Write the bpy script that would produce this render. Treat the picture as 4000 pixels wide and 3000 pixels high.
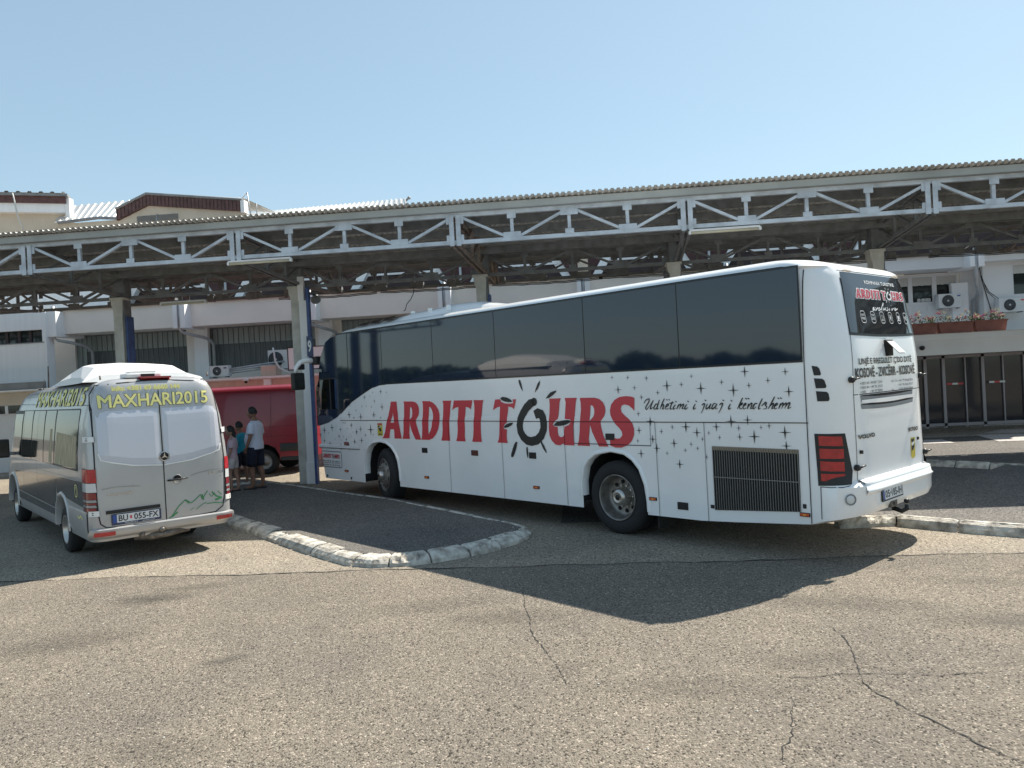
import bpy, bmesh, math, random
from mathutils import Matrix, Vector
R = math.radians
for _o in list(bpy.data.objects): bpy.data.objects.remove(_o)
SC = bpy.context.scene
COL = SC.collection
random.seed(7)
# ------------------------------------------------------------------ camera, sky, sun, exposure
# world: X to the right along the station front, Y into the depth, Z up.  The coach frame is turned against it.
AZ = 0.7372
MBUS = Matrix(((-math.cos(AZ), -math.sin(AZ), 0, 0), (math.sin(AZ), -math.cos(AZ), 0, 0), (0, 0, 1, 0), (0, 0, 0, 1)))
cd = bpy.data.cameras.new('camera'); cam = bpy.data.objects.new('camera', cd); COL.objects.link(cam)
def cam_axes(yaw, pitch, roll):
    cy, sy = math.cos(yaw), math.sin(yaw)
    fwd = Vector((sy, -cy, 0)); right = Vector((-cy, -sy, 0)); up = Vector((0, 0, 1))
    f2 = fwd*math.cos(pitch)+up*math.sin(pitch); u2 = up*math.cos(pitch)-fwd*math.sin(pitch)
    return right*math.cos(roll)+u2*math.sin(roll), u2*math.cos(roll)-right*math.sin(roll), f2
_r, _u, _f = cam_axes(0.82862, -0.00459, -0.05141)
m3 = MBUS.to_3x3(); _r, _u, _f = m3 @ _r, m3 @ _u, m3 @ _f
mw = Matrix.Identity(4)
for i in range(3):
    mw[i][0], mw[i][1], mw[i][2] = _r[i], _u[i], -_f[i]
cl = MBUS @ Vector((-3.7041, 8.1723, 2.1828))
mw[0][3], mw[1][3], mw[2][3] = cl
cam.matrix_world = mw
cd.sensor_fit = 'HORIZONTAL'; cd.sensor_width = 36; cd.lens = 36*3050.98/4000
cd.clip_start = 0.1; cd.clip_end = 2000
SC.camera = cam
SUN = Vector((.586, .616, 1)).normalized()
w = bpy.data.worlds.new('World'); SC.world = w; w.use_nodes = True
nt = w.node_tree; nt.nodes.clear()
sky = nt.nodes.new('ShaderNodeTexSky'); sky.sky_type = 'NISHITA'; sky.sun_disc = False
sky.sun_elevation = math.asin(SUN.z); sky.sun_rotation = math.atan2(SUN.x, SUN.y)
sky.air_density = 1.0; sky.dust_density = 0.6; sky.ozone_density = 1.5; sky.altitude = 300
bg = nt.nodes.new('ShaderNodeBackground'); bg.inputs[1].default_value = 0.082
wo = nt.nodes.new('ShaderNodeOutputWorld')
# a clear summer sky whose brightness is evened out a little between the sun side and the far side
SKG, SKP = 0.52, 5.6
vm = nt.nodes.new('ShaderNodeVectorMath'); vm.operation = 'SCALE'; vm.inputs[3].default_value = 1/SKP
gm = nt.nodes.new('ShaderNodeGamma'); gm.inputs[1].default_value = SKG
vm2 = nt.nodes.new('ShaderNodeVectorMath'); vm2.operation = 'MULTIPLY'; vm2.inputs[1].default_value = (SKP*.86, SKP*1.0, SKP*1.02)
nt.links.new(sky.outputs[0], vm.inputs[0]); nt.links.new(vm.outputs[0], gm.inputs[0]); nt.links.new(gm.outputs[0], vm2.inputs[0])
nt.links.new(vm2.outputs[0], bg.inputs[0]); nt.links.new(bg.outputs[0], wo.inputs[0])
sl = bpy.data.lights.new('sun', 'SUN'); sl.energy = 4.6; sl.angle = R(0.5); sl.color = (1, .93, .82)
so = bpy.data.objects.new('sun', sl); COL.objects.link(so)
so.rotation_euler = (-SUN).to_track_quat('-Z', 'Y').to_euler()
SC.view_settings.view_transform = 'Standard'; SC.view_settings.look = 'None'
SC.view_settings.gamma = 1; SC.view_settings.exposure = 0.88
SC.cycles.max_bounces = 8; SC.cycles.transparent_max_bounces = 16

# ------------------------------------------------------------------ materials
def nodes(name):
    m = bpy.data.materials.new(name); m.use_nodes = True
    t = m.node_tree; return m, t, t.nodes['Principled BSDF']
def P(name, col, rough=.6, metal=0, coat=0, spec=.5, var=0, vscale=3, bump=0, bscale=60, trans=0, alpha=1, emit=0, col2=None, streak=0, dirt=None):
    m, t, b = nodes(name)
    b.inputs['Base Color'].default_value = (*col, 1)
    b.inputs['Roughness'].default_value = rough; b.inputs['Metallic'].default_value = metal
    b.inputs['Coat Weight'].default_value = coat; b.inputs['Coat Roughness'].default_value = .06
    b.inputs['Specular IOR Level'].default_value = spec
    b.inputs['Transmission Weight'].default_value = trans; b.inputs['Alpha'].default_value = alpha
    if emit: b.inputs['Emission Color'].default_value = (*col, 1); b.inputs['Emission Strength'].default_value = emit
    tc = t.nodes.new('ShaderNodeTexCoord')
    if var or streak:
        n = t.nodes.new('ShaderNodeTexNoise'); n.inputs['Scale'].default_value = vscale; n.inputs['Detail'].default_value = 6
        src = tc.outputs['Object']
        if streak:
            mp = t.nodes.new('ShaderNodeMapping'); mp.inputs['Scale'].default_value = (6, 6, .35); t.links.new(src, mp.inputs[0]); src = mp.outputs[0]
        t.links.new(src, n.inputs['Vector'])
        r = t.nodes.new('ShaderNodeValToRGB')
        v = var or streak
        c2 = dirt or tuple(max(0, c*(1-v)) for c in col); c1 = tuple(min(1, c*(1+v*.35)) for c in col)
        r.color_ramp.elements[0].color = (*c2, 1); r.color_ramp.elements[1].color = (*c1, 1)
        r.color_ramp.elements[0].position = .3; r.color_ramp.elements[1].position = .62
        t.links.new(n.outputs[0], r.inputs[0]); t.links.new(r.outputs[0], b.inputs['Base Color'])
    if bump:
        n2 = t.nodes.new('ShaderNodeTexNoise'); n2.inputs['Scale'].default_value = bscale; n2.inputs['Detail'].default_value = 4
        t.links.new(tc.outputs['Object'], n2.inputs['Vector'])
        bp = t.nodes.new('ShaderNodeBump'); bp.inputs['Strength'].default_value = bump; bp.inputs['Distance'].default_value = .02
        t.links.new(n2.outputs[0], bp.inputs['Height']); t.links.new(bp.outputs[0], b.inputs['Normal'])
    return m
def asphalt(name, cols, big, grain=85, bumpd=.008, bumps=.8, tint=None):
    """old asphalt: stone speckle, patches and stains, rough relief"""
    m, t, b = nodes(name); L = t.links.new
    tc = t.nodes.new('ShaderNodeTexCoord'); o = tc.outputs['Object']
    v = t.nodes.new('ShaderNodeTexVoronoi'); v.inputs['Scale'].default_value = grain; v.inputs['Randomness'].default_value = 1; L(o, v.inputs['Vector'])
    n = t.nodes.new('ShaderNodeTexNoise'); n.inputs['Scale'].default_value = grain*.55; n.inputs['Detail'].default_value = 5; n.inputs['Roughness'].default_value = .7; L(o, n.inputs['Vector'])
    r = t.nodes.new('ShaderNodeValToRGB'); e = r.color_ramp.elements
    e[0].position = .36; e[0].color = (*cols[0], 1); e[1].position = .64; e[1].color = (*cols[2], 1)
    x = e.new(.48); x.color = (*cols[1], 1)
    L(n.outputs[0], r.inputs[0])
    # single pale and dark stones
    sr = t.nodes.new('ShaderNodeSeparateColor'); L(v.outputs['Color'], sr.inputs[0])
    g1 = t.nodes.new('ShaderNodeMath'); g1.operation = 'GREATER_THAN'; g1.inputs[1].default_value = .93; L(sr.outputs[0], g1.inputs[0])
    m1 = t.nodes.new('ShaderNodeMix'); m1.data_type = 'RGBA'; L(g1.outputs[0], m1.inputs[0]); L(r.outputs[0], m1.inputs[6]); m1.inputs[7].default_value = (*[min(1, c*1.5) for c in cols[2]], 1)
    g2 = t.nodes.new('ShaderNodeMath'); g2.operation = 'LESS_THAN'; g2.inputs[1].default_value = .10; L(sr.outputs[1], g2.inputs[0])
    m2 = t.nodes.new('ShaderNodeMix'); m2.data_type = 'RGBA'; L(g2.outputs[0], m2.inputs[0]); L(m1.outputs[2], m2.inputs[6]); m2.inputs[7].default_value = (*[c*.45 for c in cols[0]], 1)
    # large worn areas
    n2 = t.nodes.new('ShaderNodeTexNoise'); n2.inputs['Scale'].default_value = big; n2.inputs['Detail'].default_value = 7; n2.inputs['Roughness'].default_value = .6; L(o, n2.inputs['Vector'])
    r2 = t.nodes.new('ShaderNodeValToRGB'); r2.color_ramp.elements[0].position = .3; r2.color_ramp.elements[1].position = .68
    r2.color_ramp.elements[0].color = (.78, .78, .80, 1); r2.color_ramp.elements[1].color = (1.12, 1.09, 1.05, 1); L(n2.outputs[0], r2.inputs[0])
    m3_ = t.nodes.new('ShaderNodeMix'); m3_.data_type = 'RGBA'; m3_.blend_type = 'MULTIPLY'; m3_.inputs[0].default_value = 1; L(m2.outputs[2], m3_.inputs[6]); L(r2.outputs[0], m3_.inputs[7])
    # small oily blots
    n3 = t.nodes.new('ShaderNodeTexNoise'); n3.inputs['Scale'].default_value = .9; n3.inputs['Detail'].default_value = 3; L(o, n3.inputs['Vector'])
    r3 = t.nodes.new('ShaderNodeValToRGB'); r3.color_ramp.elements[0].position = .66; r3.color_ramp.elements[1].position = .78
    r3.color_ramp.elements[0].color = (1, 1, 1, 1); r3.color_ramp.elements[1].color = (.62, .63, .65, 1); L(n3.outputs[0], r3.inputs[0])
    m4 = t.nodes.new('ShaderNodeMix'); m4.data_type = 'RGBA'; m4.blend_type = 'MULTIPLY'; m4.inputs[0].default_value = 1; L(m3_.outputs[2], m4.inputs[6]); L(r3.outputs[0], m4.inputs[7])
    L(m4.outputs[2], b.inputs['Base Color']); b.inputs['Roughness'].default_value = .92; b.inputs['Specular IOR Level'].default_value = .25
    bp = t.nodes.new('ShaderNodeBump'); bp.inputs['Strength'].default_value = bumps; bp.inputs['Distance'].default_value = bumpd
    ad = t.nodes.new('ShaderNodeMath'); ad.operation = 'SUBTRACT'; L(n.outputs[0], ad.inputs[0]); L(v.outputs['Distance'], ad.inputs[1])
    L(ad.outputs[0], bp.inputs['Height']); L(bp.outputs[0], b.inputs['Normal'])
    return m
MT = dict(
 white_paint=P('white_paint', (.90, .905, .90), .3, coat=.6, var=.05, vscale=1.2),
 white_plain=P('white_plain', (.78, .78, .76), .45),
 glass_dark=P('glass_dark', (.014, .026, .048), .04, coat=0, spec=.75),
 glass_rear=P('glass_rear', (.02, .024, .028), .05, spec=.9),
 black=P('black_plastic', (.012, .012, .013), .45),
 black_sticker=P('black_sticker', (.02, .022, .022), .4),
 red_letter=P('red_letter', (.60, .05, .065), .4, coat=.1),
 red_letter2=P('red_letter_rear', (.55, .07, .10), .4),
 white_letter=P('white_letter', (.78, .80, .80), .5),
 rubber=P('rubber', (.022, .022, .024), .85, bump=.3, bscale=40),
 rim=P('rim_metal', (.30, .28, .26), .45, metal=.7, var=.4, vscale=9),
 hub=P('hub_metal', (.55, .52, .48), .3, metal=.85),
 chrome=P('chrome', (.6, .6, .6), .15, metal=1),
 dark_in=P('dark_interior', (.015, .015, .016), .9),
 gap=P('panel_gap', (.02, .02, .02), .9),
 red_lens=P('red_lens', (.42, .015, .02), .18, coat=.6, var=.25, vscale=14),
 orange_lens=P('orange_lens', (.62, .10, .015), .25, coat=.5),
 amber=P('amber', (.9, .45, .1), .3),
 lens_grey=P('lens_grey', (.30, .32, .33), .12, coat=.8), lens_dark=P('lens_dark_red', (.20, .012, .018), .15, coat=.8),
 clear_lens=P('clear_lens', (.62, .64, .65), .12, coat=.8),
 slat=P('grille_slat', (.24, .235, .22), .5, metal=.4),
 tan=P('tan_dust', (.30, .24, .17), .8),
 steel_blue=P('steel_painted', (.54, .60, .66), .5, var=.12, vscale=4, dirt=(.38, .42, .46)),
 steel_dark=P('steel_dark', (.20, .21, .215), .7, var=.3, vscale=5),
 steel_rust=P('steel_rust', (.24, .20, .17), .75, var=.4, vscale=7, dirt=(.13, .08, .06)),
 fascia=P('fascia', (.38, .40, .39), .6, var=.15, vscale=1.5),
 sheet=P('roof_sheet', (.66, .65, .62), .5, metal=.0, var=.2, vscale=2),
 sheet_far=P('roof_sheet_far', (.62, .62, .60), .35, metal=.3, var=.12, vscale=2),
 concrete=P('concrete', (.60, .585, .53), .85, var=.18, vscale=4, bump=.2),
 blue=P('blue_paint', (.05, .10, .27), .5, var=.35, vscale=5),
 blue_sign=P('blue_sign', (.03, .055, .14), .4),
 wall=P('wall_plaster', (.82, .775, .715), .9, var=.10, vscale=.5, bump=.25, bscale=30),
 wall_white=P('wall_white', (.86, .86, .86), .85, streak=.05, vscale=1.5),
 wall_grey=P('wall_grey', (.74, .74, .74), .9, var=.08, vscale=.7, bump=.2, bscale=25),
 beige=P('beige_wall', (.60, .52, .42), .9, var=.08, vscale=1.5),
 pink=P('pink_wall', (.66, .48, .40), .9, streak=.10, vscale=1),
 clad=P('brown_cladding', (.12, .055, .05), .6, var=.35, vscale=6),
 clad_dark=P('dark_cladding', (.05, .032, .032), .7, var=.3, vscale=5),
 gutter=P('gutter', (.24, .25, .26), .5, var=.2, vscale=3),
 pipe=P('downpipe', (.46, .47, .48), .5, metal=.3, var=.15, vscale=4),
 glazing=P('profile_glazing', (.30, .35, .34), .4, coat=0, streak=.25, vscale=3),
 glazing_painted_shade=P('profile_glazing_painted_shade', (.085, .10, .105), .4, coat=0, streak=.3, vscale=3),  # darker glass colour with a shaded reflection painted in
 window=P('window_glass', (.02, .026, .026), .05, spec=.55),
 pvc=P('window_frame_white', (.72, .73, .74), .4),
 curtain=P('curtain', (.55, .55, .53), .8),
 door_glass=P('door_glass', (.03, .032, .04), .08, spec=.6),
 alu=P('door_frame', (.32, .30, .32), .4, metal=.4),
 ac=P('ac_white', (.70, .71, .71), .45, var=.06, vscale=5),
 ac_fan=P('ac_fan', (.035, .04, .045), .6),
 vclad=P('dark_red_cladding', (.075, .032, .032), .7, var=.3, vscale=6), terracotta=P('planter_brown', (.25, .10, .08), .8, var=.2, vscale=5),
 leaf=P('leaf_green', (.07, .12, .035), .6),
 flower_pink=P('flower_pink', (.55, .10, .22), .7), flower_yel=P('flower_cream', (.75, .66, .35), .7), flower_red=P('flower_red', (.5, .05, .09), .7),
 kerb=P('kerb_concrete', (.52, .49, .43), .9, var=.45, vscale=7, bump=.9, bscale=22, dirt=(.20, .18, .15)),
 kerb_mark=P('kerb_paint', (.46, .47, .47), .9, var=.3, vscale=10, bump=.5, bscale=25),
 tube=P('lamp_tube', (.55, .52, .40), .4),
 silver=P('silver_paint', (.46, .46, .46), .34, metal=.3, coat=.5, var=.08, vscale=2),
 silver_white=P('silver_panel', (.58, .60, .66), .38, metal=.25, coat=.3),
 bumper_grey=P('bumper_grey', (.36, .345, .32), .5, metal=.25, var=.2, vscale=5),
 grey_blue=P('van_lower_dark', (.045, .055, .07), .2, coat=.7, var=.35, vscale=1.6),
 yellow=P('yellow_letter', (.85, .80, .30), .5), navy=P('navy_outline', (.035, .045, .10), .5),
 green=P('green_decal', (.06, .26, .10), .5),
 plate_w=P('plate_white', (.70, .71, .72), .4), plate_b=P('plate_blue', (.03, .08, .30), .4),
 red_van=P('red_van_paint', (.27, .022, .038), .35, coat=.5, var=.1, vscale=2),
 red_van_grey=P('red_van_trim', (.035, .04, .042), .6),
 skin=P('skin', (.27, .14, .09), .55), skin2=P('skin_light', (.42, .24, .17), .55),
 hair=P('hair', (.012, .010, .009), .6), tee_w=P('tee_white', (.68, .70, .80), .8, bump=.3, bscale=12), navy_cloth=P('navy_cloth', (.012, .014, .03), .85),
 tee_t=P('tee_turquoise', (.02, .33, .45), .8, bump=.3, bscale=12), tee_p=P('tee_pink', (.62, .45, .50), .8), short_w=P('shorts_white', (.62, .55, .52), .8),
 shoe_b=P('shoe_black', (.02, .018, .018), .7), shoe_w=P('shoe_white', (.6, .6, .58), .7),
 sign_white=P('sign_white', (.86, .86, .88), .5), sticker_y=P('sticker_yellow', (.62, .50, .06), .5),
 seat=P('seat_cloth', (.05, .05, .07), .9), wood_curtain=P('curtain_beige', (.42, .37, .25), .9, streak=.45, vscale=6),
 metal_dirty=P('hitch_metal', (.20, .18, .16), .5, metal=.6, var=.5, vscale=15),
 wire=P('cable_black', (.015, .015, .015), .6),
)

# ------------------------------------------------------------------ helpers
class MB:
    """collects shapes, links them as one mesh object"""
    def __init__(s): s.bm = bmesh.new(); s.mi = 0; s.mats = []
    def mat(s, m):
        if m not in s.mats: s.mats.append(m)
        s.mi = s.mats.index(m); return s
    def _f(s, vs, smooth=False):
        try:
            f = s.bm.faces.new(vs); f.material_index = s.mi; f.smooth = smooth; return f
        except ValueError: return None
    def box(s, a, b, M=None):
        x0, y0, z0 = [min(p, q) for p, q in zip(a, b)]; x1, y1, z1 = [max(p, q) for p, q in zip(a, b)]
        c = [(x0,y0,z0),(x1,y0,z0),(x1,y1,z0),(x0,y1,z0),(x0,y0,z1),(x1,y0,z1),(x1,y1,z1),(x0,y1,z1)]
        v = [s.bm.verts.new(M @ Vector(p) if M else p) for p in c]
        for f in ((0,3,2,1),(4,5,6,7),(0,1,5,4),(1,2,6,5),(2,3,7,6),(3,0,4,7)): s._f([v[i] for i in f])
        return s
    def bev(s, a, b, r=.01, M=None):
        """box with chamfered edges"""
        n0 = len(s.bm.verts); s.box(a, b, M); s.bm.verts.ensure_lookup_table()
        vs = s.bm.verts[n0:]; es = {e for v in vs for e in v.link_edges}
        bmesh.ops.bevel(s.bm, geom=list(es), offset=r, segments=2, profile=.6, affect='EDGES', material=-1)
        return s
    def beam(s, p, q, w, h, up=(0,0,1)):
        p, q = Vector(p), Vector(q); d = (q-p); L = d.length; d.normalize(); up = Vector(up)
        if abs(d.dot(up)) > .99: up = Vector((0, 1, 0))
        x = d.cross(up).normalized(); y = x.cross(d)
        M = Matrix(((x.x, y.x, d.x, p.x), (x.y, y.y, d.y, p.y), (x.z, y.z, d.z, p.z), (0,0,0,1)))
        return s.box((-w/2, -h/2, 0), (w/2, h/2, L), M)
    def tube(s, pts, r, n=8, caps=True, smooth=True):
        pts = [Vector(p) for p in pts]; rr = r if isinstance(r, (list, tuple)) else [r]*len(pts)
        rings = []; nrm = None
        for i, p in enumerate(pts):
            d = (pts[min(i+1, len(pts)-1)] - pts[max(i-1, 0)]).normalized()
            if nrm is None:
                nrm = d.orthogonal().normalized()
            nrm = (nrm - d*nrm.dot(d)).normalized(); bn = d.cross(nrm)
            rings.append([s.bm.verts.new(p + (nrm*math.cos(t)+bn*math.sin(t))*rr[i]) for t in [2*math.pi*k/n for k in range(n)]])
        for a, b in zip(rings, rings[1:]):
            for k in range(n): s._f([a[k], a[(k+1)%n], b[(k+1)%n], b[k]], smooth)
        if caps: s._f(list(reversed(rings[0]))); s._f(rings[-1])
        return s
    def prism(s, poly, o, ax, ay, th, hole=None):
        """flat polygon in the plane (o, ax, ay) given thickness th along ax x ay; optional one hole"""
        o, ax, ay = Vector(o), Vector(ax), Vector(ay); nz = ax.cross(ay).normalized()*th
        lays = (Vector((0,0,0)), nz) if th else (nz,)
        lv = [[s.bm.verts.new(o+ax*x+ay*y+k) for x, y in poly] for k in lays]
        n = len(poly)
        if hole:
            hv = [[s.bm.verts.new(o+ax*x+ay*y+k) for x, y in hole] for k in lays]
            for L_, H_ in zip(lv, hv):
                es = [s.bm.edges.new((L_[i], L_[(i+1)%n])) for i in range(n)] + [s.bm.edges.new((H_[i], H_[(i+1)%len(hole)])) for i in range(len(hole))]
                r = bmesh.ops.triangle_fill(s.bm, use_beauty=True, use_dissolve=False, edges=es)
                for g in r['geom']:
                    if isinstance(g, bmesh.types.BMFace): g.material_index = s.mi
            m = len(hole)
            if th:
                for i in range(m): s._f([hv[0][i], hv[0][(i+1)%m], hv[1][(i+1)%m], hv[1][i]])
        else:
            s._f(lv[-1])
            if th: s._f(list(reversed(lv[0])))
        if th:
            for i in range(n): s._f([lv[0][i], lv[0][(i+1)%n], lv[1][(i+1)%n], lv[1][i]])
        return s
    def lathe(s, prof, c, axis, n=32, smooth=True):
        """profile [(radius, height)] turned about axis through c"""
        c = Vector(c); d = Vector(axis).normalized(); x = d.orthogonal().normalized(); y = d.cross(x); rings = []
        for r, h in prof:
            if r < 1e-5: rings.append([s.bm.verts.new(c+d*h)])
            else: rings.append([s.bm.verts.new(c+d*h+(x*math.cos(t)+y*math.sin(t))*r) for t in [2*math.pi*k/n for k in range(n)]])
        for a, b in zip(rings, rings[1:]):
            for k in range(n):
                q = [a[k % len(a)], a[(k+1) % len(a)], b[(k+1) % len(b)], b[k % len(b)]]
                q2 = []
                for v in q:
                    if v not in q2: q2.append(v)
                if len(q2) > 2: s._f(q2, smooth)
        return s
    def grid(s, rows, smooth=True, closed=False):
        """quads between rows of points"""
        vr = [[s.bm.verts.new(p) for p in r] for r in rows]
        for a, b in zip(vr, vr[1:]):
            m = len(a)
            for k in range(m if closed else m-1): s._f([a[k], a[(k+1)%m], b[(k+1)%m], b[k]], smooth)
        return vr
    def ribbon(s, pts, wd, fn):
        """flat stroke along 2-D points, widths wd, placed on a surface by fn(x, y)"""
        n = len(pts); L_, R_ = [], []
        for i, (x, y) in enumerate(pts):
            a = pts[max(i-1, 0)]; b = pts[min(i+1, n-1)]; dx, dy = b[0]-a[0], b[1]-a[1]; l = math.hypot(dx, dy) or 1
            w_ = (wd[i] if isinstance(wd, (list, tuple)) else wd)/2
            L_.append(s.bm.verts.new(fn(x-dy/l*w_, y+dx/l*w_))); R_.append(s.bm.verts.new(fn(x+dy/l*w_, y-dx/l*w_)))
        for i in range(n-1): s._f([L_[i], L_[i+1], R_[i+1], R_[i]])
        return s
    def text(s, body, fn, x0, x1, y0, y1, bold=.0, shear=0, space=1.0):
        """lettering from the built-in font fitted to the box x0..x1, y0..y1; fn(x, y) puts it on its surface"""
        cu = bpy.data.curves.new('t', 'FONT'); cu.body = body; cu.offset = bold; cu.shear = shear; cu.space_character = space; cu.resolution_u = 3
        cu.fill_mode = 'FRONT'
        ob = bpy.data.objects.new('t', cu); COL.objects.link(ob)
        dg = bpy.context.evaluated_depsgraph_get(); me = bpy.data.meshes.new_from_object(ob.evaluated_get(dg))
        bpy.data.objects.remove(ob); bpy.data.curves.remove(cu)
        xs = [v.co.x for v in me.vertices]; ys = [v.co.y for v in me.vertices]
        if not xs: return s
        ax, bx_, ay, by_ = min(xs), max(xs), min(ys), max(ys)
        vs = [s.bm.verts.new(fn(x0+(v.co.x-ax)/(bx_-ax)*(x1-x0), y0+(v.co.y-ay)/(by_-ay)*(y1-y0))) for v in me.vertices]
        for p in me.polygons: s._f([vs[i] for i in p.vertices])
        bpy.data.meshes.remove(me); return s
    def fat(s, body, fac, off, x0, x1, y0, y1, d, shear=0, n=8):
        """heavier lettering: the same word laid n times round its place, each a hair above the last"""
        for i in range(n):
            a = 2*math.pi*i/n; fn = fac(off+i*.00025); dx, dy = math.cos(a)*d, math.sin(a)*d
            s.text(body, lambda x, y: fn(x+dx, y+dy), x0, x1, y0, y1, shear=shear)
        s.text(body, fac(off+n*.00025), x0, x1, y0, y1, shear=shear); return s
    def build(s, name, mat=None, parent=None, world=False, smooth=None):
        me = bpy.data.meshes.new(name)
        if mat is not None and not s.mats: s.mats = [mat]
        if world and parent is not None: s.bm.transform(LOC[parent.name].inverted())
        s.bm.normal_update(); s.bm.to_mesh(me); s.bm.free()
        for m in s.mats: me.materials.append(MT[m] if isinstance(m, str) else m)
        if smooth is not None:
            for p in me.polygons: p.use_smooth = True
            me.set_sharp_from_angle(angle=R(smooth))
        o = bpy.data.objects.new(name, me); COL.objects.link(o)
        if parent is not None:
            o.parent = parent; LOC[o.name] = LOC.get(parent.name, Matrix.Identity(4))
        return o
LOC = {}
def tag(o, label, cat, group=None):
    o['label'] = label; o['category'] = cat
    if group: o['group'] = group
    return o
def thing(name, label, cat, loc=(0,0,0), rz=0, group=None, M=None):
    o = bpy.data.objects.new(name, None); COL.objects.link(o)
    M = M or (Matrix.Translation(loc) @ Matrix.Rotation(rz, 4, 'Z'))
    o.matrix_world = M; LOC[o.name] = M.copy()
    return tag(o, label, cat, group)
def struct(mb, name, mat=None, **k):
    o = mb.build(name, mat, **k); o['kind'] = 'structure'; return o
def copy_tree(o, parent=None, **kw):
    c = o.copy(); COL.objects.link(c)
    if parent is not None: c.parent = parent
    for ch in [q for q in bpy.data.objects if q.parent == o]: copy_tree(ch, c)
    return c
def B2W(x, y, z=0): return MBUS @ Vector((x, y, z))
def F(s_, c, z): return Vector((-s_, c, z))          # station-front frame: s runs left, c depth

# ------------------------------------------------------------------ ground, kerbs, islands
g = MB(); g.grid([[(-400, -400, -.02), (400, -400, -.02)], [(-400, 600, -.02), (400, 600, -.02)]], smooth=False)
struct(g, 'ground', asphalt('ground_mat', ((.10, .095, .085), (.15, .14, .125), (.20, .19, .17)), .25, grain=40))
A1 = asphalt('asphalt_forecourt', ((.135, .117, .094), (.205, .18, .147), (.285, .25, .205)), .5, grain=80, bumpd=.010, bumps=.9)
A2 = asphalt('asphalt_bays', ((.20, .175, .14), (.27, .237, .19), (.34, .30, .245)), .6, grain=62)
A3 = asphalt('asphalt_dark', ((.095, .09, .083), (.145, .137, .125), (.20, .188, .17)), .5, grain=70, bumps=.5)
A4 = asphalt('asphalt_lane', ((.085, .082, .079), (.13, .124, .117), (.18, .17, .157)), .4, grain=60, bumps=.5)
def wobble(x, k=0): return .035*math.sin(x*2.1+k)+.02*math.sin(x*5.7+k*2)+.012*math.sin(x*13.+k)
# paler asphalt of the bays, with the worn step along its edge
xs = [-60+.12*i for i in range(1000)]
g = MB(); g.grid([[(x, .50+wobble(x)+(-.1 if x > -3 else 0), 0.0) for x in xs], [(x, 60, 0.0) for x in xs]], smooth=False); struct(g, 'bay_asphalt', A2)
g = MB(); g.grid([[(x, -60, .004) for x in xs], [(x, .56+wobble(x, .3)*.8+(-.05 if x > -3 else 0)+random.uniform(-.012, .012), .004) for x in xs]], smooth=False)
struct(g, 'forecourt_asphalt', A1)
# dark joint between the two surfaces
g = MB(); rows = [[], []]
for i, x in enumerate(xs):
    if -12 < x < 12:
        wv = .018+.02*abs(math.sin(x*1.7))*random.random(); y = .56+wobble(x, .3)*.8+(-.05 if x > -3 else 0)
        rows[0].append((x, y-wv*.5, .009)); rows[1].append((x, y+wv*.5, .009))
g.grid(rows, smooth=False); struct(g, 'asphalt_joint', 'gap')
# lane beyond the bays and the sunlit pavement in front of the station
g = MB(); g.grid([[(x, y, .004) for x in (-3.2, 40)] for y in (3.2, 14.0)], smooth=False); struct(g, 'lane_asphalt', A4)
g = MB(); g.grid([[(x, y, .008) for x in (-60, 60)] for y in (14.0, 40.0)], smooth=False)
struct(g, 'pavement', asphalt('pavement_mat', ((.22, .19, .16), (.30, .265, .225), (.38, .34, .30)), .9, grain=30, bumps=.3))
for nm, pts in (('paving_patch', [(4.9, 12.5), (6.6, 12.3), (6.7, 13.3), (5.4, 13.6)]), ('paving_patch', [(7.6, 12.2), (9.7, 12.0), (9.9, 13.6), (8.0, 14.2)]), ('paving_patch', [(8.4, 14.6), (11.2, 13.9), (11.5, 15.2), (9.3, 15.5)])):
    g = MB(); g.prism(pts, (0, 0, .010), (1, 0, 0), (0, 1, 0), .004); struct(g, nm, P('paving_pale', (.45, .42, .40), .9, var=.3, vscale=12, bump=.5, bscale=14))
# cracks: thin open joints in the asphalt
def crack(pts, wd):
    g = MB(); out = []
    for (a, b) in zip(pts, pts[1:]):
        n = max(2, int(math.dist(a, b)/.035))
        for i in range(n):
            t = i/n; out.append((a[0]+(b[0]-a[0])*t+random.uniform(-.008, .008), a[1]+(b[1]-a[1])*t+random.uniform(-.008, .008)))
    out.append(pts[-1])
    ws = [wd*(random.uniform(.15, 1.2))*min(1, 6*i/len(out)+.2, 6*(len(out)-i)/len(out)+.1) for i in range(len(out))]
    g.ribbon(out, ws, lambda x, y: (x, y, .0085)); struct(g, 'asphalt_crack', 'gap')
fc = lambda L: [(-a, b) for a, b in L]
crack(fc([(1.56,-2.9),(1.43,-2.94),(1.26,-2.94),(1.09,-2.89),(.93,-2.89),(.78,-2.9),(.56,-2.92),(.42,-2.95),(.23,-2.92),(-.03,-2.9)]), .010)
crack(fc([(.93,-2.89),(.96,-3.06),(.94,-3.25),(.87,-3.35),(.85,-3.48),(.8,-3.57),(.75,-3.66),(.72,-3.76),(.67,-3.84),(.65,-3.95),(.5,-4.2)]), .013)
crack(fc([(1.49,-3.25),(1.5,-3.36),(1.56,-3.51),(1.63,-3.82),(1.67,-3.9),(1.73,-3.96),(1.77,-4.15)]), .009)
crack(fc([(.82,-1.83),(.8,-2.03),(.8,-2.24),(.87,-2.61),(.93,-2.88)]), .012)
crack(fc([(3.5,-.41),(3.45,-.74),(3.43,-1.04),(3.35,-1.43),(3.32,-1.77),(3.27,-2.),(3.19,-2.22),(3.12,-2.46),(3.04,-2.71),(2.96,-3.1)]), .009)
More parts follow.
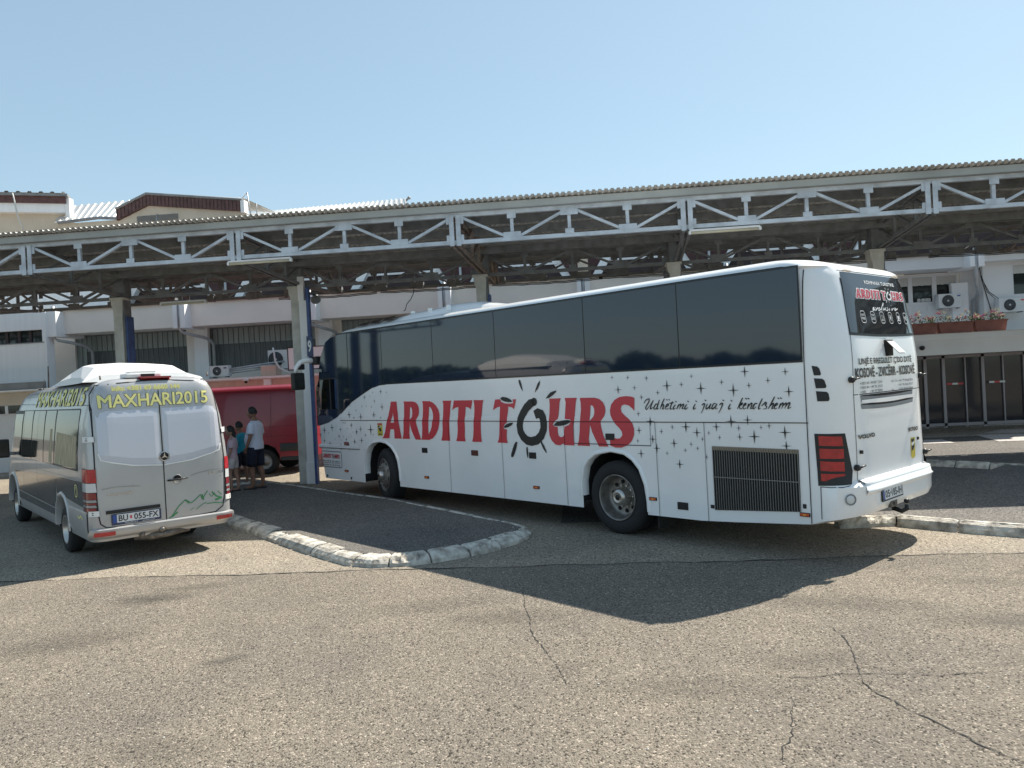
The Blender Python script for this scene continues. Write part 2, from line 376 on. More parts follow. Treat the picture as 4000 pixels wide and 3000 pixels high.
# stains
stm = P('oil_stain', (.10, .092, .08), .9, var=.25, vscale=20, alpha=.55)
def stain(x, y, a, b, rz, al=.5):
    m, t, bs = nodes('stain'); bs.inputs['Base Color'].default_value = (.07, .065, .055, 1); bs.inputs['Roughness'].default_value = .85
    tc = t.nodes.new('ShaderNodeTexCoord'); gr = t.nodes.new('ShaderNodeTexGradient'); gr.gradient_type = 'SPHERICAL'
    nn = t.nodes.new('ShaderNodeTexNoise'); nn.inputs['Scale'].default_value = 2.2; nn.inputs['Detail'].default_value = 6
    mx = t.nodes.new('ShaderNodeMix'); mx.data_type = 'RGBA'; mx.inputs[0].default_value = .35
    t.links.new(tc.outputs['Object'], nn.inputs['Vector']); t.links.new(tc.outputs['Object'], mx.inputs[6]); t.links.new(nn.outputs['Color'], mx.inputs[7])
    t.links.new(tc.outputs['Object'], gr.inputs[0])
    mu = t.nodes.new('ShaderNodeMath'); mu.operation = 'MULTIPLY'; t.links.new(gr.outputs[1], mu.inputs[0]); t.links.new(nn.outputs[0], mu.inputs[1])
    mu2 = t.nodes.new('ShaderNodeMath'); mu2.operation = 'MULTIPLY'; mu2.inputs[1].default_value = al*1.2; mu2.use_clamp = True; t.links.new(mu.outputs[0], mu2.inputs[0]); t.links.new(mu2.outputs[0], bs.inputs['Alpha'])
    g = MB(); g.grid([[(-1, -1, 0), (1, -1, 0)], [(-1, 1, 0), (1, 1, 0)]], smooth=False); o = struct(g, 'oil_stain', m)
    o.location = (x, y, .0075+random.uniform(0, .0008)); o.scale = (a, b, 1); o.rotation_euler[2] = rz
for q in [(-7.55, -.43, .55, .28, .2, .8), (-7.27, 0, .55, .2, .3, .45), (-7.6, -1.9, .8, .4, .5, .5), (-5.79, -2.38, .3, .12, .6, .6), (-5.5, -3.96, .5, .25, .1, .35), (-3.6, -1.4, .8, .3, .1, .4),
          (-.5, -1.2, 1.2, .35, -.2, .4), (.6, -1.8, .9, .3, -.1, .45), (-1.2, -2.6, .6, .25, .1, .35), (-4.4, -1.0, 1.0, .35, .3, .3), (1.0, -.6, 1.1, .25, -.2, .3), (-2.1, -3.1, .9, .3, 0, .3)]: stain(*q)
# a few crumbs of pale grit and litter on the asphalt
g = MB()
for i in range(160):
    x, y = random.uniform(-9, 3), random.uniform(-5.6, .4); r = random.uniform(.004, .011)
    g.lathe([(0, r*.7), (r, 0), (0, -r*.3)], (x, y, .008), (0, 0, 1), n=5, smooth=False)
o = g.build('grit', P('grit', (.55, .53, .48), .9)); o['kind'] = 'stuff'

def kerb(path, wd, h, nstone, name, tops=None, damage=.5, seed=1, side=-1):
    """row of worn kerb stones along a path (outer edge on the left of travel)"""
    rnd = random.Random(seed); acc = [0]
    for a, b in zip(path, path[1:]): acc.append(acc[-1]+math.dist(a, b))
    L_ = acc[-1]
    def at(s_):
        s_ = min(max(s_, 0), L_-1e-6)
        for i in range(len(path)-1):
            if s_ <= acc[i+1]:
                t = (s_-acc[i])/(acc[i+1]-acc[i]); a, b = Vector(path[i]), Vector(path[i+1])
                # smooth direction
                d0 = (Vector(path[i+1])-Vector(path[max(i-1, 0)])).normalized(); d1 = (Vector(path[min(i+2, len(path)-1)])-Vector(path[i])).normalized()
                return a.lerp(b, t), (d0*(1-t)+d1*t).normalized()
    g = MB(); sl_ = L_/nstone
    for k in range(nstone):
        s0, s1 = k*sl_+.012*rnd.random(), (k+1)*sl_-.02*rnd.random()-.008; dmg = rnd.random()**2*damage; hh = h*(1-.12*rnd.random()); off = rnd.uniform(-.015, .015)
        m = 14; rows = []
        for i in range(m+1):
            p, d = at(s0+(s1-s0)*i/m); nx = Vector((d.y, -d.x))*side; row = []
            e = .012 if i in (0, m) else 0
            for (u, z) in ((0, -.03), (.012, hh*.40), (.05, hh*.78), (.11, hh*.97), (wd*.55, hh*1.02), (wd-.03, hh*.99), (wd, hh*.9), (wd, -.03)):
                jit = dmg*rnd.uniform(0, 1)*(.055 if z > hh*.4 and u < wd*.6 else .012)
                q = p+nx*(u+off+e*(1 if u < wd/2 else -1)+jit*.8); row.append((q.x, q.y, max(-.03, z-e-jit)))
            rows.append(row)
        g.grid(rows, smooth=False)
        for r in (rows[0], rows[-1]): g._f([g.bm.verts.new(p) for p in r])
    return struct(g, name, 'kerb')
def bus2(pts): return [tuple((MBUS @ Vector((x, y, 0))).xy) for x, y in pts]
near = [(15.5, 2.35), (9.44, 2.94), (6.95, 3.14), (5.43, 3.25), (4.85, 3.26), (4.47, 3.14), (4.2, 2.84), (4.03, 2.5), (3.93, 2.1), (3.9, 1.67), (3.97, 1.12), (4.15, .72), (4.35, .52)]
nb = bus2(near)
kerb(list(reversed([(x, y) for x, y in nb])), .30, .125, 23, 'kerb', damage=.9, seed=4) if False else kerb(nb, .30, .125, 26, 'kerb', damage=1.0, seed=5)
far_ = bus2([(4.28, .62), (4.74, .50), (5.99, .38), (8.34, .11), (10.75, .08), (14.5, .05)])
kerb(far_, .13, .13, 14, 'kerb', damage=.25, seed=3)
isl = bus2([(15.5, 2.2), (9.44, 2.75), (6.95, 2.95), (5.4, 3.06), (4.75, 3.0), (4.45, 2.75), (4.25, 2.35), (4.13, 1.7), (4.2, 1.15), (4.4, .68), (4.8, .46), (6.0, .34), (8.34, .07), (10.75, .04), (15.2, .02)])
g = MB(); g.prism(isl, (0, 0, 0), (1, 0, 0), (0, 1, 0), .112); struct(g, 'island_pavement', A3)
# island of the next bay, behind the coach
kerb([(.52, 2.10), (1.2, 2.16), (1.95, 1.5), (2.75, .95), (3.6, .35)], .22, .14, 5, 'kerb', damage=.8, seed=11)
g = MB(); g.prism([(.7, 2.4), (1.3, 2.34), (2.1, 1.7), (2.9, 1.15), (3.7, .55), (9.5, 5.2), (6.2, 8.2)], (0, 0, 0), (1, 0, 0), (0, 1, 0), .10); struct(g, 'island_pavement', A4)
kerb([(3.6, 8.55), (4.05, 8.1), (4.75, 7.45), (5.3, 6.8), (6.2, 5.9)], .20, .13, 6, 'kerb', damage=.3, seed=8)

# ------------------------------------------------------------------ canopy over the bays
SP = 4.409; S9 = 9.313; J1 = 9.481
can = thing('bus_station_canopy', 'long steel truss canopy with corrugated roof on concrete columns over the bays', 'canopy', F(S9, 9.6, 0))
KS = list(range(-3, 7))                         # column lines from left to right
sk = lambda k: S9+SP*(1-k); jk = lambda k: J1+SP*(1-k)
SL, SR = 29.4, -17.5
def roofz(c): return 5.165+abs(c-9.6)*.122
# corrugated sheet
prof = []; x = SR; PITCH = .1145
while x < SL:
    prof += [(x, 0), (x+PITCH*.30, 0), (x+PITCH*.42, .030), (x+PITCH*.88, .030)]; x += PITCH
for (c0, c1) in ((6.16, 9.58), (9.62, 13.05)):
    g = MB(); rows = [[F(s_, c, roofz(c)+.055+h) for s_, h in prof] for c in (c0, c1)]
    g.grid(rows, smooth=False)
    rows = [[F(s_, c, roofz(c)+.052+h) for s_, h in prof] for c in (c0, c1)]
    g.grid(rows, smooth=False); g.build('roof_sheet', 'sheet', can, world=True)
# fascia beams, purlins
g = MB(); g.box(F(SL, 6.30, 5.49), F(SR, 6.38, 5.60)); g.box(F(SL, 6.297, 5.475), F(SR, 6.46, 5.4895)); g.build('fascia_beam', 'fascia', can, world=True)
g = MB(); g.box(F(SL, 12.82, 5.475), F(SR, 12.90, 5.59)); g.build('fascia_beam', 'steel_dark', can, world=True)
for c in (7.15, 7.85, 8.55, 9.2, 10.05, 10.75, 11.45, 12.2):
    z = roofz(c)+.052; g = MB(); g.box(F(SL, c-.03, z-.17), F(SR, c+.03, z)); g.build('purlin', 'steel_dark', can, world=True)
g = MB(); g.box(F(SL, 9.48, 5.203), F(SR, 9.72, 5.235)); g.box(F(SL, 9.46, 5.206), F(SR, 9.48, 5.30)); g.box(F(SL, 9.72, 5.206), F(SR, 9.74, 5.30)); g.build('valley_gutter', 'gutter', can, world=True)
def truss(k, c, z0, z1, mat, gus=.11):
    """one bay of lattice between joint k and k+1"""
    a, b = jk(k), jk(k+1); q = [a+(b-a)*i/4 for i in range(5)]; g = MB()
    g.box(F(a, c-.046, z1-.075), F(b, c+.05, z1-.004)); g.box(F(a, c-.052, z1-.078), F(b, c-.046, z1+.0))
    g.box(F(a, c-.046, z0+.004), F(b, c+.05, z0+.06)); g.box(F(a, c-.052, z0), F(b, c-.046, z0+.075))
    zt, zb = z1-.075, z0+.06
    for i in (1, 2, 3): g.box(F(q[i]-.032, c-.03, zb), F(q[i]+.032, c+.03, zt))
    for i in range(4):
        p0 = (q[i], zt-.02 if i % 2 == 0 else zb+.02); p1 = (q[i+1], zb+.02 if i % 2 == 0 else zt-.02)
        d = 1 if p1[0] > p0[0] else -1; e0, e1 = .14, .10
        L_ = p1[0]-p0[0]; H_ = p1[1]-p0[1]
        A_ = (p0[0]+L_*e0, p0[1]+H_*.02); B_ = (p1[0]-L_*e1, p1[1]-H_*.02)
        g.beam(F(A_[0], c-.015, A_[1]), F(B_[0], c-.015, B_[1]), .05, .058, up=(0, 1, 0)); g.beam(F(A_[0], c+.02, A_[1]), F(B_[0], c+.02, B_[1]), .02, .075, up=(0, 1, 0))
    for i, top in ((1, False), (2, True), (3, False)):              # gusset plates where diagonals meet
        z = (zt-.11, zt) if top else (zb, zb+.11)
        g.box(F(q[i]-.17, c-.058, z[0]), F(q[i]+.17, c-.0525, z[1]))
    for i, top in ((1, True), (2, False), (3, True)):
        z = (zt-.10, zt) if top else (zb, zb+.10)
        g.box(F(q[i]-.085, c-.058, z[0]), F(q[i]+.085, c-.0525, z[1]))
    for x_ in (a, b):
        s2 = 1 if x_ == b else -1
        for z in ((zt-.14, zt), (zb, zb+.12)): g.box(F(x_+s2*.05, c-.060, z[0]), F(x_+s2*.17, c-.0525, z[1]))
    return g.build('truss', mat, can, world=True)
for k in KS[:-1]:
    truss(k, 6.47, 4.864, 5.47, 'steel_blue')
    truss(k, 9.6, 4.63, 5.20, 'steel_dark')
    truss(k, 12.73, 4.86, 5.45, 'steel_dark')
for k in KS:                                    # slotted joint posts of the front truss
    g = MB(); s_ = jk(k)
    for d in (-.065, .065): g.box(F(s_+d-.045, 6.395, 4.83), F(s_+d+.045, 6.402, 5.43)); g.box(F(s_+d-.03, 6.402, 4.93), F(s_+d+.03, 6.42, 5.39))
    g.build('joint_post', 'steel_blue', can, world=True)
for k in KS:                                    # cross frames carried by each column
    s_ = sk(k); sj = jk(k); g = MB()
    for d in (-.06, .06):
        g.beam(F(sj+d, 6.5, 4.85), F(s_+d, 9.45, 4.69), .05, .06); g.beam(F(sj+d, 6.5, 5.40), F(s_+d, 9.5, 5.20), .05, .06)
        g.beam(F(s_+d, 9.75, 4.69), F(sj+d, 12.7, 4.87), .05, .06); g.beam(F(s_+d, 9.7, 5.20), F(sj+d, 12.7, 5.42), .05, .06)
    n = 3
    for side in (1, -1):
        for i in range(n):
            t0, t1 = i/n, (i+1)/n; c0 = 9.6-side*3.1*(1-t0); c1 = 9.6-side*3.1*(1-t1)
            zb0, zb1 = 4.86-.17*t0, 4.86-.17*t1; zt0, zt1 = 5.4-.2*t0, 5.4-.2*t1
            g.beam(F(s_, c0, zb0), F(s_, c1, zt1), .05, .04); g.box(F(s_-.03, c1-.03, zb1), F(s_+.03, c1+.03, zt1))
    g.build('cross_frame', 'steel_rust' if k in (2, 5) else 'steel_dark', can, world=True)
for k in KS:                                    # columns: concrete face, painted steel behind, capital
    s_ = sk(k); g = MB().mat('concrete')
    y0, y1 = 9.32, 9.62
    sa, sb = s_+.20, s_-.02
    g.prism([(-sa-.01, 0), (-sb+.02, 0), (-sb, 4.2), (-sb+.02, 4.45), (-sb+.02, 4.60), (-sa-.05, 4.60), (-sa-.05, 4.5), (-sa, 4.35)], (0, y1, 0), (1, 0, 0), (0, 0, 1), y1-y0)
    g.box(F(sa+.07, y0-.03, 4.60), F(sb-.05, y1+.02, 4.655))
    g.mat('steel_dark'); g.box(F(sb+.01, y0+.03, 0), F(sb-.045, y1+.02, 4.6)); g.mat('blue'); g.box(F(sb-.046, y0+.05, 0), F(sb-.085, y1+.04, 4.2 if k != 1 else 4.6))
    g.mat('steel_dark'); g.box(F(sa, y0+.02, 4.655), F(sb-.08, y1, 5.2)) if k != 1 else g.box(F(sa, y0+.10, 4.655), F(sb-.02, y1, 5.2))
    g.build('column', None, can, world=True)
# the bay 9 column also carries a boxed pale downpipe with a blue strip
g = MB().mat('wall_white'); g.box(F(9.285, 9.22, .1), F(9.105, 9.315, 4.3)); g.box(F(9.30, 9.215, 4.3), F(9.16, 9.317, 4.86)); g.bev(F(9.31, 9.19, 0), F(9.10, 9.33, .52), .02)
g.mat('gap'); g.box(F(9.296, 9.25, .1), F(9.284, 9.30, 4.3)); g.mat('blue'); g.box(F(9.104, 9.20, 0), F(9.045, 9.34, 4.6)); g.build('downpipe_box', None, can, world=True)

# sign 9, lamps, loudspeakers
t = thing('bay_number_sign', 'blue plate with a white 9 on the column by the coach front', 'sign', F(9.05, 9.17, 3.2))
g = MB(); g.bev(F(9.125, 9.150, 2.98), F(8.975, 9.175, 3.455), .01); g.build('plate', 'blue_sign', t, world=True)
g = MB(); g.text('9', lambda x, y: F(-x, 9.146, y), -9.098, -9.012, 3.08, 3.36, bold=.03); g.build('numeral', 'white_letter', t, world=True)
def tube_lamp(s0, s1, c, z, label):
    t = thing('fluorescent_lamp', label, 'lamp', F((s0+s1)/2, c, z), group='tube lamps hanging from the canopy trusses')
    g = MB(); g.bev(F(s0, c-.05, z+.035), F(s1, c+.05, z+.075), .008); g.build('housing', 'ac', t, world=True)
    g = MB(); g.tube([F(s0+.03, c, z+.015), F(s1-.03, c, z+.015)], .028, 10); g.build('tube', 'tube', t, world=True)
    g = MB()
    for x_ in (s0, s1): g.box(F(x_-.02, c-.04, z-.012), F(x_+.02, c+.04, z+.05))
    g.build('end_cap', 'pvc', t, world=True)
tube_lamp(9.65, 8.37, 6.44, 4.765, 'cream tube lamp under the front truss beside the bay 9 column')
tube_lamp(.62, -.67, 6.44, 4.765, 'pale tube lamp under the front truss above the rear half of the coach')
tube_lamp(12.85, 11.72, 9.58, 4.44, 'dusty pinkish tube lamp low behind the front truss over the silver minibus')
tube_lamp(5.95, 4.9, 6.44, 4.80, 'short pale lamp on the front truss above the coach roof unit') if False else None
for (s_, lab) in ((9.0, 'dark horn loudspeaker on the bay 9 column'), (.80, 'dark horn loudspeaker on the column above the coach roof edge')):
    t = thing('loudspeaker', lab, 'loudspeaker', F(s_, 9.45, 4.42))
    g = MB(); g.lathe([(.0, .0), (.04, .0), (.05, .06), (.11, .17), (.12, .20), (.10, .19), (.03, .08), (0, .08)], F(s_, 9.5, 4.45), (.3, -.5, -.55), 20); g.build('horn', 'steel_dark', t, world=True)
    g = MB(); g.box(F(s_+.05, 9.5, 4.44), F(s_-.02, 9.56, 4.50)); g.build('bracket', 'steel_dark', t, world=True)
# slack cables along the rear truss and one hanging end
g = MB()
for j, (s0, s1, z) in enumerate(((11.1, 8.3, 4.83), (8.2, 5.2, 4.84), (5.1, 2.1, 4.84), (2.2, -1.6, 4.86), (-1.2, -5.5, 4.86), (-6.3, -10.5, 4.87))):
    for d in (0, .035): g.tube([F(s0+(s1-s0)*i/14, 12.62, z-.02-d-.035*math.sin(i/14*math.pi)+.01*math.sin(i*2.3+j)) for i in range(15)], .012, 6)
g.tube([F(7.25, 12.6, 4.86), F(7.28, 12.6, 4.7), F(7.36, 12.6, 4.55), F(7.48, 12.6, 4.42), F(7.52, 12.6, 4.28), F(7.57, 12.6, 4.24)], .012, 6)
g.build('cable', 'wire', can, world=True)
for s_ in (14.3, 13.1, 11.9, 10.75, 9.4, 8.25, 7.1, 6.2, 4.9, 3.7, 2.6, 1.5, .3, -.9, -2.0, -3.1, -4.2, -5.4, -6.5, -7.7, -8.9, -10.1):
    g = MB(); wv = random.choice((.1, .16, .2)); g.box(F(s_-wv, 12.62, 4.84), F(s_+wv, 12.78, 5.02)); g.build('gusset_box', 'steel_dark', can, world=True)

# ------------------------------------------------------------------ station building
bld = thing('station_building', 'long white two storey station building with projecting beams and dark cladding behind the canopy', 'building', F(6, 17.9, 0))
def bx(p, q, name, mat, par=None): g = MB(); g.box(F(*p), F(*q)); return g.build(name, mat, par or bld, world=True)
WY = 17.9
# openings cut out by building the wall in strips
bays = [(20.8, 16.62), (16.10, 11.95), (11.0, 7.7), (6.6, 3.1), (2.1, -1.4), (-2.4, -5.9)]
g = MB(); last = 24.0
for a, b in bays:
    g.box(F(last, WY, 0), F(a, WY+.4, 4.6)); g.box(F(a, WY, 0), F(b, WY+.4, 3.06)); last = b
g.box(F(last, WY, 0), F(-6.39, WY+.4, 4.6)); g.build('wall', 'wall', bld, world=True)
bx((24, WY, 4.6), (-6.4, WY+.4, 5.36), 'wall', 'wall'); bx((-6.4, WY, 4.97), (-15, WY+.4, 5.36), 'wall', 'wall')
for a, b in bays:
    f = bx((a, WY+.14, 3.06), (b, WY+.18, 4.6), 'glazing', 'glazing')
    bx((a-.35, WY+.12, 3.06), (b, WY+.139, 3.06+.93), 'painted_shade_sheet', 'glazing_painted_shade', None)  # added dark sheet, paints the shaded reflection over the lower glass
    g = MB(); x = a
    while x > b: g.box(F(x+.008, WY+.10, 3.06), F(x-.008, WY+.119, 4.6)); x -= .19
    g.box(F(a, WY+.02, 4.53), F(b, WY+.1, 4.6)); g.build('glazing_bars', 'steel_dark', bld, world=True)
# fascia beam with its bays, box ends and downpipes
bnd = [20.57, 16.08, 11.59, 7.10, 2.61, -1.88, -6.37]
for i, (a, b) in enumerate(zip(bnd, bnd[1:]+[-9.3])):
    bx((a-.1, 16.85, 4.57 if a > -6 else 4.97), (b+.1, WY, 5.37), 'fascia_beam', 'wall' if a > -6 else 'wall_grey')
bx((-9.5, 16.95, 5.12), (-16, WY, 5.37), 'fascia_beam', 'wall_grey')
for i, a in enumerate(bnd[:-1]+[-9.32]):
    g = MB().mat('wall_white')
    if i == 0: g.box(F(a+.15, 16.4, 4.46), F(a-.15, 17.9, 5.32))
    else:
        zb_ = 4.50 if a > -9 else 4.92; g.box(F(a+.20, 16.4, zb_), F(a+.06, 17.9, 5.40)); g.box(F(a-.05, 16.4, zb_), F(a-.22, 17.9, 5.40)); g.box(F(a+.06, 16.62, zb_), F(a-.05, 17.9, 5.4))
    g.build('beam_end', None, bld, world=True)
    g = MB(); z1 = 5.5
    g.tube([F(a, 16.5, z1), F(a, 16.5, 4.42), F(a-.06, 16.62, 4.34), F(a-.42, 17.3, 4.20), F(a-.5, 17.55, 4.12), F(a-.5, 17.78, 3.98), F(a-.5, 17.78, .1)], .055, 8); g.build('downpipe', 'pipe', bld, world=True)
    bx((a-.32, 17.72, 0), (a+.18, 17.9, 4.57), 'pilaster', 'wall_white') if i else None
# gutter lip of the beam and flat roof behind it
bx((21.1, 16.72, 5.37), (-16, 16.86, 5.42), 'gutter', 'gutter'); bx((21.1, 16.86, 5.38), (-16, 24, 5.42), 'roof', 'gutter')
# upper storey: dark boarded clerestory with white V shaped frames, partly hidden by the canopy
bx((21, 20.2, 5.42), (-16, 20.6, 8.4), 'clerestory', 'clad_dark')
bx((21, 19.7, 7.0), (-16, 20.2, 7.08), 'gutter', 'wall_white')
for a in bnd:
    g = MB().mat('wall_white')
    for sgn in (1, -1):
        g.prism([(-a+sgn*.12, 5.42), (-a+sgn*.42, 5.42), (-a+sgn*1.35, 6.9), (-a+sgn*1.02, 6.9)], (0, 20.18 if sgn > 0 else 20.18, 0), (1, 0, 0), (0, 0, 1), .3*sgn*1)
    g.mat('vclad'); g.prism([(-a-.1, 5.42), (-a+.1, 5.42), (-a+1.02, 6.9), (-a-1.02, 6.9)], (0, 20.15, 0), (1, 0, 0), (0, 0, 1), .06)
    g.mat('pipe'); g.tube([F(a-.05, 19.9, 5.42), F(a-.05, 19.9, 7.0)], .05, 8)
    g.build('gable_frame', None, bld, world=True)
for a, b in zip(bnd, bnd[1:]):
    m = (a+b)/2; bx((m+1.35, 20.1, 6.35), (m-1.35, 20.2, 6.42), 'cornice', 'wall_white'); bx((m+1.3, 19.9, 5.42), (m-1.3, 20.0, 5.66), 'parapet', 'wall_white')
# a sunlit beige chimney stack
bx((2.75, 16.7, 4.3), (2.42, 17.0, 6.1), 'chimney', 'beige')

# right hand part: white windows, parapet slab, entrance
bx((-7.78, WY, 0), (-9.55, WY+.4, 2.2), 'wall', 'wall_grey') if False else None
g = MB(); 
g.box(F(-6.4, WY, 2.2), F(-9.5, WY+.4, 3.95)); g.box(F(-6.4, WY, 3.95), F(-6.9, WY+.4, 4.97)); g.box(F(-9.5, WY, 2.2), F(-10.0, WY+.4, 4.97)); g.build('wall', 'wall_grey', bld, world=True)
g = MB(); g.box(F(-9.95, 17.4, 2.2), F(-10.80, 17.9, 5.35)); g.box(F(-10.80, 17.4, 2.2), F(-12.4, 17.9, 4.0)); g.box(F(-10.80, 17.4, 5.1), F(-12.4, 17.9, 5.35)); g.box(F(-12.4, 17.4, 0), F(-16, 17.9, 5.35)); g.build('wall', 'wall_grey', bld, world=True)
g = MB()                                       # brick courses under the right window
for r_ in range(4):
    for q_ in range(4): g.box(F(-7.82-q_*.42-(.2 if r_ % 2 else 0), WY-.02, 3.13+r_*.20), F(-8.22-q_*.42-(.2 if r_ % 2 else 0), WY, 3.31+r_*.20))
g.build('brickwork', 'wall_grey', bld, world=True)
def pvcwin(s0, s1, y, z0, z1, split, nm='window'):
    w_ = MB(); e = .085
    w_.box(F(s0, y, z0), F(s1, y+.06, z0+e)); w_.box(F(s0, y, z1-e), F(s1, y+.06, z1)); w_.box(F(s0, y, z0+e), F(s0-e, y+.06, z1-e)); w_.box(F(s1+e, y, z0+e), F(s1, y+.06, z1-e))
    for sp in split: w_.box(F(sp+e*.8, y-.012, z0+e), F(sp-e*.8, y+.06, z1-e))
    f = w_.build(nm, 'pvc', bld, world=True)
    p = MB(); p.box(F(s0-e, y+.03, z0+e), F(s1+e, y+.04, z1-e)); p.build('pane', 'window', f, world=True)
    p = MB(); n = 30; zt = z1-e
    rows = [[], []]
    for i in range(n+1):
        s_ = s0-e+(s1-s0+2*e)*i/n; rows[0].append(F(s_, y+.024, zt)); rows[1].append(F(s_, y+.024, zt-.26-.02*abs(math.sin(i*1.2))))
    p.grid(rows, smooth=False); p.build('curtain', 'curtain', f, world=True)
    return f
pvcwin(-6.9, -9.46, 17.93, 3.95, 4.93, [-7.95, -8.70]); pvcwin(-10.80, -12.3, 17.44, 4.0, 5.09, [-11.6])
bx((-7.78, WY+.0, 4.94), (-9.52, WY+.02, 5.0), 'lintel', 'gutter')
p_ = MB()
for x_, r_ in ((-8.2, .05), (-8.33, .07), (-8.45, .06), (-8.52, .05)): p_.lathe([(0, 0), (r_, .02), (r_*1.1, .09), (r_*.7, .12), (0, .13)], F(x_, 17.93, 4.03), (0, 0, 1), 10)
p_.build('window_pots', 'curtain', bld, world=True)
# entrance: slab with edge, posts and glass doors
g = MB().mat('wall_grey'); g.box(F(-3, 14.5, 2.28), F(-9.75, 18, 2.70)); g.box(F(-3, 14.42, 2.70), F(-9.8, 18, 2.86)); g.mat('concrete'); g.box(F(-3, 14.40, 2.855), F(-9.85, 15.2, 2.875))
g.build('entrance_slab', None, bld, world=True)
bx((-9.85, 14.9, 2.3), (-16, 17.4, 2.86), 'entrance_slab', 'concrete')
ent = MB(); y = 17.0
ent.box(F(-3.2, y+.05, .05), F(-14, y+.07, 2.28)); e_ = ent.build('entrance_glass', 'door_glass', bld, world=True)
g = MB()
for s_ in (-4.4, -5.6, -6.8, -7.9, -8.45, -9.62, -10.85, -11.1, -12.3): g.box(F(s_+.045, y-.02, 0), F(s_-.045, y+.05, 2.28))
for z in (.06, 2.18): g.box(F(-3.2, y-.02, z), F(-14, y+.05, z+.09))
g.box(F(-9.08, y-.01, 0), F(-9.12, y+.05, 2.2)); g.box(F(-10.2, y-.01, 0), F(-10.24, y+.05, 2.2))
g.build('door_frame', 'alu', bld, world=True)
for s0, s1, cols in ((-8.52, -9.02, ('red_letter', 'white_letter', 'red_letter')), (-9.78, -10.25, ('white_letter', 'red_letter', 'white_letter'))):
    g = MB()
    for i, cc in enumerate(cols): g.mat(cc); g.box(F(s0+(s1-s0)*i/3, y-.026, 1.34), F(s0+(s1-s0)*(i+1)/3, y-.022, 1.40))
    g.build('warning_strip', None, bld, world=True)
g = MB().mat('red_letter'); g.box(F(-8.95, 17.6, .7), F(-9.5, 18.2, 1.15)); g.mat('sticker_y'); g.box(F(-9.0, 17.7, 1.7), F(-9.5, 17.75, 2.05)); g.mat('concrete'); g.box(F(-8.5, 17.8, .1), F(-9.4, 18.3, .7))
g.build('counter', None, bld, world=True)
t = thing('dome_camera', 'small dark dome camera under the entrance slab beside the coach', 'camera', F(-6.75, 14.5, 2.42))
g = MB(); g.lathe([(0, .06), (.06, .05), (.075, 0), (.05, -.05), (0, -.07)], F(-6.78, 14.42, 2.5), (0, 0, 1), 16); g.build('dome', 'black', t, world=True)
# planters with flowers on the slab
def planter(s0, s1, c, lab, fl, n):
    t = thing('flower_planter', lab, 'planter', F((s0+s1)/2, c, 2.875), group='brown planters on the entrance slab')
    g = MB(); L_ = s0-s1
    for (w0, w1, z0, z1) in ((.0, .0, 0, .0),): pass
    g.prism([(-s0+.06, 2.876), (-s1-.06, 2.876), (-s1, 3.19), (-s0, 3.19)], (0, c+.28, 0), (1, 0, 0), (0, 0, 1), .28)
    g.box(F(s0+.015, c-.015, 3.17), F(s1-.015, c+.295, 3.205)); g.build('trough', 'terracotta', t, world=True)
    lv = MB(); fw = {q: MB() for q in fl}; rnd = random.Random(n)
    for i in range(n):
        x_, y_ = rnd.uniform(s1+.03, s0-.03), rnd.uniform(c+.02, c+.26); h = .05+.16*rnd.random()*(1+.6*math.sin(x_*9))
        for q in range(7):
            p = F(x_, y_, 3.2+h*rnd.random())+Vector([rnd.uniform(-.05, .05) for _ in range(3)]); r_ = rnd.uniform(.012, .03); d = Vector([rnd.uniform(-1, 1) for _ in range(3)]).normalized(); u = d.orthogonal().normalized()*r_; v = d.cross(u)
            lv._f([lv.bm.verts.new(p+u), lv.bm.verts.new(p+v*.6), lv.bm.verts.new(p-u), lv.bm.verts.new(p-v*.6)])
        if rnd.random() < .6:
            f = rnd.choice(fl); p = F(x_, y_, 3.2+h+rnd.uniform(0, .06))
            for q in range(6):
                pp = p+Vector([rnd.uniform(-.028, .028) for _ in range(3)]); fw[f].lathe([(0, .012), (.014, 0), (0, -.01)], pp, (rnd.uniform(-1, 1), -1, 1), 5, smooth=False)
    lv.build('leaves', 'leaf', t, world=True)
    for f, b in fw.items(): b.build('blossoms', f, t, world=True)
planter(-6.45, -7.33, 14.66, 'brown planter of red and cream flowers nearest the coach, on the entrance slab', ['flower_red', 'flower_yel'], 60)
planter(-7.36, -8.32, 14.68, 'middle brown planter with cream and sparse red flowers on the entrance slab', ['flower_yel', 'flower_red'], 45)
planter(-8.35, -9.24, 14.70, 'brown planter full of pink flowers at the right end of the entrance slab', ['flower_pink', 'flower_pink', 'flower_yel'], 85)
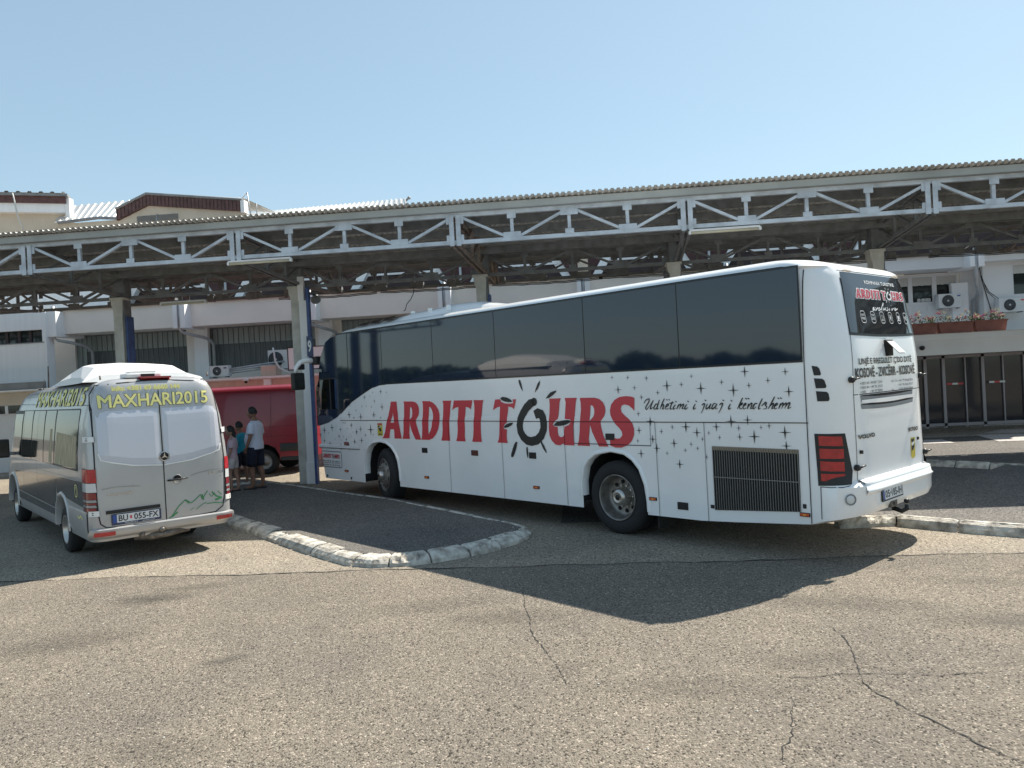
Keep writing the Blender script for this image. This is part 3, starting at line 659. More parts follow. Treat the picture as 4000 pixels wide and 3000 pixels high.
def ac_unit(s0, s1, c, z0, z1, lab, side=.26, logo=None, tilt=0):
    t = thing('air_conditioner', lab, 'air conditioner', F((s0+s1)/2, c, z0), group='outdoor air conditioning units on the station')
    wd = s0-s1; h = z1-z0
    g = MB(); g.bev(F(s0, c, z0), F(s1, c+side, z1), .012); g.build('casing', 'ac', t, world=True)
    cx = s0-wd*.40; cz = (z0+z1)/2; r = h*.41
    g = MB(); g.lathe([(0, 0), (r, 0), (r, .006), (0, .006)], F(cx, c-.004, cz), (0, -1, 0), 28); fan = g.build('fan_opening', 'ac_fan', t, world=True)
    g = MB()
    for rr in [r*q for q in (.25, .45, .62, .80, .97)]: g.tube([F(cx+rr*math.cos(a_), c-.013, cz+rr*math.sin(a_)) for a_ in [k*2*math.pi/24 for k in range(25)]], .0028, 4, caps=False)
    for k in range(12): g.beam(F(cx, c-.012, cz), F(cx+r*math.cos(k*math.pi/6), c-.012, cz+r*math.sin(k*math.pi/6)), .004, .004)
    g.build('fan_guard', 'gutter', t, world=True)
    g = MB(); g.lathe([(0, 0), (r*.17, 0), (r*.15, .01), (0, .012)], F(cx, c-.016, cz), (0, -1, 0), 16); g.build('hub', 'ac', t, world=True)
    g = MB()
    for q in (.15, .85): g.box(F(s0-wd*q+.02, c-.01, z0-.03), F(s0-wd*q-.02, c+side+.02, z0)); 
    g.build('bracket', 'gutter', t, world=True)
    if logo: g = MB(); g.box(F(s1+.15, c-.004, z1-.10), F(s1+.05, c-.001, z1-.06)); g.build('badge', logo, t, world=True)
    return t
ac_unit(14.85, 14.22, 15.9, 2.80, 3.15, 'white fan unit standing on the annex roof above the red van', logo='blue_sign')
ac_unit(13.28, 12.60, 16.9, 2.98, 3.61, 'larger unit with a rusty patched fan behind the roof box', logo=None)
ac_unit(-8.65, -9.37, 17.55, 3.78, 4.23, 'white fan unit under the double window to the right of the coach', logo='plate_b')
ac_unit(-10.22, -11.02, 17.05, 3.52, 3.95, 'fan unit with a red badge at the right edge of the view', logo='red_letter')
ac_unit(18.35, 17.75, 16.1, 2.80, 3.10, 'small unit half hidden behind the minibus roof pod')

# annex in front of the station, flat roofed
ann = thing('annex', 'low flat roofed pink and grey annex in front of the station', 'annex building', F(16, 15.5, 0))
bx((26, 15.4, 2.62), (9.2, 17.9, 2.70), 'roof', 'concrete', ann); bx((20.4, 15.36, 2.66), (9.2, 15.40, 2.72), 'roof_edge', 'wall_white', ann)
bx((26, 15.55, 0), (20.35, 17.9, 2.62), 'wall', 'wall_grey', ann); bx((20.35, 15.55, 0), (9.3, 17.9, 2.62), 'wall', 'pink', ann)
bx((26, 15.53, 2.2), (20.35, 15.55, 2.62), 'wall_band', 'beige', ann); bx((26, 15.51, 1.94), (20.6, 15.545, 2.2), 'window', 'window', ann)
for s_ in (21.65, 22.8, 24): bx((s_+.05, 15.49, 1.94), (s_-.05, 15.52, 2.2), 'window_frame', 'pvc', ann)
bx((12.85, 15.42, 0), (12.62, 15.55, 2.62), 'pilaster', 'wall_white', ann); bx((26, 15.44, 2.70), (20.3, 15.6, 2.94), 'parapet', 'gutter', ann)
bx((26, 15.36, 2.655), (20.3, 15.44, 2.70), 'parapet_trim', 'wall_white', ann)
t = tag(MB().bev(F(13.05, 15.7, 2.702), F(12.54, 16.2, 3.06), .02).build('roof_box', 'pink'), 'pinkish plastered box on the annex roof beside the leaning pipes', 'roof box')
g = MB(); 
g.tube([F(14.25, 16.0, 3.02), F(13.3, 16.6, 3.16), F(12.7, 16.85, 3.22)], .03, 8); g.tube([F(14.25, 16.0, 2.96), F(13.3, 16.5, 3.08), F(12.95, 16.8, 3.12)], .035, 8); g.tube([F(14.3, 16.3, 2.9), F(13.2, 16.7, 3.0)], .02, 6)
tag(g.build('roof_pipes', 'pipe'), 'grey pipes running over the annex roof from the fan unit to the patched unit', 'pipes')
g = MB(); g.tube([F(12.62, 15.75, 3.62), F(12.58, 15.72, 3.50), F(12.55, 15.7, 3.2), F(12.42, 15.68, 2.98), F(12.2, 15.66, 2.85), F(11.9, 15.66, 2.74)], .028, 8); g.mat('ac')
tag(g.build('cable_hose', 'steel_rust'), 'brown lagged hose curling down beside the roof box', 'hose')
t = thing('sign_board', 'blank white sign board with dark edge behind the bay 9 column', 'sign board', F(11.4, 15.6, 2.9))
g = MB(); g.box(F(12.06, 15.56, 2.88), F(10.75, 15.60, 3.57)); g.build('board', 'sign_white', t, world=True)
g = MB()
for p, q in (((12.08, 2.86), (12.05, 3.59)), ((10.76, 2.86), (10.73, 3.59)), ((12.08, 3.57), (10.73, 3.60)), ((12.08, 2.86), (10.73, 2.89))): g.box(F(p[0], 15.55, p[1]), F(q[0], 15.61, q[1]))
for s_ in (11.8, 11.0): g.box(F(s_, 15.61, 2.7), F(s_-.04, 15.65, 3.5))
g.build('frame', 'clad_dark', t, world=True)
t = thing('security_camera', 'small white bullet camera under the annex roof edge above the red van', 'camera', F(13.4, 15.35, 2.62))
g = MB(); g.bev(F(13.45, 15.22, 2.60), F(13.30, 15.42, 2.66), .01); g.build('bracket', 'ac', t, world=True); g = MB(); g.lathe([(0, 0), (.045, .01), (.05, .06), (0, .09)], F(13.36, 15.28, 2.60), (0, -.3, -1), 14); g.build('lens', 'black', t, world=True)
tag(MB().tube([F(20.22, 15.6, 2.7), F(20.2, 15.6, 3.43)], .022, 6).build('rusty_pole', 'steel_rust'), 'short rusty pole on the annex roof above the minibus windscreen', 'pole')

# left wing at the height of the station beams
wing = thing('left_wing', 'white upper wing with a dark strip window at the left edge', 'building wing', F(23, 16.4, 0))
g = MB(); g.box(F(28, 16.3, 2.7), F(20.72, 16.7, 4.30)); g.box(F(28, 16.3, 4.72), F(20.72, 16.7, 5.32)); g.box(F(20.86, 16.3, 4.3), F(20.72, 16.7, 4.72)); g.build('wall', 'wall_white', wing, world=True)
bx((28, 16.42, 4.3), (20.86, 16.48, 4.72), 'window', 'window', wing)
for s_ in (21.35, 21.75, 22.2, 22.6, 23.4, 24.2): bx((s_+.05, 16.38, 4.3), (s_-.05, 16.42, 4.72), 'window_bar', 'clad_dark', wing)
bx((22.18, 16.47, 4.36), (21.82, 16.50, 4.66), 'curtain', 'curtain', wing) ; bx((28, 16.28, 4.27), (20.8, 16.30, 4.30), 'sill', 'gutter', wing)
bx((28, 19.0, 5.4), (19.9, 19.4, 8.6), 'upper_wall', 'wall_white', wing)

# upper blocks that rise above the canopy, far left
ub = thing('upper_hall', 'cream upper block with brown boarded eaves at the far left edge', 'building', F(28, 25, 0))
g = MB()
def quadwall(mb, s0, c0, s1, c1, z00, z01, z10, z11, th=.3):
    a, b = F(s0, c0, 0), F(s1, c1, 0); d = (b-a).normalized(); n_ = Vector((-d.y, d.x, 0))*th
    v = [mb.bm.verts.new(p) for p in (a+Vector((0,0,z00)), b+Vector((0,0,z10)), b+Vector((0,0,z11)), a+Vector((0,0,z01)), a+n_+Vector((0,0,z00)), b+n_+Vector((0,0,z10)), b+n_+Vector((0,0,z11)), a+n_+Vector((0,0,z01)))]
    for f in ((0,1,2,3),(7,6,5,4),(0,4,5,1),(1,5,6,2),(2,6,7,3),(3,7,4,0)): mb._f([v[i] for i in f])
quadwall(g, 30.5, 23.0, 25.65, 25.0, 5, 10.99, 5, 10.99); g.build('wall', 'beige', ub, world=True)
g = MB(); quadwall(g, 30.6, 22.6, 25.55, 24.68, 10.75, 11.15, 10.75, 11.15, .5); g.build('soffit_band', 'wall_white', ub, world=True)
g = MB(); quadwall(g, 30.6, 22.5, 25.45, 24.60, 11.15, 11.45, 11.15, 11.45, .5); g.build('boarding', 'clad', ub, world=True)
g = MB(); quadwall(g, 30.7, 22.35, 25.30, 24.52, 11.45, 11.56, 11.45, 11.56, .6); g.build('gutter', 'gutter', ub, world=True)
def ribroof(par, A, B_, Cc, D_, pitch, h, name='roof', mat='sheet_far'):
    """ribbed metal roof over the quad A(eave left) B(eave right) C(ridge right) D(ridge left)"""
    A, B_, Cc, D_ = [F(*q) for q in (A, B_, Cc, D_)]; n_ = ((B_-A).cross(D_-A)).normalized()
    if n_.z < 0: n_ = -n_
    L_ = (B_-A).length; k = int(L_/pitch); rows = [[], []]
    for i in range(k):
        for f, hh in ((0, 0), (.55, 0), (.65, h), (.9, h)):
            t_ = (i+f)/k; rows[0].append(A.lerp(B_, t_)+n_*hh); rows[1].append(D_.lerp(Cc, t_)+n_*hh)
    g = MB(); g.grid(rows, smooth=False); return g.build(name, mat, par, world=True)
ribroof(ub, (30.7, 22.3, 11.56), (25.3, 24.45, 11.56), (25.9, 25.3, 11.60), (31.3, 23.2, 11.60), .42, .06)
g = MB(); g.tube([F(27.2, 23.6, 11.5), F(27.1, 23.55, 11.2), F(27.0, 23.6, 10.4), F(26.8, 23.7, 9.8)], .03, 6); g.build('cable', 'curtain', ub, world=True)
bx((25.55, 24.7, 9.2), (25.35, 25.0, 11.4), 'corner_trim', 'wall_white', ub)

sh = thing('sloped_roof_hall', 'hall with a bright ribbed metal roof, brown boarded gable and louvred vent above the canopy', 'building', F(22, 25, 0))
ribroof(sh, (25.75, 24.2, 10.22), (21.9, 24.2, 10.22), (22.0, 26.2, 11.50), (26.7, 26.2, 11.42), .26, .04)
g = MB(); g.tube([F(25.5, 24.1, 10.17), F(23.6, 24.1, 10.27), F(22.15, 24.1, 10.12)], .07, 8); g.build('gutter', 'gutter', sh, world=True)
bx((25.5, 24.25, 8), (22.0, 24.5, 10.15), 'wall', 'beige', sh)
g = MB(); yq = 23.7                             # gable: white wall, boarded band following the two roof slopes, gutter on top
top = [(22.45, 10.42), (21.05, 10.98), (16.78, 10.42)]
g.prism([(-a, b-.42) for a, b in top]+[(-16.85, 8.5), (-22.4, 8.5)], (0, yq+.2, 0), (1, 0, 0), (0, 0, 1), .2); g.build('gable_wall', 'beige', sh, world=True)
g = MB(); g.prism([(-a, b) for a, b in top]+[(-a, b-.46) for a, b in reversed(top)], (0, yq-.002, 0), (1, 0, 0), (0, 0, 1), .15); g.build('boarding', 'clad', sh, world=True)
g = MB()
for i in range(34):
    t_ = i/33; s_ = 22.4-(22.4-16.9)*t_; z_ = (10.42+(10.98-10.42)*(22.45-s_)/1.4) if s_ > 21.05 else 10.98-(10.98-10.42)*(21.05-s_)/4.27
    g.box(F(s_, yq-.17, z_-.46), F(s_-.012, yq-.15, z_))
g.build('board_joints', 'clad_dark', sh, world=True)
g = MB(); g.tube([F(a, yq-.17, b+.03) for a, b in top], .06, 8); g.build('gutter', 'gutter', sh, world=True)
ribroof(sh, (21.05, 23.6, 11.02), (16.7, 23.6, 10.47), (16.7, 27, 10.6), (21.05, 27, 11.15), .30, .04)
bx((16.86, 23.5, 9.9), (16.7, 23.9, 10.42), 'corner_trim', 'wall_white', sh)
g = MB()
for i in range(9): g.box(F(21.6, yq-.04, 9.84+i*.03), F(19.75, yq-.005, 9.852+i*.03))
g.box(F(20.72, yq-.045, 9.8), F(20.66, yq, 10.12)); g.build('louvre_vent', 'gutter', sh, world=True)
t = thing('tv_antenna', 'thin leaning antenna mast at the end of the boarded gable', 'antenna', F(16.64, 24, 9.9))
g = MB(); g.tube([F(16.62, 24, 9.7), F(16.76, 24, 10.86)], .028, 6); g.tube([F(16.76, 24, 10.84), F(17.2, 24, 10.42)], .018, 5); g.build('mast', 'pipe', t, world=True)
g = MB()
for i in range(6): g.tube([F(16.8+i*.07, 23.7, 10.79-i*.065), F(16.8+i*.07, 24.3, 10.79-i*.065)], .005, 4)
g.tube([F(16.37, 24, 9.8), F(16.36, 24, 10.36)], .02, 5); g.build('rods', 'pipe', t, world=True)
fr = thing('far_roof', 'low ribbed metal roof glinting behind the canopy edge', 'roof', F(14, 28, 0))
ribroof(fr, (19.5, 26.5, 10.2), (10.3, 26.5, 10.35), (10.7, 28, 11.06), (18.5, 28, 10.9), .26, .05)
bx((19.5, 26.7, 7), (10.4, 28, 10.2), 'wall', 'wall', fr)
g = MB(); g.tube([F(10.75, 28, 10.9), F(10.6, 28, 11.05)], .05, 6); g.lathe([(0, 0), (.07, .02), (.09, .08), (.05, .14), (0, .16)], F(10.55, 28, 11.0), (0, 0, 1), 10); g.build('vent_cap', 'gutter', fr, world=True)

g = MB(); g.tube([F(-9.85, 17.37, 5.0), F(-9.9, 17.37, 4.6), F(-10.0, 17.37, 4.2), F(-10.12, 17.37, 3.7), F(-10.15, 17.37, 3.3)], .014, 5); g.tube([F(-9.87, 17.37, 4.8), F(-10.05, 17.37, 4.2), F(-10.25, 17.3, 3.96)], .010, 5); g.tube([F(-9.87, 17.37, 4.7), F(-10.1, 17.37, 4.2), F(-10.35, 17.3, 3.96)], .010, 5); g.build('cable', 'wire', bld, world=True)

# ------------------------------------------------------------------ the white coach (own frame: x forward, y=0 left side, z up)
bus = thing('coach', 'large white touring coach with red lettering and tinted windows parked at bay 9', 'coach', M=MBUS)
BW, RCX, RCY, NE = 2.52, .42, .62, 2.5
def lerp(x, t):
    if x <= t[0][0]: return t[0][1]
    for (a, b), (c, d) in zip(t, t[1:]):
        if x <= c: return b+(d-b)*(x-a)/(c-a)
    return t[-1][1]
SIDE = [(2.2, 0), (3.28, -.035), (3.33, -.06), (3.37, -.105), (3.40, -.19), (3.42, -.32), (3.44, -.57), (3.455, -.97)]
def ty(z): return 0 if z < 2.2 else lerp(z, SIDE)
XR = [(.3, .12), (.45, -.01), (.6, -.05), (.84, -.05), (.9, .03), (2.2, .05), (2.5, .08), (3.0, .17), (3.2, .22), (3.25, .25), (3.30, .31), (3.34, .39), (3.37, .49), (3.40, .64), (3.42, .85), (3.44, 1.1), (3.455, 1.5)]
def xr(z): return lerp(z, XR)
XF = [(.3, 11.3), (.9, 11.42), (1.41, 11.44), (1.83, 11.36), (2.6, 11.27), (2.95, 11.14), (3.1, 11.0), (3.2, 10.88), (3.28, 10.68), (3.33, 10.5), (3.37, 10.32), (3.40, 10.1), (3.42, 9.9), (3.44, 9.6), (3.455, 9.2)]
def xf(z): return lerp(z, XF)
def rear_x(y, z):
    yl = ty(z); yr = -BW-.4*ty(z)
    b = min(1, max(0, (y-(yl-RCY))/RCY, ((yr+RCY)-y)/RCY)); return xr(z)+RCX-RCX*(1-b**NE)**(1/NE)
def side_pt(x, z, off=.006):
    """point on the left side incl. the rounded rear corner, pushed out by off"""
    x0 = xr(z)+RCX; yl = ty(z)
    if x >= x0: return Vector((x, yl+off, z))
    a = min(1, (x0-x)/RCX); b = (1-a**NE)**(1/NE); y = yl-RCY+RCY*b
    n_ = Vector((-(a**(NE-1))/RCX, (b**(NE-1))/RCY, 0)).normalized(); return Vector((x, y, z))+n_*off
def rear_pt(y, z, off=.006):
    yl = ty(z); yr = -BW-.4*ty(z); s_ = 1
    b = (y-(yl-RCY))/RCY
    if b < 0: b = ((yr+RCY)-y)/RCY; s_ = -1
    b = min(max(b, 0), .999); a = (1-b**NE)**(1/NE); x = xr(z)+RCX-RCX*a
    n_ = Vector((-(a**(NE-1))/RCX, s_*(b**(NE-1))/RCY, 0)).normalized(); return Vector((x, y, z))+n_*off
def zbot(x): return lerp(x, [(0, .50), (.45, .43), (1.77, .335), (3, .33), (12, .33)])
def plan(z):
    yl, yr = ty(z), -BW-.4*ty(z); a, b = xr(z), xf(z); pts = []
    sc = min(1, (yl-yr)/2.3); kk = 1 if z < 3.28 else .7; rx, ry = RCX*kk, RCY*sc*kk; N_ = 14
    for i in range(N_+1):                                     # left rear corner, from the back to the side
        t = math.pi/2*i/N_; pts.append((a+rx-rx*math.cos(t)**(2/NE), yl-ry+ry*math.sin(t)**(2/NE)))
    fr_, fy = .16, .34*sc
    for i in range(1, 24): pts.append((a+rx+(b-fr_-a-rx)*i/24, yl))
    for i in range(9):
        t = math.pi/2*i/8; pts.append((b-fr_+fr_*math.sin(t), yl-fy+fy*math.cos(t)))
    for i in range(1, 8):
        y = yl-fy+(yr-yl+2*fy)*i/8; pts.append((b+.22*(1-((y-(yl+yr)/2)/((yl-yr)/2))**2)*.6, y))
    for i in range(9):
        t = math.pi/2*(1-i/8); pts.append((b-fr_+fr_*math.sin(t), yr+fy-fy*math.cos(t)))
    for i in range(23, 0, -1): pts.append((a+rx+(b-fr_-a-rx)*i/24, yr))
    for i in range(N_, -1, -1):
        t = math.pi/2*i/N_; pts.append((a+rx-rx*math.cos(t)**(2/NE), yr+ry-ry*math.sin(t)**(2/NE)))
    for i in range(1, 8): pts.append((a, yr+ry+(yl-ry-yr-ry)*i/8))
    return pts
ZL = [.3, .45, .6, .84, .9, 1.1, 1.41, 1.6, 1.83, 2.05, 2.2]+[2.2+.12*i for i in range(1, 9)]+[3.20, 3.25, 3.28, 3.31, 3.34, 3.37, 3.40, 3.42, 3.44, 3.455]
g = MB().mat('white_paint').mat('dark_in').mat('white_paint')
rows = []
for i, z in enumerate(ZL): rows.append([(x, y, max(z, zbot(x)+.025*i)) if z < 1 else (x, y, z) for x, y in plan(z)])
vr = g.grid(rows, closed=True); g._f(list(reversed(vr[0]))); g._f(vr[-1], True)
bmesh.ops.recalc_face_normals(g.bm, faces=g.bm.faces[:])
body = g.build('body', None, bus)
ARC_F = [(9.60, .1), (9.59, .7), (9.52, .92), (9.42, 1.03), (9.27, 1.11), (9.02, 1.14), (8.80, 1.115), (8.64, 1.04), (8.52, .93), (8.45, .8), (8.41, .6), (8.40, .1)]
ARC_R = [(3.83, .1), (3.83, .7), (3.78, .9), (3.69, 1.01), (3.56, 1.09), (3.28, 1.14), (3.05, 1.11), (2.92, 1.04), (2.81, .92), (2.73, .72), (2.70, .5), (2.69, .1)]
cut = MB().mat('white_paint').mat('dark_in')
for A_ in (ARC_F, ARC_R):
    cut.prism(A_, (0, .2, 0), (1, 0, 0), (0, 0, 1), .95); cut.prism(A_, (0, -BW+.75, 0), (1, 0, 0), (0, 0, 1), .95)
cut.prism([(10.46, .3), (11.20, .3), (11.20, -.18), (12.2, -.18), (12.2, -BW+.18), (11.20, -BW+.18), (11.20, -BW-.3), (10.46, -BW-.3)], (0, 0, 1.77), (1, 0, 0), (0, 1, 0), .64)
cut.prism([(-1.72, .46), (-.22, .46), (-.22, .3), (-1.72, .3)], (-.3, 0, 0), (0, 1, 0), (0, 0, 1), .01) if False else None
bmesh.ops.recalc_face_normals(cut.bm, faces=cut.bm.faces[:])
cutter = cut.build('cutter', None, bus); bm_ = body.modifiers.new('b', 'BOOLEAN'); bm_.object = cutter; bm_.operation = 'DIFFERENCE'; bm_.solver = 'EXACT'; bm_.use_self = True
bm_.material_mode = 'INDEX'
dg = bpy.context.evaluated_depsgraph_get(); me = bpy.data.meshes.new_from_object(body.evaluated_get(dg)); body.modifiers.clear(); body.data = me
bpy.data.objects.remove(cutter)
for p in me.polygons: p.use_smooth = True
me.set_sharp_from_angle(angle=R(28))

# wheel arch lips
for A_, nm in ((ARC_F, 'front'), (ARC_R, 'rear')):
    g = MB(); c = (sum(p[0] for p in A_)/len(A_), .6)
    pts = []
    for a, b in zip(A_, A_[1:]):
        for k in range(3): pts.append((a[0]+(b[0]-a[0])*k/3, a[1]+(b[1]-a[1])*k/3))
    pts.append(A_[-1]); pts = [p for p in pts if p[1] > .34]
    rows = []
    for (e, o_) in ((-.004, -.12), (-.004, .012), (.012, .02), (.035, .014), (.055, .001)):
        row = []
        for i, (x, z) in enumerate(pts):
            a = pts[max(i-1, 0)]; b = pts[min(i+1, len(pts)-1)]; dx, dz = b[0]-a[0], b[1]-a[1]; l = math.hypot(dx, dz); nx, nz = dz/l, -dx/l
            row.append((x+nx*e*(1), o_, z+nz*e))
        rows.append(row)
    g.grid(rows); g.build('wheel_arch_lip', 'white_paint', bus)

# window band
TOPW = [(.46, 3.29), (1.5, 3.30), (10.0, 3.31), (10.31, 3.31), (10.67, 3.275), (10.89, 3.19), (11.08, 2.95), (11.2, 2.68), (11.30, 1.83), (11.405, 1.41)]
BOTW = [(.46, 2.218), (8.64, 2.228), (8.92, 2.215), (9.2, 2.17), (9.57, 2.05), (9.96, 1.91), (10.21, 1.78), (10.54, 1.6), (10.92, 1.48), (11.2, 1.43), (11.405, 1.405)]
def sidewin(mb, x0, x1, off, inset=0, hole=None, bot=None):
    xs_ = sorted(set([x0, x1]+[x for x, _ in TOPW+BOTW if x0 < x < x1]+[x0+(x1-x0)*i/12 for i in range(13)]+([h for h in hole[:2]] if hole and x0 < hole[0] else [])))
    rws = []
    for x in xs_:
        b_, t_ = (bot(x) if bot else lerp(x, BOTW))+inset, lerp(x, TOPW)-inset
        zs = [b_+(t_-b_)*i/10 for i in range(11)]
        if hole:
            zs = [b_, min(max(hole[2], b_), t_)] + [min(max(hole[2]+(hole[3]-hole[2])*i/3, b_), t_) for i in (1, 2, 3)]+[max(hole[3], b_)+(t_-max(hole[3], b_))*i/6 for i in range(1, 7)]
        rws.append([Vector((x, side_pt(x, 2.15, off).y, z)) for z in zs])
    vs = [[mb.bm.verts.new(p) for p in r] for r in rws]
    for i in range(len(vs)-1):
        for k in range(10):
            if hole and hole[0]-.001 <= xs_[i] and xs_[i+1] <= hole[1]+.001 and 1 <= k <= 3: continue
            mb._f([vs[i][k], vs[i+1][k], vs[i+1][k+1], vs[i][k+1]], True)
g = MB(); sidewin(g, .46, 10.40, .004); g.build('window_band', P('window_seal', (.008, .010, .014), .22), bus)
seams = [.47, 2.08, 3.66, 5.56, 7.2, 8.8, 10.02]
for a, b in zip(seams, seams[1:]):
    g = MB(); sidewin(g, a+.008, b-.008, .0075, .024); g.build('side_window', 'glass_dark', bus)
g = MB(); sidewin(g, 10.04, 11.40, .0075, .02, hole=(10.46, 11.20, 1.77, 2.41)); g.build('driver_window', 'glass_dark', bus)
mt, t_, bs = nodes('glass_clear'); bs.inputs['Base Color'].default_value = (.35, .42, .40, 1); bs.inputs['Transmission Weight'].default_value = 1; bs.inputs['Roughness'].default_value = 0; bs.inputs['IOR'].default_value = 1.1; MT['glass_clear'] = mt
for y_, nm in ((.004, 'driver_pane'), (-BW-.004, 'door_pane')):
    g = MB(); g.grid([[(10.46, y_, 1.77), (11.20, y_, 1.77)], [(10.46, y_, 2.41), (11.20, y_, 2.41)]], smooth=False); g.build(nm, 'glass_clear', bus)
g = MB(); g.box((10.76, .002, 1.77), (10.80, .012, 2.41)); g.box((10.44, .002, 2.40), (11.22, .012, 2.43)); g.build('driver_window_bar', 'black', bus)
g = MB().mat('seat'); g.bev((10.60, -.35, 1.70), (10.72, -.85, 2.3), .03); g.bev((10.5, -1.0, 1.7), (10.56, -2.3, 2.05), .02); g.mat('black'); g.lathe([(.19, 0), (.205, .012), (.19, .024)], (11.0, -.55, 1.85), (-.5, 0, .85), 24); g.tube([(11.12, -.9, 1.7), (11.12, -1.6, 1.95), (11.12, -2.2, 1.75)], .04, 8); g.build('cab_interior', None, bus)
# black trim closing the gap above the window panes
g = MB(); rr = []
xs3 = [.66+i*.345 for i in range(30)]; g.grid([[(x, .008, lerp(x, TOPW)-.002) for x in xs3], [(x, .008, lerp(x, TOPW)+.006) for x in xs3], [(x, -.05, lerp(x, TOPW)+.012) for x in xs3]]); g.build('window_trim', 'black', bus)
# trim strip with gap under it, all hatch joints
g = MB()
rows = [[(x, o_, z) for x in (.43, .6, 3, 6, 9, 10.44)] for (o_, z) in ((.001, 1.628), (.0042, 1.622), (.0045, 1.60), (.0045, 1.575), (.0035, 1.556), (.0005, 1.552))]
g.grid(rows, smooth=False); g.build('side_trim', 'white_paint', bus)
def jline(x0, z0, x1, z1, w_=.010, nm='hatch_joint', off=.0095):
    g = MB(); g.ribbon([(x0+(x1-x0)*i/4, z0+(z1-z0)*i/4) for i in range(5)], w_, lambda x, z: side_pt(x, z, off)); return g
g = MB()
for L_ in ([(.43, 1.549), (10.44, 1.549)], [(6.86, 1.545), (6.86, .335)], [(5.51, 1.545), (5.50, .335)], [(4.14, 1.545), (4.13, .335)], [(2.51, 1.545), (2.50, .335)], [(1.77, 1.545), (1.765, .335)],
           [(3.95, 1.24), (2.59, 1.24)], [(2.59, 1.24), (2.59, 1.545)], [(3.95, 1.24), (3.95, 1.545)], [(11.36, .965), (9.74, .972)]):
    wd = .006 if L_[0][0] == L_[1][0] or abs(L_[0][0]-L_[1][0]) < .1 else .010
    g.ribbon([(L_[0][0]+(L_[1][0]-L_[0][0])*i/6, L_[0][1]+(L_[1][1]-L_[0][1])*i/6) for i in range(7)], wd, lambda x, z: side_pt(x, z, .0095))
g.build('hatch_joints', 'gap', bus)
g = MB(); g.ribbon([(.445+.0*i, .44+(3.36-.44)*i/24) for i in range(25)], .010, lambda x, z: side_pt(x, z, .009)); g.build('rear_joint', 'gap', bus)
g = MB(); g.grid([[(x, o_, z) for x in (11.36, 9.74)] for (o_, z) in ((.0, 1.04), (.012, 1.03), (.012, .985), (.0, .975))], smooth=False); g.build('front_trim', 'white_paint', bus)

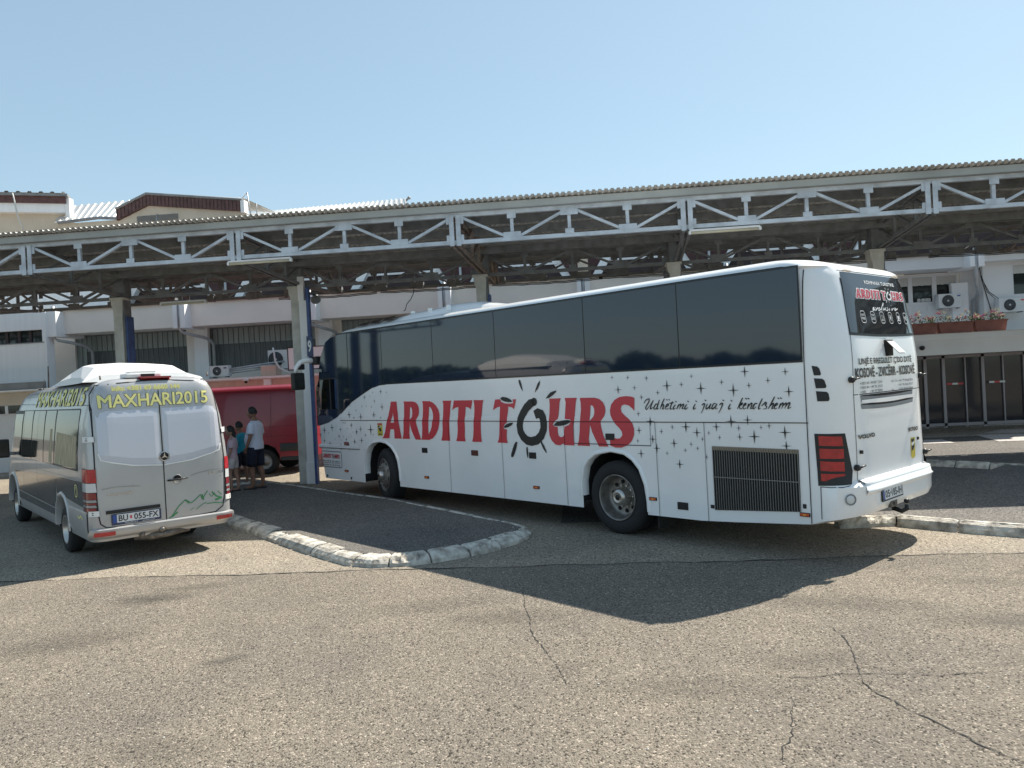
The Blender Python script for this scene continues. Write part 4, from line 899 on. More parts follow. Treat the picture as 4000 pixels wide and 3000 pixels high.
# lettering on the side (traced at its place)
#DATA#
LET=[([(8.566,1.904),(8.382,1.902),(8.372,1.779),(8.354,1.629),(8.353,1.575),(8.341,1.5),(8.311,1.383),(8.27,1.219),(8.505,1.216),(8.502,1.316),(8.509,1.386),(8.624,1.39),(8.656,1.314),(8.669,1.218),(8.914,1.213),(8.861,1.256),(8.81,1.334),(8.775,1.432),(8.731,1.553),(8.679,1.629),(8.63,1.737),(8.593,1.824)],[(8.514,1.704),(8.497,1.575),(8.497,1.51),(8.612,1.51),(8.589,1.553),(8.538,1.629)]),([(8.152,1.902),(7.862,1.897),(7.774,1.879),(7.716,1.835),(7.687,1.773),(7.688,1.7),(7.716,1.638),(7.804,1.55),(7.791,1.493),(7.747,1.39),(7.674,1.225),(7.654,1.21),(7.834,1.212),(7.898,1.294),(7.952,1.387),(7.981,1.471),(7.993,1.534),(8.001,1.45),(8.021,1.323),(8.013,1.219),(8.242,1.216),(8.21,1.299),(8.19,1.448),(8.187,1.554),(8.159,1.618),(8.145,1.777),(8.142,1.851)],[(7.957,1.801),(7.916,1.79),(7.894,1.743),(7.896,1.67),(7.914,1.618),(7.986,1.571),(7.979,1.618)]),([(7.574,1.9),(7.357,1.895),(7.258,1.865),(7.179,1.814),(7.119,1.748),(7.092,1.678),(7.09,1.598),(7.109,1.507),(7.157,1.397),(7.231,1.305),(7.32,1.243),(7.433,1.213),(7.657,1.213),(7.63,1.288),(7.615,1.402),(7.61,1.556),(7.584,1.618),(7.568,1.731),(7.559,1.833)],[(7.379,1.801),(7.333,1.782),(7.295,1.729),(7.275,1.668),(7.281,1.597),(7.312,1.537),(7.337,1.445),(7.377,1.374),(7.433,1.31),(7.438,1.393),(7.426,1.536),(7.407,1.608)]),([(6.986,1.896),(6.742,1.895),(6.768,1.834),(6.789,1.716),(6.81,1.598),(6.828,1.539),(6.836,1.401),(6.836,1.282),(6.831,1.211),(7.077,1.21),(7.043,1.288),(7.02,1.398),(7.018,1.538),(6.995,1.618),(6.973,1.767),(6.971,1.846)],None),([(6.671,1.896),(6.182,1.893),(6.202,1.827),(6.239,1.741),(6.282,1.77),(6.366,1.786),(6.378,1.694),(6.402,1.598),(6.414,1.54),(6.417,1.405),(6.427,1.29),(6.415,1.21),(6.661,1.21),(6.628,1.286),(6.606,1.403),(6.604,1.54),(6.582,1.617),(6.558,1.785),(6.634,1.774),(6.691,1.753),(6.732,1.733),(6.697,1.813)],None),([(6.152,1.893),(5.901,1.89),(5.93,1.833),(5.954,1.711),(5.978,1.599),(5.997,1.542),(6.007,1.41),(6.006,1.297),(5.997,1.21),(6.24,1.209),(6.208,1.294),(6.191,1.408),(6.183,1.541),(6.16,1.617),(6.144,1.712),(6.14,1.826)],None),([(5.618,1.893),(5.498,1.897),(5.477,1.856),(5.405,1.833),(5.292,1.823),(5.193,1.832),(5.207,1.89),(5.128,1.891),(5.153,1.819),(5.187,1.739),(5.233,1.766),(5.315,1.78),(5.324,1.723),(5.347,1.637),(5.365,1.55),(5.363,1.533),(5.428,1.495),(5.45,1.462),(5.433,1.427),(5.372,1.421),(5.387,1.321),(5.384,1.256),(5.368,1.209),(5.61,1.209),(5.577,1.263),(5.557,1.351),(5.538,1.549),(5.527,1.637),(5.507,1.78),(5.574,1.771),(5.681,1.726),(5.656,1.792)],None),([(4.409,1.886),(4.172,1.889),(4.204,1.827),(4.222,1.716),(4.249,1.59),(4.322,1.554),(4.365,1.503),(4.328,1.477),(4.265,1.47),(4.266,1.392),(4.253,1.341),(4.212,1.321),(4.169,1.33),(4.147,1.348),(4.141,1.403),(4.125,1.474),(4.04,1.5),(3.999,1.545),(4.004,1.58),(4.114,1.587),(4.094,1.715),(4.079,1.825),(4.095,1.891),(3.857,1.89),(3.881,1.833),(3.903,1.714),(3.925,1.585),(3.952,1.495),(3.96,1.376),(3.96,1.276),(3.947,1.209),(4.157,1.21),(4.162,1.232),(4.241,1.202),(4.325,1.212),(4.4,1.267),(4.442,1.348),(4.449,1.451),(4.44,1.553),(4.418,1.676),(4.405,1.799)],None),([(3.8,1.887),(3.523,1.885),(3.436,1.864),(3.376,1.82),(3.342,1.758),(3.338,1.691),(3.364,1.624),(3.438,1.552),(3.43,1.48),(3.394,1.356),(3.316,1.21),(3.486,1.207),(3.549,1.315),(3.601,1.411),(3.63,1.508),(3.632,1.517),(3.648,1.42),(3.669,1.302),(3.651,1.208),(3.891,1.209),(3.859,1.279),(3.838,1.398),(3.818,1.556),(3.809,1.615),(3.789,1.713),(3.787,1.812)],[(3.604,1.783),(3.563,1.772),(3.54,1.731),(3.54,1.673),(3.56,1.624),(3.636,1.561),(3.624,1.634)]),([(2.823,1.868),(2.836,1.698),(2.867,1.73),(2.929,1.772),(2.999,1.784),(3.048,1.769),(3.065,1.727),(3.054,1.68),(2.997,1.633),(2.929,1.587),(2.88,1.531),(2.855,1.458),(2.861,1.375),(2.9,1.3),(2.975,1.238),(3.085,1.202),(3.182,1.199),(3.278,1.223),(3.282,1.301),(3.206,1.303),(3.202,1.331),(3.162,1.322),(3.101,1.328),(3.059,1.371),(3.065,1.418),(3.104,1.464),(3.173,1.52),(3.224,1.586),(3.251,1.643),(3.255,1.71),(3.229,1.785),(3.163,1.85),(3.076,1.886),(2.968,1.896),(2.874,1.887)],None)]
LEAF=[[(5.492,1.916),(5.43,1.934),(5.333,1.921),(5.255,1.89),(5.207,1.852),(5.291,1.846),(5.387,1.857),(5.466,1.883)],[(5.219,1.527),(5.254,1.491),(5.336,1.458),(5.427,1.443),(5.436,1.468),(5.382,1.501),(5.299,1.526)],[(5.051,2.18),(5.028,2.187),(5.01,2.173),(4.987,2.104),(4.964,2.005),(5.006,2.056),(5.04,2.126)],[(4.582,2.164),(4.594,2.102),(4.636,2.041),(4.707,1.982),(4.68,2.042),(4.638,2.114)],[(4.255,2.005),(4.264,1.98),(4.331,1.936),(4.412,1.897),(4.481,1.888),(4.431,1.938),(4.378,1.978),(4.305,1.996)],[(5.178,1.233),(5.147,1.227),(5.178,1.131),(5.233,1.032),(5.268,0.993),(5.3,0.992),(5.305,1.03),(5.257,1.129),(5.212,1.206)],[(4.945,1.159),(4.922,1.155),(4.917,1.086),(4.917,1.022),(4.935,0.987),(4.95,1.053),(4.956,1.117)],[(4.633,1.262),(4.612,1.252),(4.565,1.191),(4.514,1.089),(4.533,1.083),(4.59,1.148),(4.629,1.22)],[(4.348,1.494),(4.288,1.539),(4.188,1.562),(4.062,1.575),(4.005,1.567),(4.01,1.54),(4.095,1.506),(4.207,1.485),(4.306,1.485)]]
SUN=[(4.732,1.845),(4.809,1.823),(4.905,1.758),(4.989,1.668),(5.05,1.583),(5.077,1.487),(5.064,1.391),(5.008,1.312),(4.927,1.26),(4.829,1.245),(4.707,1.27),(4.613,1.34),(4.557,1.439),(4.55,1.532),(4.56,1.599),(4.594,1.656),(4.662,1.674),(4.731,1.648)]
STARS=[(2.61,2.124,0.042,0.038),(2.291,2.013,0.084,0.08),(2.44,1.929,0.041,0.039),(2.709,1.877,0.043,0.041),(2.071,2.023,0.04,0.04),(1.917,2.121,0.035,0.032),(1.787,1.966,0.081,0.082),(1.493,2.034,0.041,0.039),(1.339,1.932,0.083,0.082),(1.178,2.146,0.069,0.07),(1.132,1.983,0.04,0.042),(0.888,2.033,0.042,0.041),(0.672,2.124,0.049,0.051),(0.64,1.899,0.069,0.069),(2.772,1.659,0.04,0.041),(2.581,1.561,0.081,0.073),(1.391,1.564,0.082,0.081),(1.171,1.581,0.068,0.066),(2.773,1.44,0.057,0.06),(2.802,1.3,0.034,0.035),(2.556,1.328,0.067,0.065),(2.413,1.429,0.038,0.041),(2.24,1.489,0.038,0.041),(2.035,1.493,0.082,0.079),(1.876,1.423,0.07,0.07),(1.8,1.344,0.033,0.036),(2.226,1.283,0.068,0.066),(2.497,1.211,0.064,0.068),(1.97,1.277,0.033,0.035),(1.879,1.228,0.033,0.03),(2.06,1.199,0.032,0.032),(2.34,1.152,0.032,0.033),(2.758,1.133,0.066,0.065),(2.155,1.02,0.071,0.068),(1.753,1.125,0.033,0.038),(1.706,1.42,0.033,0.033),(1.559,1.369,0.031,0.035),(1.596,1.497,0.065,0.064),(1.292,1.485,0.04,0.042),(1.285,1.379,0.048,0.05),(1.095,1.387,0.085,0.085),(1.003,1.496,0.03,0.034),(0.901,1.514,0.041,0.042),(0.711,1.441,0.083,0.084),(0.702,1.289,0.07,0.064),(3.19,2.153,0.034,0.034),(2.919,2.143,0.035,0.035),(3.094,1.983,0.066,0.064),(2.815,2.003,0.041,0.04),(8.889,2.1,0.064,0.058),(9.168,2.093,0.035,0.024),(8.694,2.079,0.036,0.024),(9.469,2.0,0.064,0.056),(9.272,2.017,0.035,0.021),(9.128,1.928,0.045,0.034),(9.117,1.906,0.032,0.025),(9.834,1.913,0.03,0.015),(10.032,1.848,0.038,0.016),(9.576,1.827,0.043,0.027),(9.423,1.826,0.039,0.025),(9.237,1.813,0.038,0.032),(8.871,1.807,0.081,0.073),(9.817,1.746,0.044,0.025),(10.081,1.664,0.106,0.089),(9.902,1.604,0.056,0.044),(9.644,1.618,0.105,0.088),(9.171,1.66,0.086,0.074),(8.932,1.605,0.04,0.034),(10.787,1.398,0.101,0.088),(10.61,1.433,0.036,0.017),(11.109,1.34,0.112,0.085),(10.451,1.364,0.071,0.055),(10.013,1.455,0.079,0.061),(10.17,1.386,0.035,0.02),(10.263,1.34,0.027,0.014),(9.968,1.316,0.034,0.018),(9.828,1.322,0.082,0.071),(9.675,1.377,0.076,0.068),(9.308,1.371,0.134,0.125),(9.225,1.279,0.035,0.032),(9.505,1.263,0.057,0.048),(10.949,1.286,0.037,0.025),(11.288,1.24,0.08,0.065),(10.516,1.226,0.059,0.051),(10.34,1.223,0.031,0.021),(10.063,1.269,0.026,0.018),(10.141,1.213,0.03,0.016),(10.027,1.22,0.034,0.018),(10.682,1.164,0.028,0.014),(11.127,1.117,0.071,0.054),(10.435,1.141,0.028,0.022),(10.23,1.166,0.061,0.045),(9.924,1.121,0.082,0.063),(9.658,1.156,0.087,0.074),(10.898,1.067,0.065,0.047),(10.769,1.006,0.069,0.041),(10.46,1.004,0.109,0.091),(10.145,1.019,0.099,0.096),(9.772,1.039,0.029,0.018),(9.575,0.969,0.029,0.019),(9.424,1.545,0.032,0.029),(10.416,1.591,0.035,0.014)]
SCRIPT=[[(2.666,1.796),(2.636,1.835),(2.583,1.851),(2.591,1.811),(2.629,1.764),(2.647,1.727),(2.626,1.717),(2.577,1.764),(2.515,1.833)],[(2.515,1.833),(2.553,1.768),(2.57,1.722),(2.55,1.726),(2.526,1.745)],[(2.444,1.781),(2.478,1.781),(2.509,1.744),(2.511,1.717),(2.481,1.726),(2.445,1.762)],[(2.418,1.836),(2.45,1.767),(2.465,1.716),(2.439,1.73)],[(2.338,1.853),(2.381,1.785),(2.414,1.716)],[(2.407,1.739),(2.365,1.775),(2.355,1.761),(2.377,1.716),(2.346,1.729)],[(2.322,1.743),(2.282,1.765),(2.286,1.783),(2.31,1.77),(2.331,1.734),(2.316,1.715),(2.279,1.729)],[(2.3,1.84),(2.303,1.829)],[(2.263,1.84),(2.267,1.829)],[(2.213,1.814),(2.25,1.747),(2.257,1.715),(2.229,1.724)],[(2.264,1.79),(2.197,1.796)],[(2.171,1.775),(2.207,1.737),(2.208,1.714),(2.174,1.728)],[(2.161,1.815),(2.167,1.806)],[(2.122,1.777),(2.159,1.714)],[(2.146,1.741),(2.101,1.777),(2.094,1.765),(2.118,1.714)],[(2.108,1.741),(2.058,1.776),(2.051,1.764),(2.077,1.718),(2.039,1.726)],[(2.004,1.775),(2.033,1.735),(2.029,1.713),(1.986,1.735)],[(1.979,1.815),(1.985,1.805)],[(1.878,1.778),(1.907,1.734),(1.906,1.712),(1.87,1.729)],[(1.861,1.815),(1.866,1.805)],[(1.786,1.758),(1.759,1.777),(1.744,1.772),(1.768,1.715),(1.802,1.661)],[(1.726,1.825),(1.731,1.813)],[(1.703,1.776),(1.725,1.737),(1.722,1.713),(1.685,1.737),(1.657,1.775),(1.675,1.732),(1.676,1.715),(1.65,1.727)],[(1.587,1.779),(1.617,1.775),(1.641,1.736),(1.639,1.713),(1.599,1.736),(1.572,1.774),(1.595,1.731),(1.591,1.712),(1.565,1.722)],[(1.538,1.758),(1.513,1.778),(1.493,1.773),(1.521,1.713),(1.554,1.662)],[(1.478,1.82),(1.483,1.809)],[(1.386,1.772),(1.413,1.73),(1.412,1.708),(1.379,1.725)],[(1.368,1.813),(1.373,1.802)],[(1.22,1.842),(1.256,1.779),(1.298,1.71)],[(1.277,1.745),(1.233,1.779),(1.231,1.766),(1.268,1.745),(1.256,1.71),(1.226,1.724)],[(1.221,1.74),(1.182,1.761),(1.186,1.776),(1.205,1.761),(1.221,1.728),(1.208,1.709),(1.179,1.723)],[(1.174,1.835),(1.179,1.823)],[(1.142,1.836),(1.148,1.824)],[(1.144,1.773),(1.166,1.709)],[(1.157,1.736),(1.112,1.775),(1.103,1.764),(1.124,1.712),(1.101,1.72)],[(1.034,1.772),(1.066,1.768),(1.091,1.731),(1.088,1.708),(1.049,1.735)],[(0.967,1.829),(1.007,1.759),(1.023,1.708),(0.996,1.717)],[(0.981,1.742),(0.933,1.783),(0.92,1.773),(0.935,1.754),(0.92,1.733),(0.933,1.71),(0.964,1.709)],[(0.814,1.846),(0.853,1.782),(0.902,1.708)],[(0.882,1.737),(0.84,1.769),(0.832,1.757),(0.857,1.71),(0.83,1.72)],[(0.825,1.736),(0.788,1.756),(0.79,1.771),(0.81,1.757),(0.825,1.724),(0.815,1.706),(0.79,1.72)],[(0.765,1.832),(0.77,1.821)],[(0.734,1.833),(0.739,1.822)],[(0.744,1.77),(0.771,1.709)],[(0.759,1.736),(0.722,1.772),(0.714,1.76),(0.736,1.709)],[(0.726,1.735),(0.683,1.771),(0.675,1.759),(0.699,1.711)],[(0.689,1.735),(0.644,1.775),(0.635,1.763),(0.661,1.711),(0.621,1.726)]]
EXCL=[[(-1.065,2.787),(-1.126,2.807),(-1.119,2.817),(-1.085,2.806),(-1.065,2.783),(-1.091,2.78),(-1.134,2.792)],[(-1.165,2.819),(-1.17,2.8),(-1.178,2.782)],[(-1.231,2.817),(-1.138,2.778)],[(-1.284,2.818),(-1.244,2.806),(-1.22,2.783),(-1.267,2.788),(-1.311,2.804)],[(-1.375,2.839),(-1.416,2.874),(-1.408,2.878),(-1.342,2.823),(-1.302,2.789),(-1.331,2.789)],[(-1.384,2.821),(-1.354,2.79),(-1.395,2.795),(-1.448,2.822)],[(-1.448,2.822),(-1.419,2.791),(-1.448,2.796)],[(-1.502,2.827),(-1.486,2.816),(-1.513,2.801),(-1.479,2.785),(-1.455,2.787)],[(-1.556,2.817),(-1.526,2.79),(-1.566,2.799)],[(-1.632,2.856),(-1.633,2.851)],[(-1.615,2.819),(-1.609,2.788),(-1.68,2.821)],[(-1.696,2.802),(-1.745,2.818),(-1.732,2.826),(-1.695,2.802),(-1.709,2.791),(-1.799,2.816)]]
for i, (o_, h_) in enumerate(LET):
    g = MB(); g.prism([(x, z) for x, z in o_], (0, .0065, 0), (1, 0, 0), (0, 0, 1), 0, hole=h_); 
    g.build('red_letter', 'red_letter', bus)
g = MB()
for l in LEAF: g.prism(l, (0, .0078, 0), (1, 0, 0), (0, 0, 1), 0)
g.ribbon(SUN, [.10]+[.135]*(len(SUN)-6)+[.14, .145, .15, .15, .13, .05], lambda x, z: Vector((x, .0078, z))); 
g.lathe([(0, .0078), (.062, .0078)], (SUN[0][0], 0, SUN[0][1]), (0, 1, 0), 16); g.build('sun_emblem', 'black_sticker', bus)
g = MB()
for x, z, a, b in STARS:
    k = .13; o_ = .0079
    for pts in ([(x-a, z), (x-a*k*1.2, z-b*k*.55), (x+a*k*1.2, z-b*k*.55), (x+a, z), (x+a*k*1.2, z+b*k*.55), (x-a*k*1.2, z+b*k*.55)],): g.prism(pts, (0, o_, 0), (1, 0, 0), (0, 0, 1), 0)
    g.prism([(x, z-b), (x+a*k*.9, z-b*k), (x+a*k*.9, z+b*k), (x, z+b), (x-a*k*.9, z+b*k), (x-a*k*.9, z-b*k)], (0, o_+.0002, 0), (1, 0, 0), (0, 0, 1), 0)
g.build('star_stickers', 'black_sticker', bus)
g = MB()
for l in SCRIPT:
    n = len(l)
    if n == 2 and math.dist(l[0], l[1]) < .02: g.ribbon(l, .024, lambda x, z: Vector((x, .008, z))); continue
    pts = []
    for i in range(n-1):                     # smooth the traced pen strokes
        p0, p1, p2, p3 = l[max(i-1, 0)], l[i], l[i+1], l[min(i+2, n-1)]
        for k in range(5):
            t = k/5; pts.append(tuple(.5*((2*p1[j])+(-p0[j]+p2[j])*t+(2*p0[j]-5*p1[j]+4*p2[j]-p3[j])*t*t+(-p0[j]+3*p1[j]-3*p2[j]+p3[j])*t**3) for j in (0, 1)))
    pts.append(l[-1]); m = len(pts)
    g.ribbon(pts, [.007+.009*math.sin(math.pi*min(1, .12+i/m)) for i in range(m)], lambda x, z: Vector((x, .008, z)))
g.build('script_lettering', 'black_sticker', bus)

# small things on the side
def sbox(x0, x1, z0, z1, nm, mat, th=.012, r=.006, par=None):
    g = MB(); g.bev((x0, -.002, z0), (x1, th, z1), r); return g.build(nm, mat, par or bus)
for x0, x1, z0, z1 in ((7.50, 7.66, .98, 1.07), (6.11, 6.28, .98, 1.07), (4.75, 4.90, .985, 1.08), (3.20, 3.36, 1.30, 1.39), (2.06, 2.22, .445, .54), (1.68, 1.73, .50, .545), (.50, .54, .60, .65), (11.06, 11.10, .36, .41), (10.10, 10.14, .36, .41)):
    brown = (x0 == 6.11); sbox(x0, x1, z0, z1, 'hatch_handle', P('handle_brown', (.10, .03, .02), .5) if brown else 'black', .010)
for x0, x1, z in ((10.22, 10.36, .50), (7.49, 7.62, .525), (4.71, 4.84, .53), (2.54, 2.66, .525), (.46, .58, .51)):
    f = sbox(x0, x1, z, z+.045, 'side_marker', 'black', .014, .006); g = MB(); g.bev((x0+.01, .012, z+.007), (x1-.01, .020, z+.038), .004); g.build('lens', 'orange_lens', f)
    g = MB(); g.box((x0+.045, .0195, z+.016), (x0+.075, .0215, z+.028)); g.build('reflector_core', 'amber', f)
g = MB(); g.bev((10.16, -.002, 1.045), (10.31, .03, 1.115), .02); g.build('side_indicator', P('indicator_dusky', (.22, .07, .06), .3, coat=.5), bus)
g = MB().mat('sticker_y'); g.box((8.90, .002, 1.26), (9.06, .0085, 1.50)); g.mat('red_letter'); g.box((8.905, .0086, 1.465), (9.055, .0094, 1.497)); g.mat('black'); g.prism([(8.92, 1.36), (8.98, 1.33), (9.04, 1.42), (9.04, 1.455), (8.99, 1.45)], (0, .0092, 0), (1, 0, 0), (0, 0, 1), 0); g.box((8.92, .0086, 1.28), (9.03, .0094, 1.30)); g.mat('white_letter'); g.prism([(8.93, 1.44), (9.02, 1.40), (9.02, 1.415), (8.93, 1.455)], (0, .0096, 0), (1, 0, 0), (0, 0, 1), 0)
g.build('warning_sticker', None, bus)
# operator plate with small lettering
def frame_rect(mb, x0, x1, z0, z1, wd, fn):
    r = .04; P_ = [(x0+r, z0), (x1-r, z0), (x1-r*.3, z0+r*.3), (x1, z0+r), (x1, z1-r), (x1-r*.3, z1-r*.3), (x1-r, z1), (x0+r, z1), (x0+r*.3, z1-r*.3), (x0, z1-r), (x0, z0+r), (x0+r*.3, z0+r*.3), (x0+r, z0)]
    mb.ribbon(P_, wd, fn)
SF = lambda u, v: Vector((-u, .0075, v))
g = MB(); frame_rect(g, 10.46, 11.28, .575, .90, .012, lambda x, z: Vector((x, .007, z)))
for i, s_ in enumerate(('PRISHTINA TEL +383 44 498 712', 'PODUJEVE TEL +383 44 497 533', 'MALISHEVE TEL +383 49 470 000')): g.text(s_, SF, -11.22, -10.53, .685-i*.04, .712-i*.04, bold=.01)
g.build('operator_plate', 'black_sticker', bus)
LK0 = LET
def logo(mb_red, mb_blk, fn, sx0, sx1, z0, z1, grow=0):
    """small copy of the side lettering mapped onto fn"""
    ax_ = [p[0] for o_, h_ in LK0 for p in o_]; X0, X1, Z0, Z1 = max(ax_), min(ax_), 1.19, 1.93
    f = lambda x, z: fn(sx0+(x-X0)/(X1-X0)*(sx1-sx0), z0+(z-Z0)/(Z1-Z0)*(z1-z0))
    for o_, h_ in LET:
        vs = [mb_red.bm.verts.new(f(*q)) for q in o_]
        if h_:
            hv = [mb_red.bm.verts.new(f(*q)) for q in h_]; n, m = len(vs), len(hv)
            es = [mb_red.bm.edges.new((vs[i], vs[(i+1) % n])) for i in range(n)]+[mb_red.bm.edges.new((hv[i], hv[(i+1) % m])) for i in range(m)]
            bmesh.ops.triangle_fill(mb_red.bm, use_beauty=True, edges=es)
        else:
            n = len(vs); es = [mb_red.bm.edges.new((vs[i], vs[(i+1) % n])) for i in range(n)]; bmesh.ops.triangle_fill(mb_red.bm, use_beauty=True, edges=es)
    mb_blk.ribbon(SUN, .12, f) if False else None
    for l in LEAF+[SUN]:
        if l is SUN:
            q = [f(*p) for p in SUN]
            rows = [[], []]
            for i in range(len(SUN)):
                a = SUN[max(i-1, 0)]; b = SUN[min(i+1, len(SUN)-1)]; dx, dz = b[0]-a[0], b[1]-a[1]; L_ = math.hypot(dx, dz); w_ = .065
                rows[0].append(f(SUN[i][0]-dz/L_*w_, SUN[i][1]+dx/L_*w_)); rows[1].append(f(SUN[i][0]+dz/L_*w_, SUN[i][1]-dx/L_*w_))
            mb_blk.grid(rows, smooth=False)
        else: mb_blk._f([mb_blk.bm.verts.new(f(*q)) for q in l])
g, g2 = MB(), MB(); logo(g, g2, lambda u, v: Vector((u, .0075, v)), 11.22, 10.54, .76, .85); g.build('operator_name', 'red_letter', bus); g2.build('operator_emblem', 'black_sticker', bus)
g = MB(); g.text('VOLVO', SF, -10.36, -10.22, 1.49, 1.508, bold=.02); g.build('maker_lettering', 'black_sticker', bus)

# engine grille
g = MB().mat('dark_in'); g.prism([(.565, .56), (1.665, .485), (1.67, 1.262), (.56, 1.252)], (0, .0035, 0), (1, 0, 0), (0, 0, 1), -.004)
g.mat('tan'); g.prism([(.56, 1.205), (1.67, 1.215), (1.67, 1.262), (.56, 1.252)], (0, .012, 0), (1, 0, 0), (0, 0, 1), .007)
g.mat('slat'); n = 34
for i in range(n+1):
    x = .568+(1.66-.568)*i/n; zb = .56+(.485-.56)*(x-.565)/1.1
    g.beam((x, .012, zb), (x, .012, 1.25), .006, .018, up=(0, 1, 0))
g.box((.565, .018, .885), (1.665, .024, .895)); g.build('engine_grille', None, bus)
g = MB()
for quad in ([(.366,2.174),(.297,2.161),(.274,2.065),(.347,2.069)], [(.348,2.037),(.255,2.026),(.232,1.925),(.333,1.926)], [(.334,1.896),(.224,1.883),(.213,1.783),(.325,1.784)]):
    a, b, c, d = quad; rows = []
    for i in range(6):
        t = i/5; p = (a[0]+(d[0]-a[0])*t, a[1]+(d[1]-a[1])*t); q = (b[0]+(c[0]-b[0])*t, b[1]+(c[1]-b[1])*t)
        rr_ = .012 if i in (0, 5) else 0
        rows.append([side_pt(p[0]+(q[0]-p[0])*k/6+(rr_ if k == 6 else 0), p[1]+(q[1]-p[1])*k/6, .006) for k in range(7)])
    g.grid(rows)
g.build('corner_vents', 'black', bus)

# tail lights on the corners
def corner_patch(mb, P4, off, n=10):
    """P4: (y, z) corners of a patch on the rounded corner; mirrored by the caller through fn"""
    a, b, c, d = P4; rows = []
    for i in range(5):
        t = i/4; p = [a[j]+(d[j]-a[j])*t for j in (0, 1)]; q = [b[j]+(c[j]-b[j])*t for j in (0, 1)]
        rows.append([side_pt(p[0]+(q[0]-p[0])*k/n, p[1]+(q[1]-p[1])*k/n, off) for k in range(n+1)])
    mb.grid(rows)
for mir in (0, 1):
    g = MB(); corner_patch(g, [(.372, 1.432), (.118, 1.424), (.072, .872), (.352, .864)], .006, 10)
    def mirror(mb, mir=mir):
        if mir:
            for v in mb.bm.verts: v.co.y = -BW-v.co.y
            bmesh.ops.reverse_faces(mb.bm, faces=mb.bm.faces[:])
    mirror(g); tl = g.build('tail_light', 'black', bus)
    for q in ([(.330,1.408),(.142,1.394),(.136,1.290),(.327,1.302)], [(.327,1.272),(.135,1.258),(.133,1.155),(.325,1.161)], [(.324,1.134),(.132,1.118),(.131,1.015),(.322,1.028)], [(.322,.998),(.131,.99),(.132,.915),(.320,.917)]):
        g = MB(); corner_patch(g, q, .016); mirror(g); g.build('lens', 'red_lens', tl)

# rear: window, lid joints, louvres, text, bumper, plate
RF = lambda off: (lambda u, v: rear_pt(-u, v, off))
def rear_poly(mb, poly, off, n=16, m=8):
    """poly: left edge bottom->top and right edge bottom->top given as [(y,z)..],[(y,z)..]"""
    Lq, Rq = poly; rows = []
    for i in range(m+1):
        t = i/m*(len(Lq)-1); k = min(int(t), len(Lq)-2); f = t-k
        p = [Lq[k][j]+(Lq[k+1][j]-Lq[k][j])*f for j in (0, 1)]; q = [Rq[k][j]+(Rq[k+1][j]-Rq[k][j])*f for j in (0, 1)]
        rows.append([rear_pt(p[0]+(q[0]-p[0])*s_/n, p[1]+(q[1]-p[1])*s_/n-(.02*math.sin(math.pi*s_/n) if i == 0 else 0), off) for s_ in range(n+1)])
    mb.grid(rows)
g = MB(); rear_poly(g, ([(-.395, 2.52), (-.40, 2.72), (-.435, 2.95), (-.49, 3.215)], [(-2.24, 2.52), (-2.25, 2.72), (-2.22, 2.95), (-2.16, 3.215)]), .006); g.build('rear_window', 'glass_rear', bus)
g = MB(); rear_poly(g, ([(-.37, 2.49), (-.40, 2.75), (-.46, 3.235)], [(-2.27, 2.49), (-2.28, 2.75), (-2.19, 3.235)]), .003); g.build('rear_window_seal', 'black', bus)
g = MB(); g.ribbon([(-.57-.22*i/3, 3.235+.003*i) for i in range(4)], .016, lambda y, z: rear_pt(y, z, .02)); g.ribbon([(-1.95-.2*i/3, 3.237) for i in range(4)], .016, lambda y, z: rear_pt(y, z, .02)); g.build('window_hinges', 'tan', bus)
g = MB(); lid = [(-.31, .90), (-.325, 1.2), (-.335, 1.83), (-.355, 2.2), (-.385, 2.49)]
g.ribbon(lid, .007, lambda y, z: rear_pt(y, z, .004)); g.ribbon([(-BW-y, z) for y, z in lid], .007, lambda y, z: rear_pt(y, z, .004))
g.ribbon([(-.33-i*.0932*2, 1.832) for i in range(11)], .009, lambda y, z: rear_pt(y, z, .004)); g.ribbon([(-.30-i*.096*2, .893) for i in range(11)], .012, lambda y, z: rear_pt(y, z, .012)); g.build('lid_joints', 'gap', bus)
g = MB().mat('gap'); 
for z0, z1, zs in ((1.79, 1.822, .05), (1.70, 1.725, .04)):
    g.mat('gutter'); rear_poly(g, ([(-.47, z0-.03), (-.455, z1)], [(-1.89, z0-.03), (-1.91, z1)]), .004, m=1)
    g.mat('gap'); rear_poly(g, ([(-.50, z1-.012), (-.455, z1)], [(-1.90, z1-.012), (-1.91, z1)]), .0055, m=1)
g.mat('white_paint'); rear_poly(g, ([(-.47, 1.737), (-.46, 1.768)], [(-1.90, 1.737), (-1.91, 1.768)]), .014, m=1)
g.build('rear_louvres', None, bus)
tx = RF(.008)
def rline(*L_, nm='lettering_line'):
    g = MB()
    for (b_, *q, bo) in L_:
        if bo > .01: g.fat(b_, RF, .0075, *q, bo*.22, n=6)
        else: g.text(b_, tx, *q, bold=0)
    g.build(nm, 'black_sticker', bus)
rline(('LINJË E RREGULLT Ç\'DO DITË', .47, 1.93, 2.142, 2.243, .012)); rline(('KOSOVË - ZVICËRR - KOSOVË', .385, 2.01, 2.016, 2.142, .018))
for i, (a, b) in enumerate((('+383 44 / 49 87 1234', '+41 79 9666 003'), ('+383 44 / 49 75 3333', '+41 76 566 24 27'), ('+383      / 49 47 0000', '+355 68 46 00000'))):
    rline((a, .455, 1.028, 1.937-i*.048, 1.966-i*.048, .004)); rline((b, 1.5, 1.925, 1.932-i*.05, 1.958-i*.05, .002))
rline(('CH - Tel:', 1.285, 1.47, 1.934, 1.958, .002)); rline(('Al-', 1.29, 1.35, 1.834, 1.858, .002))
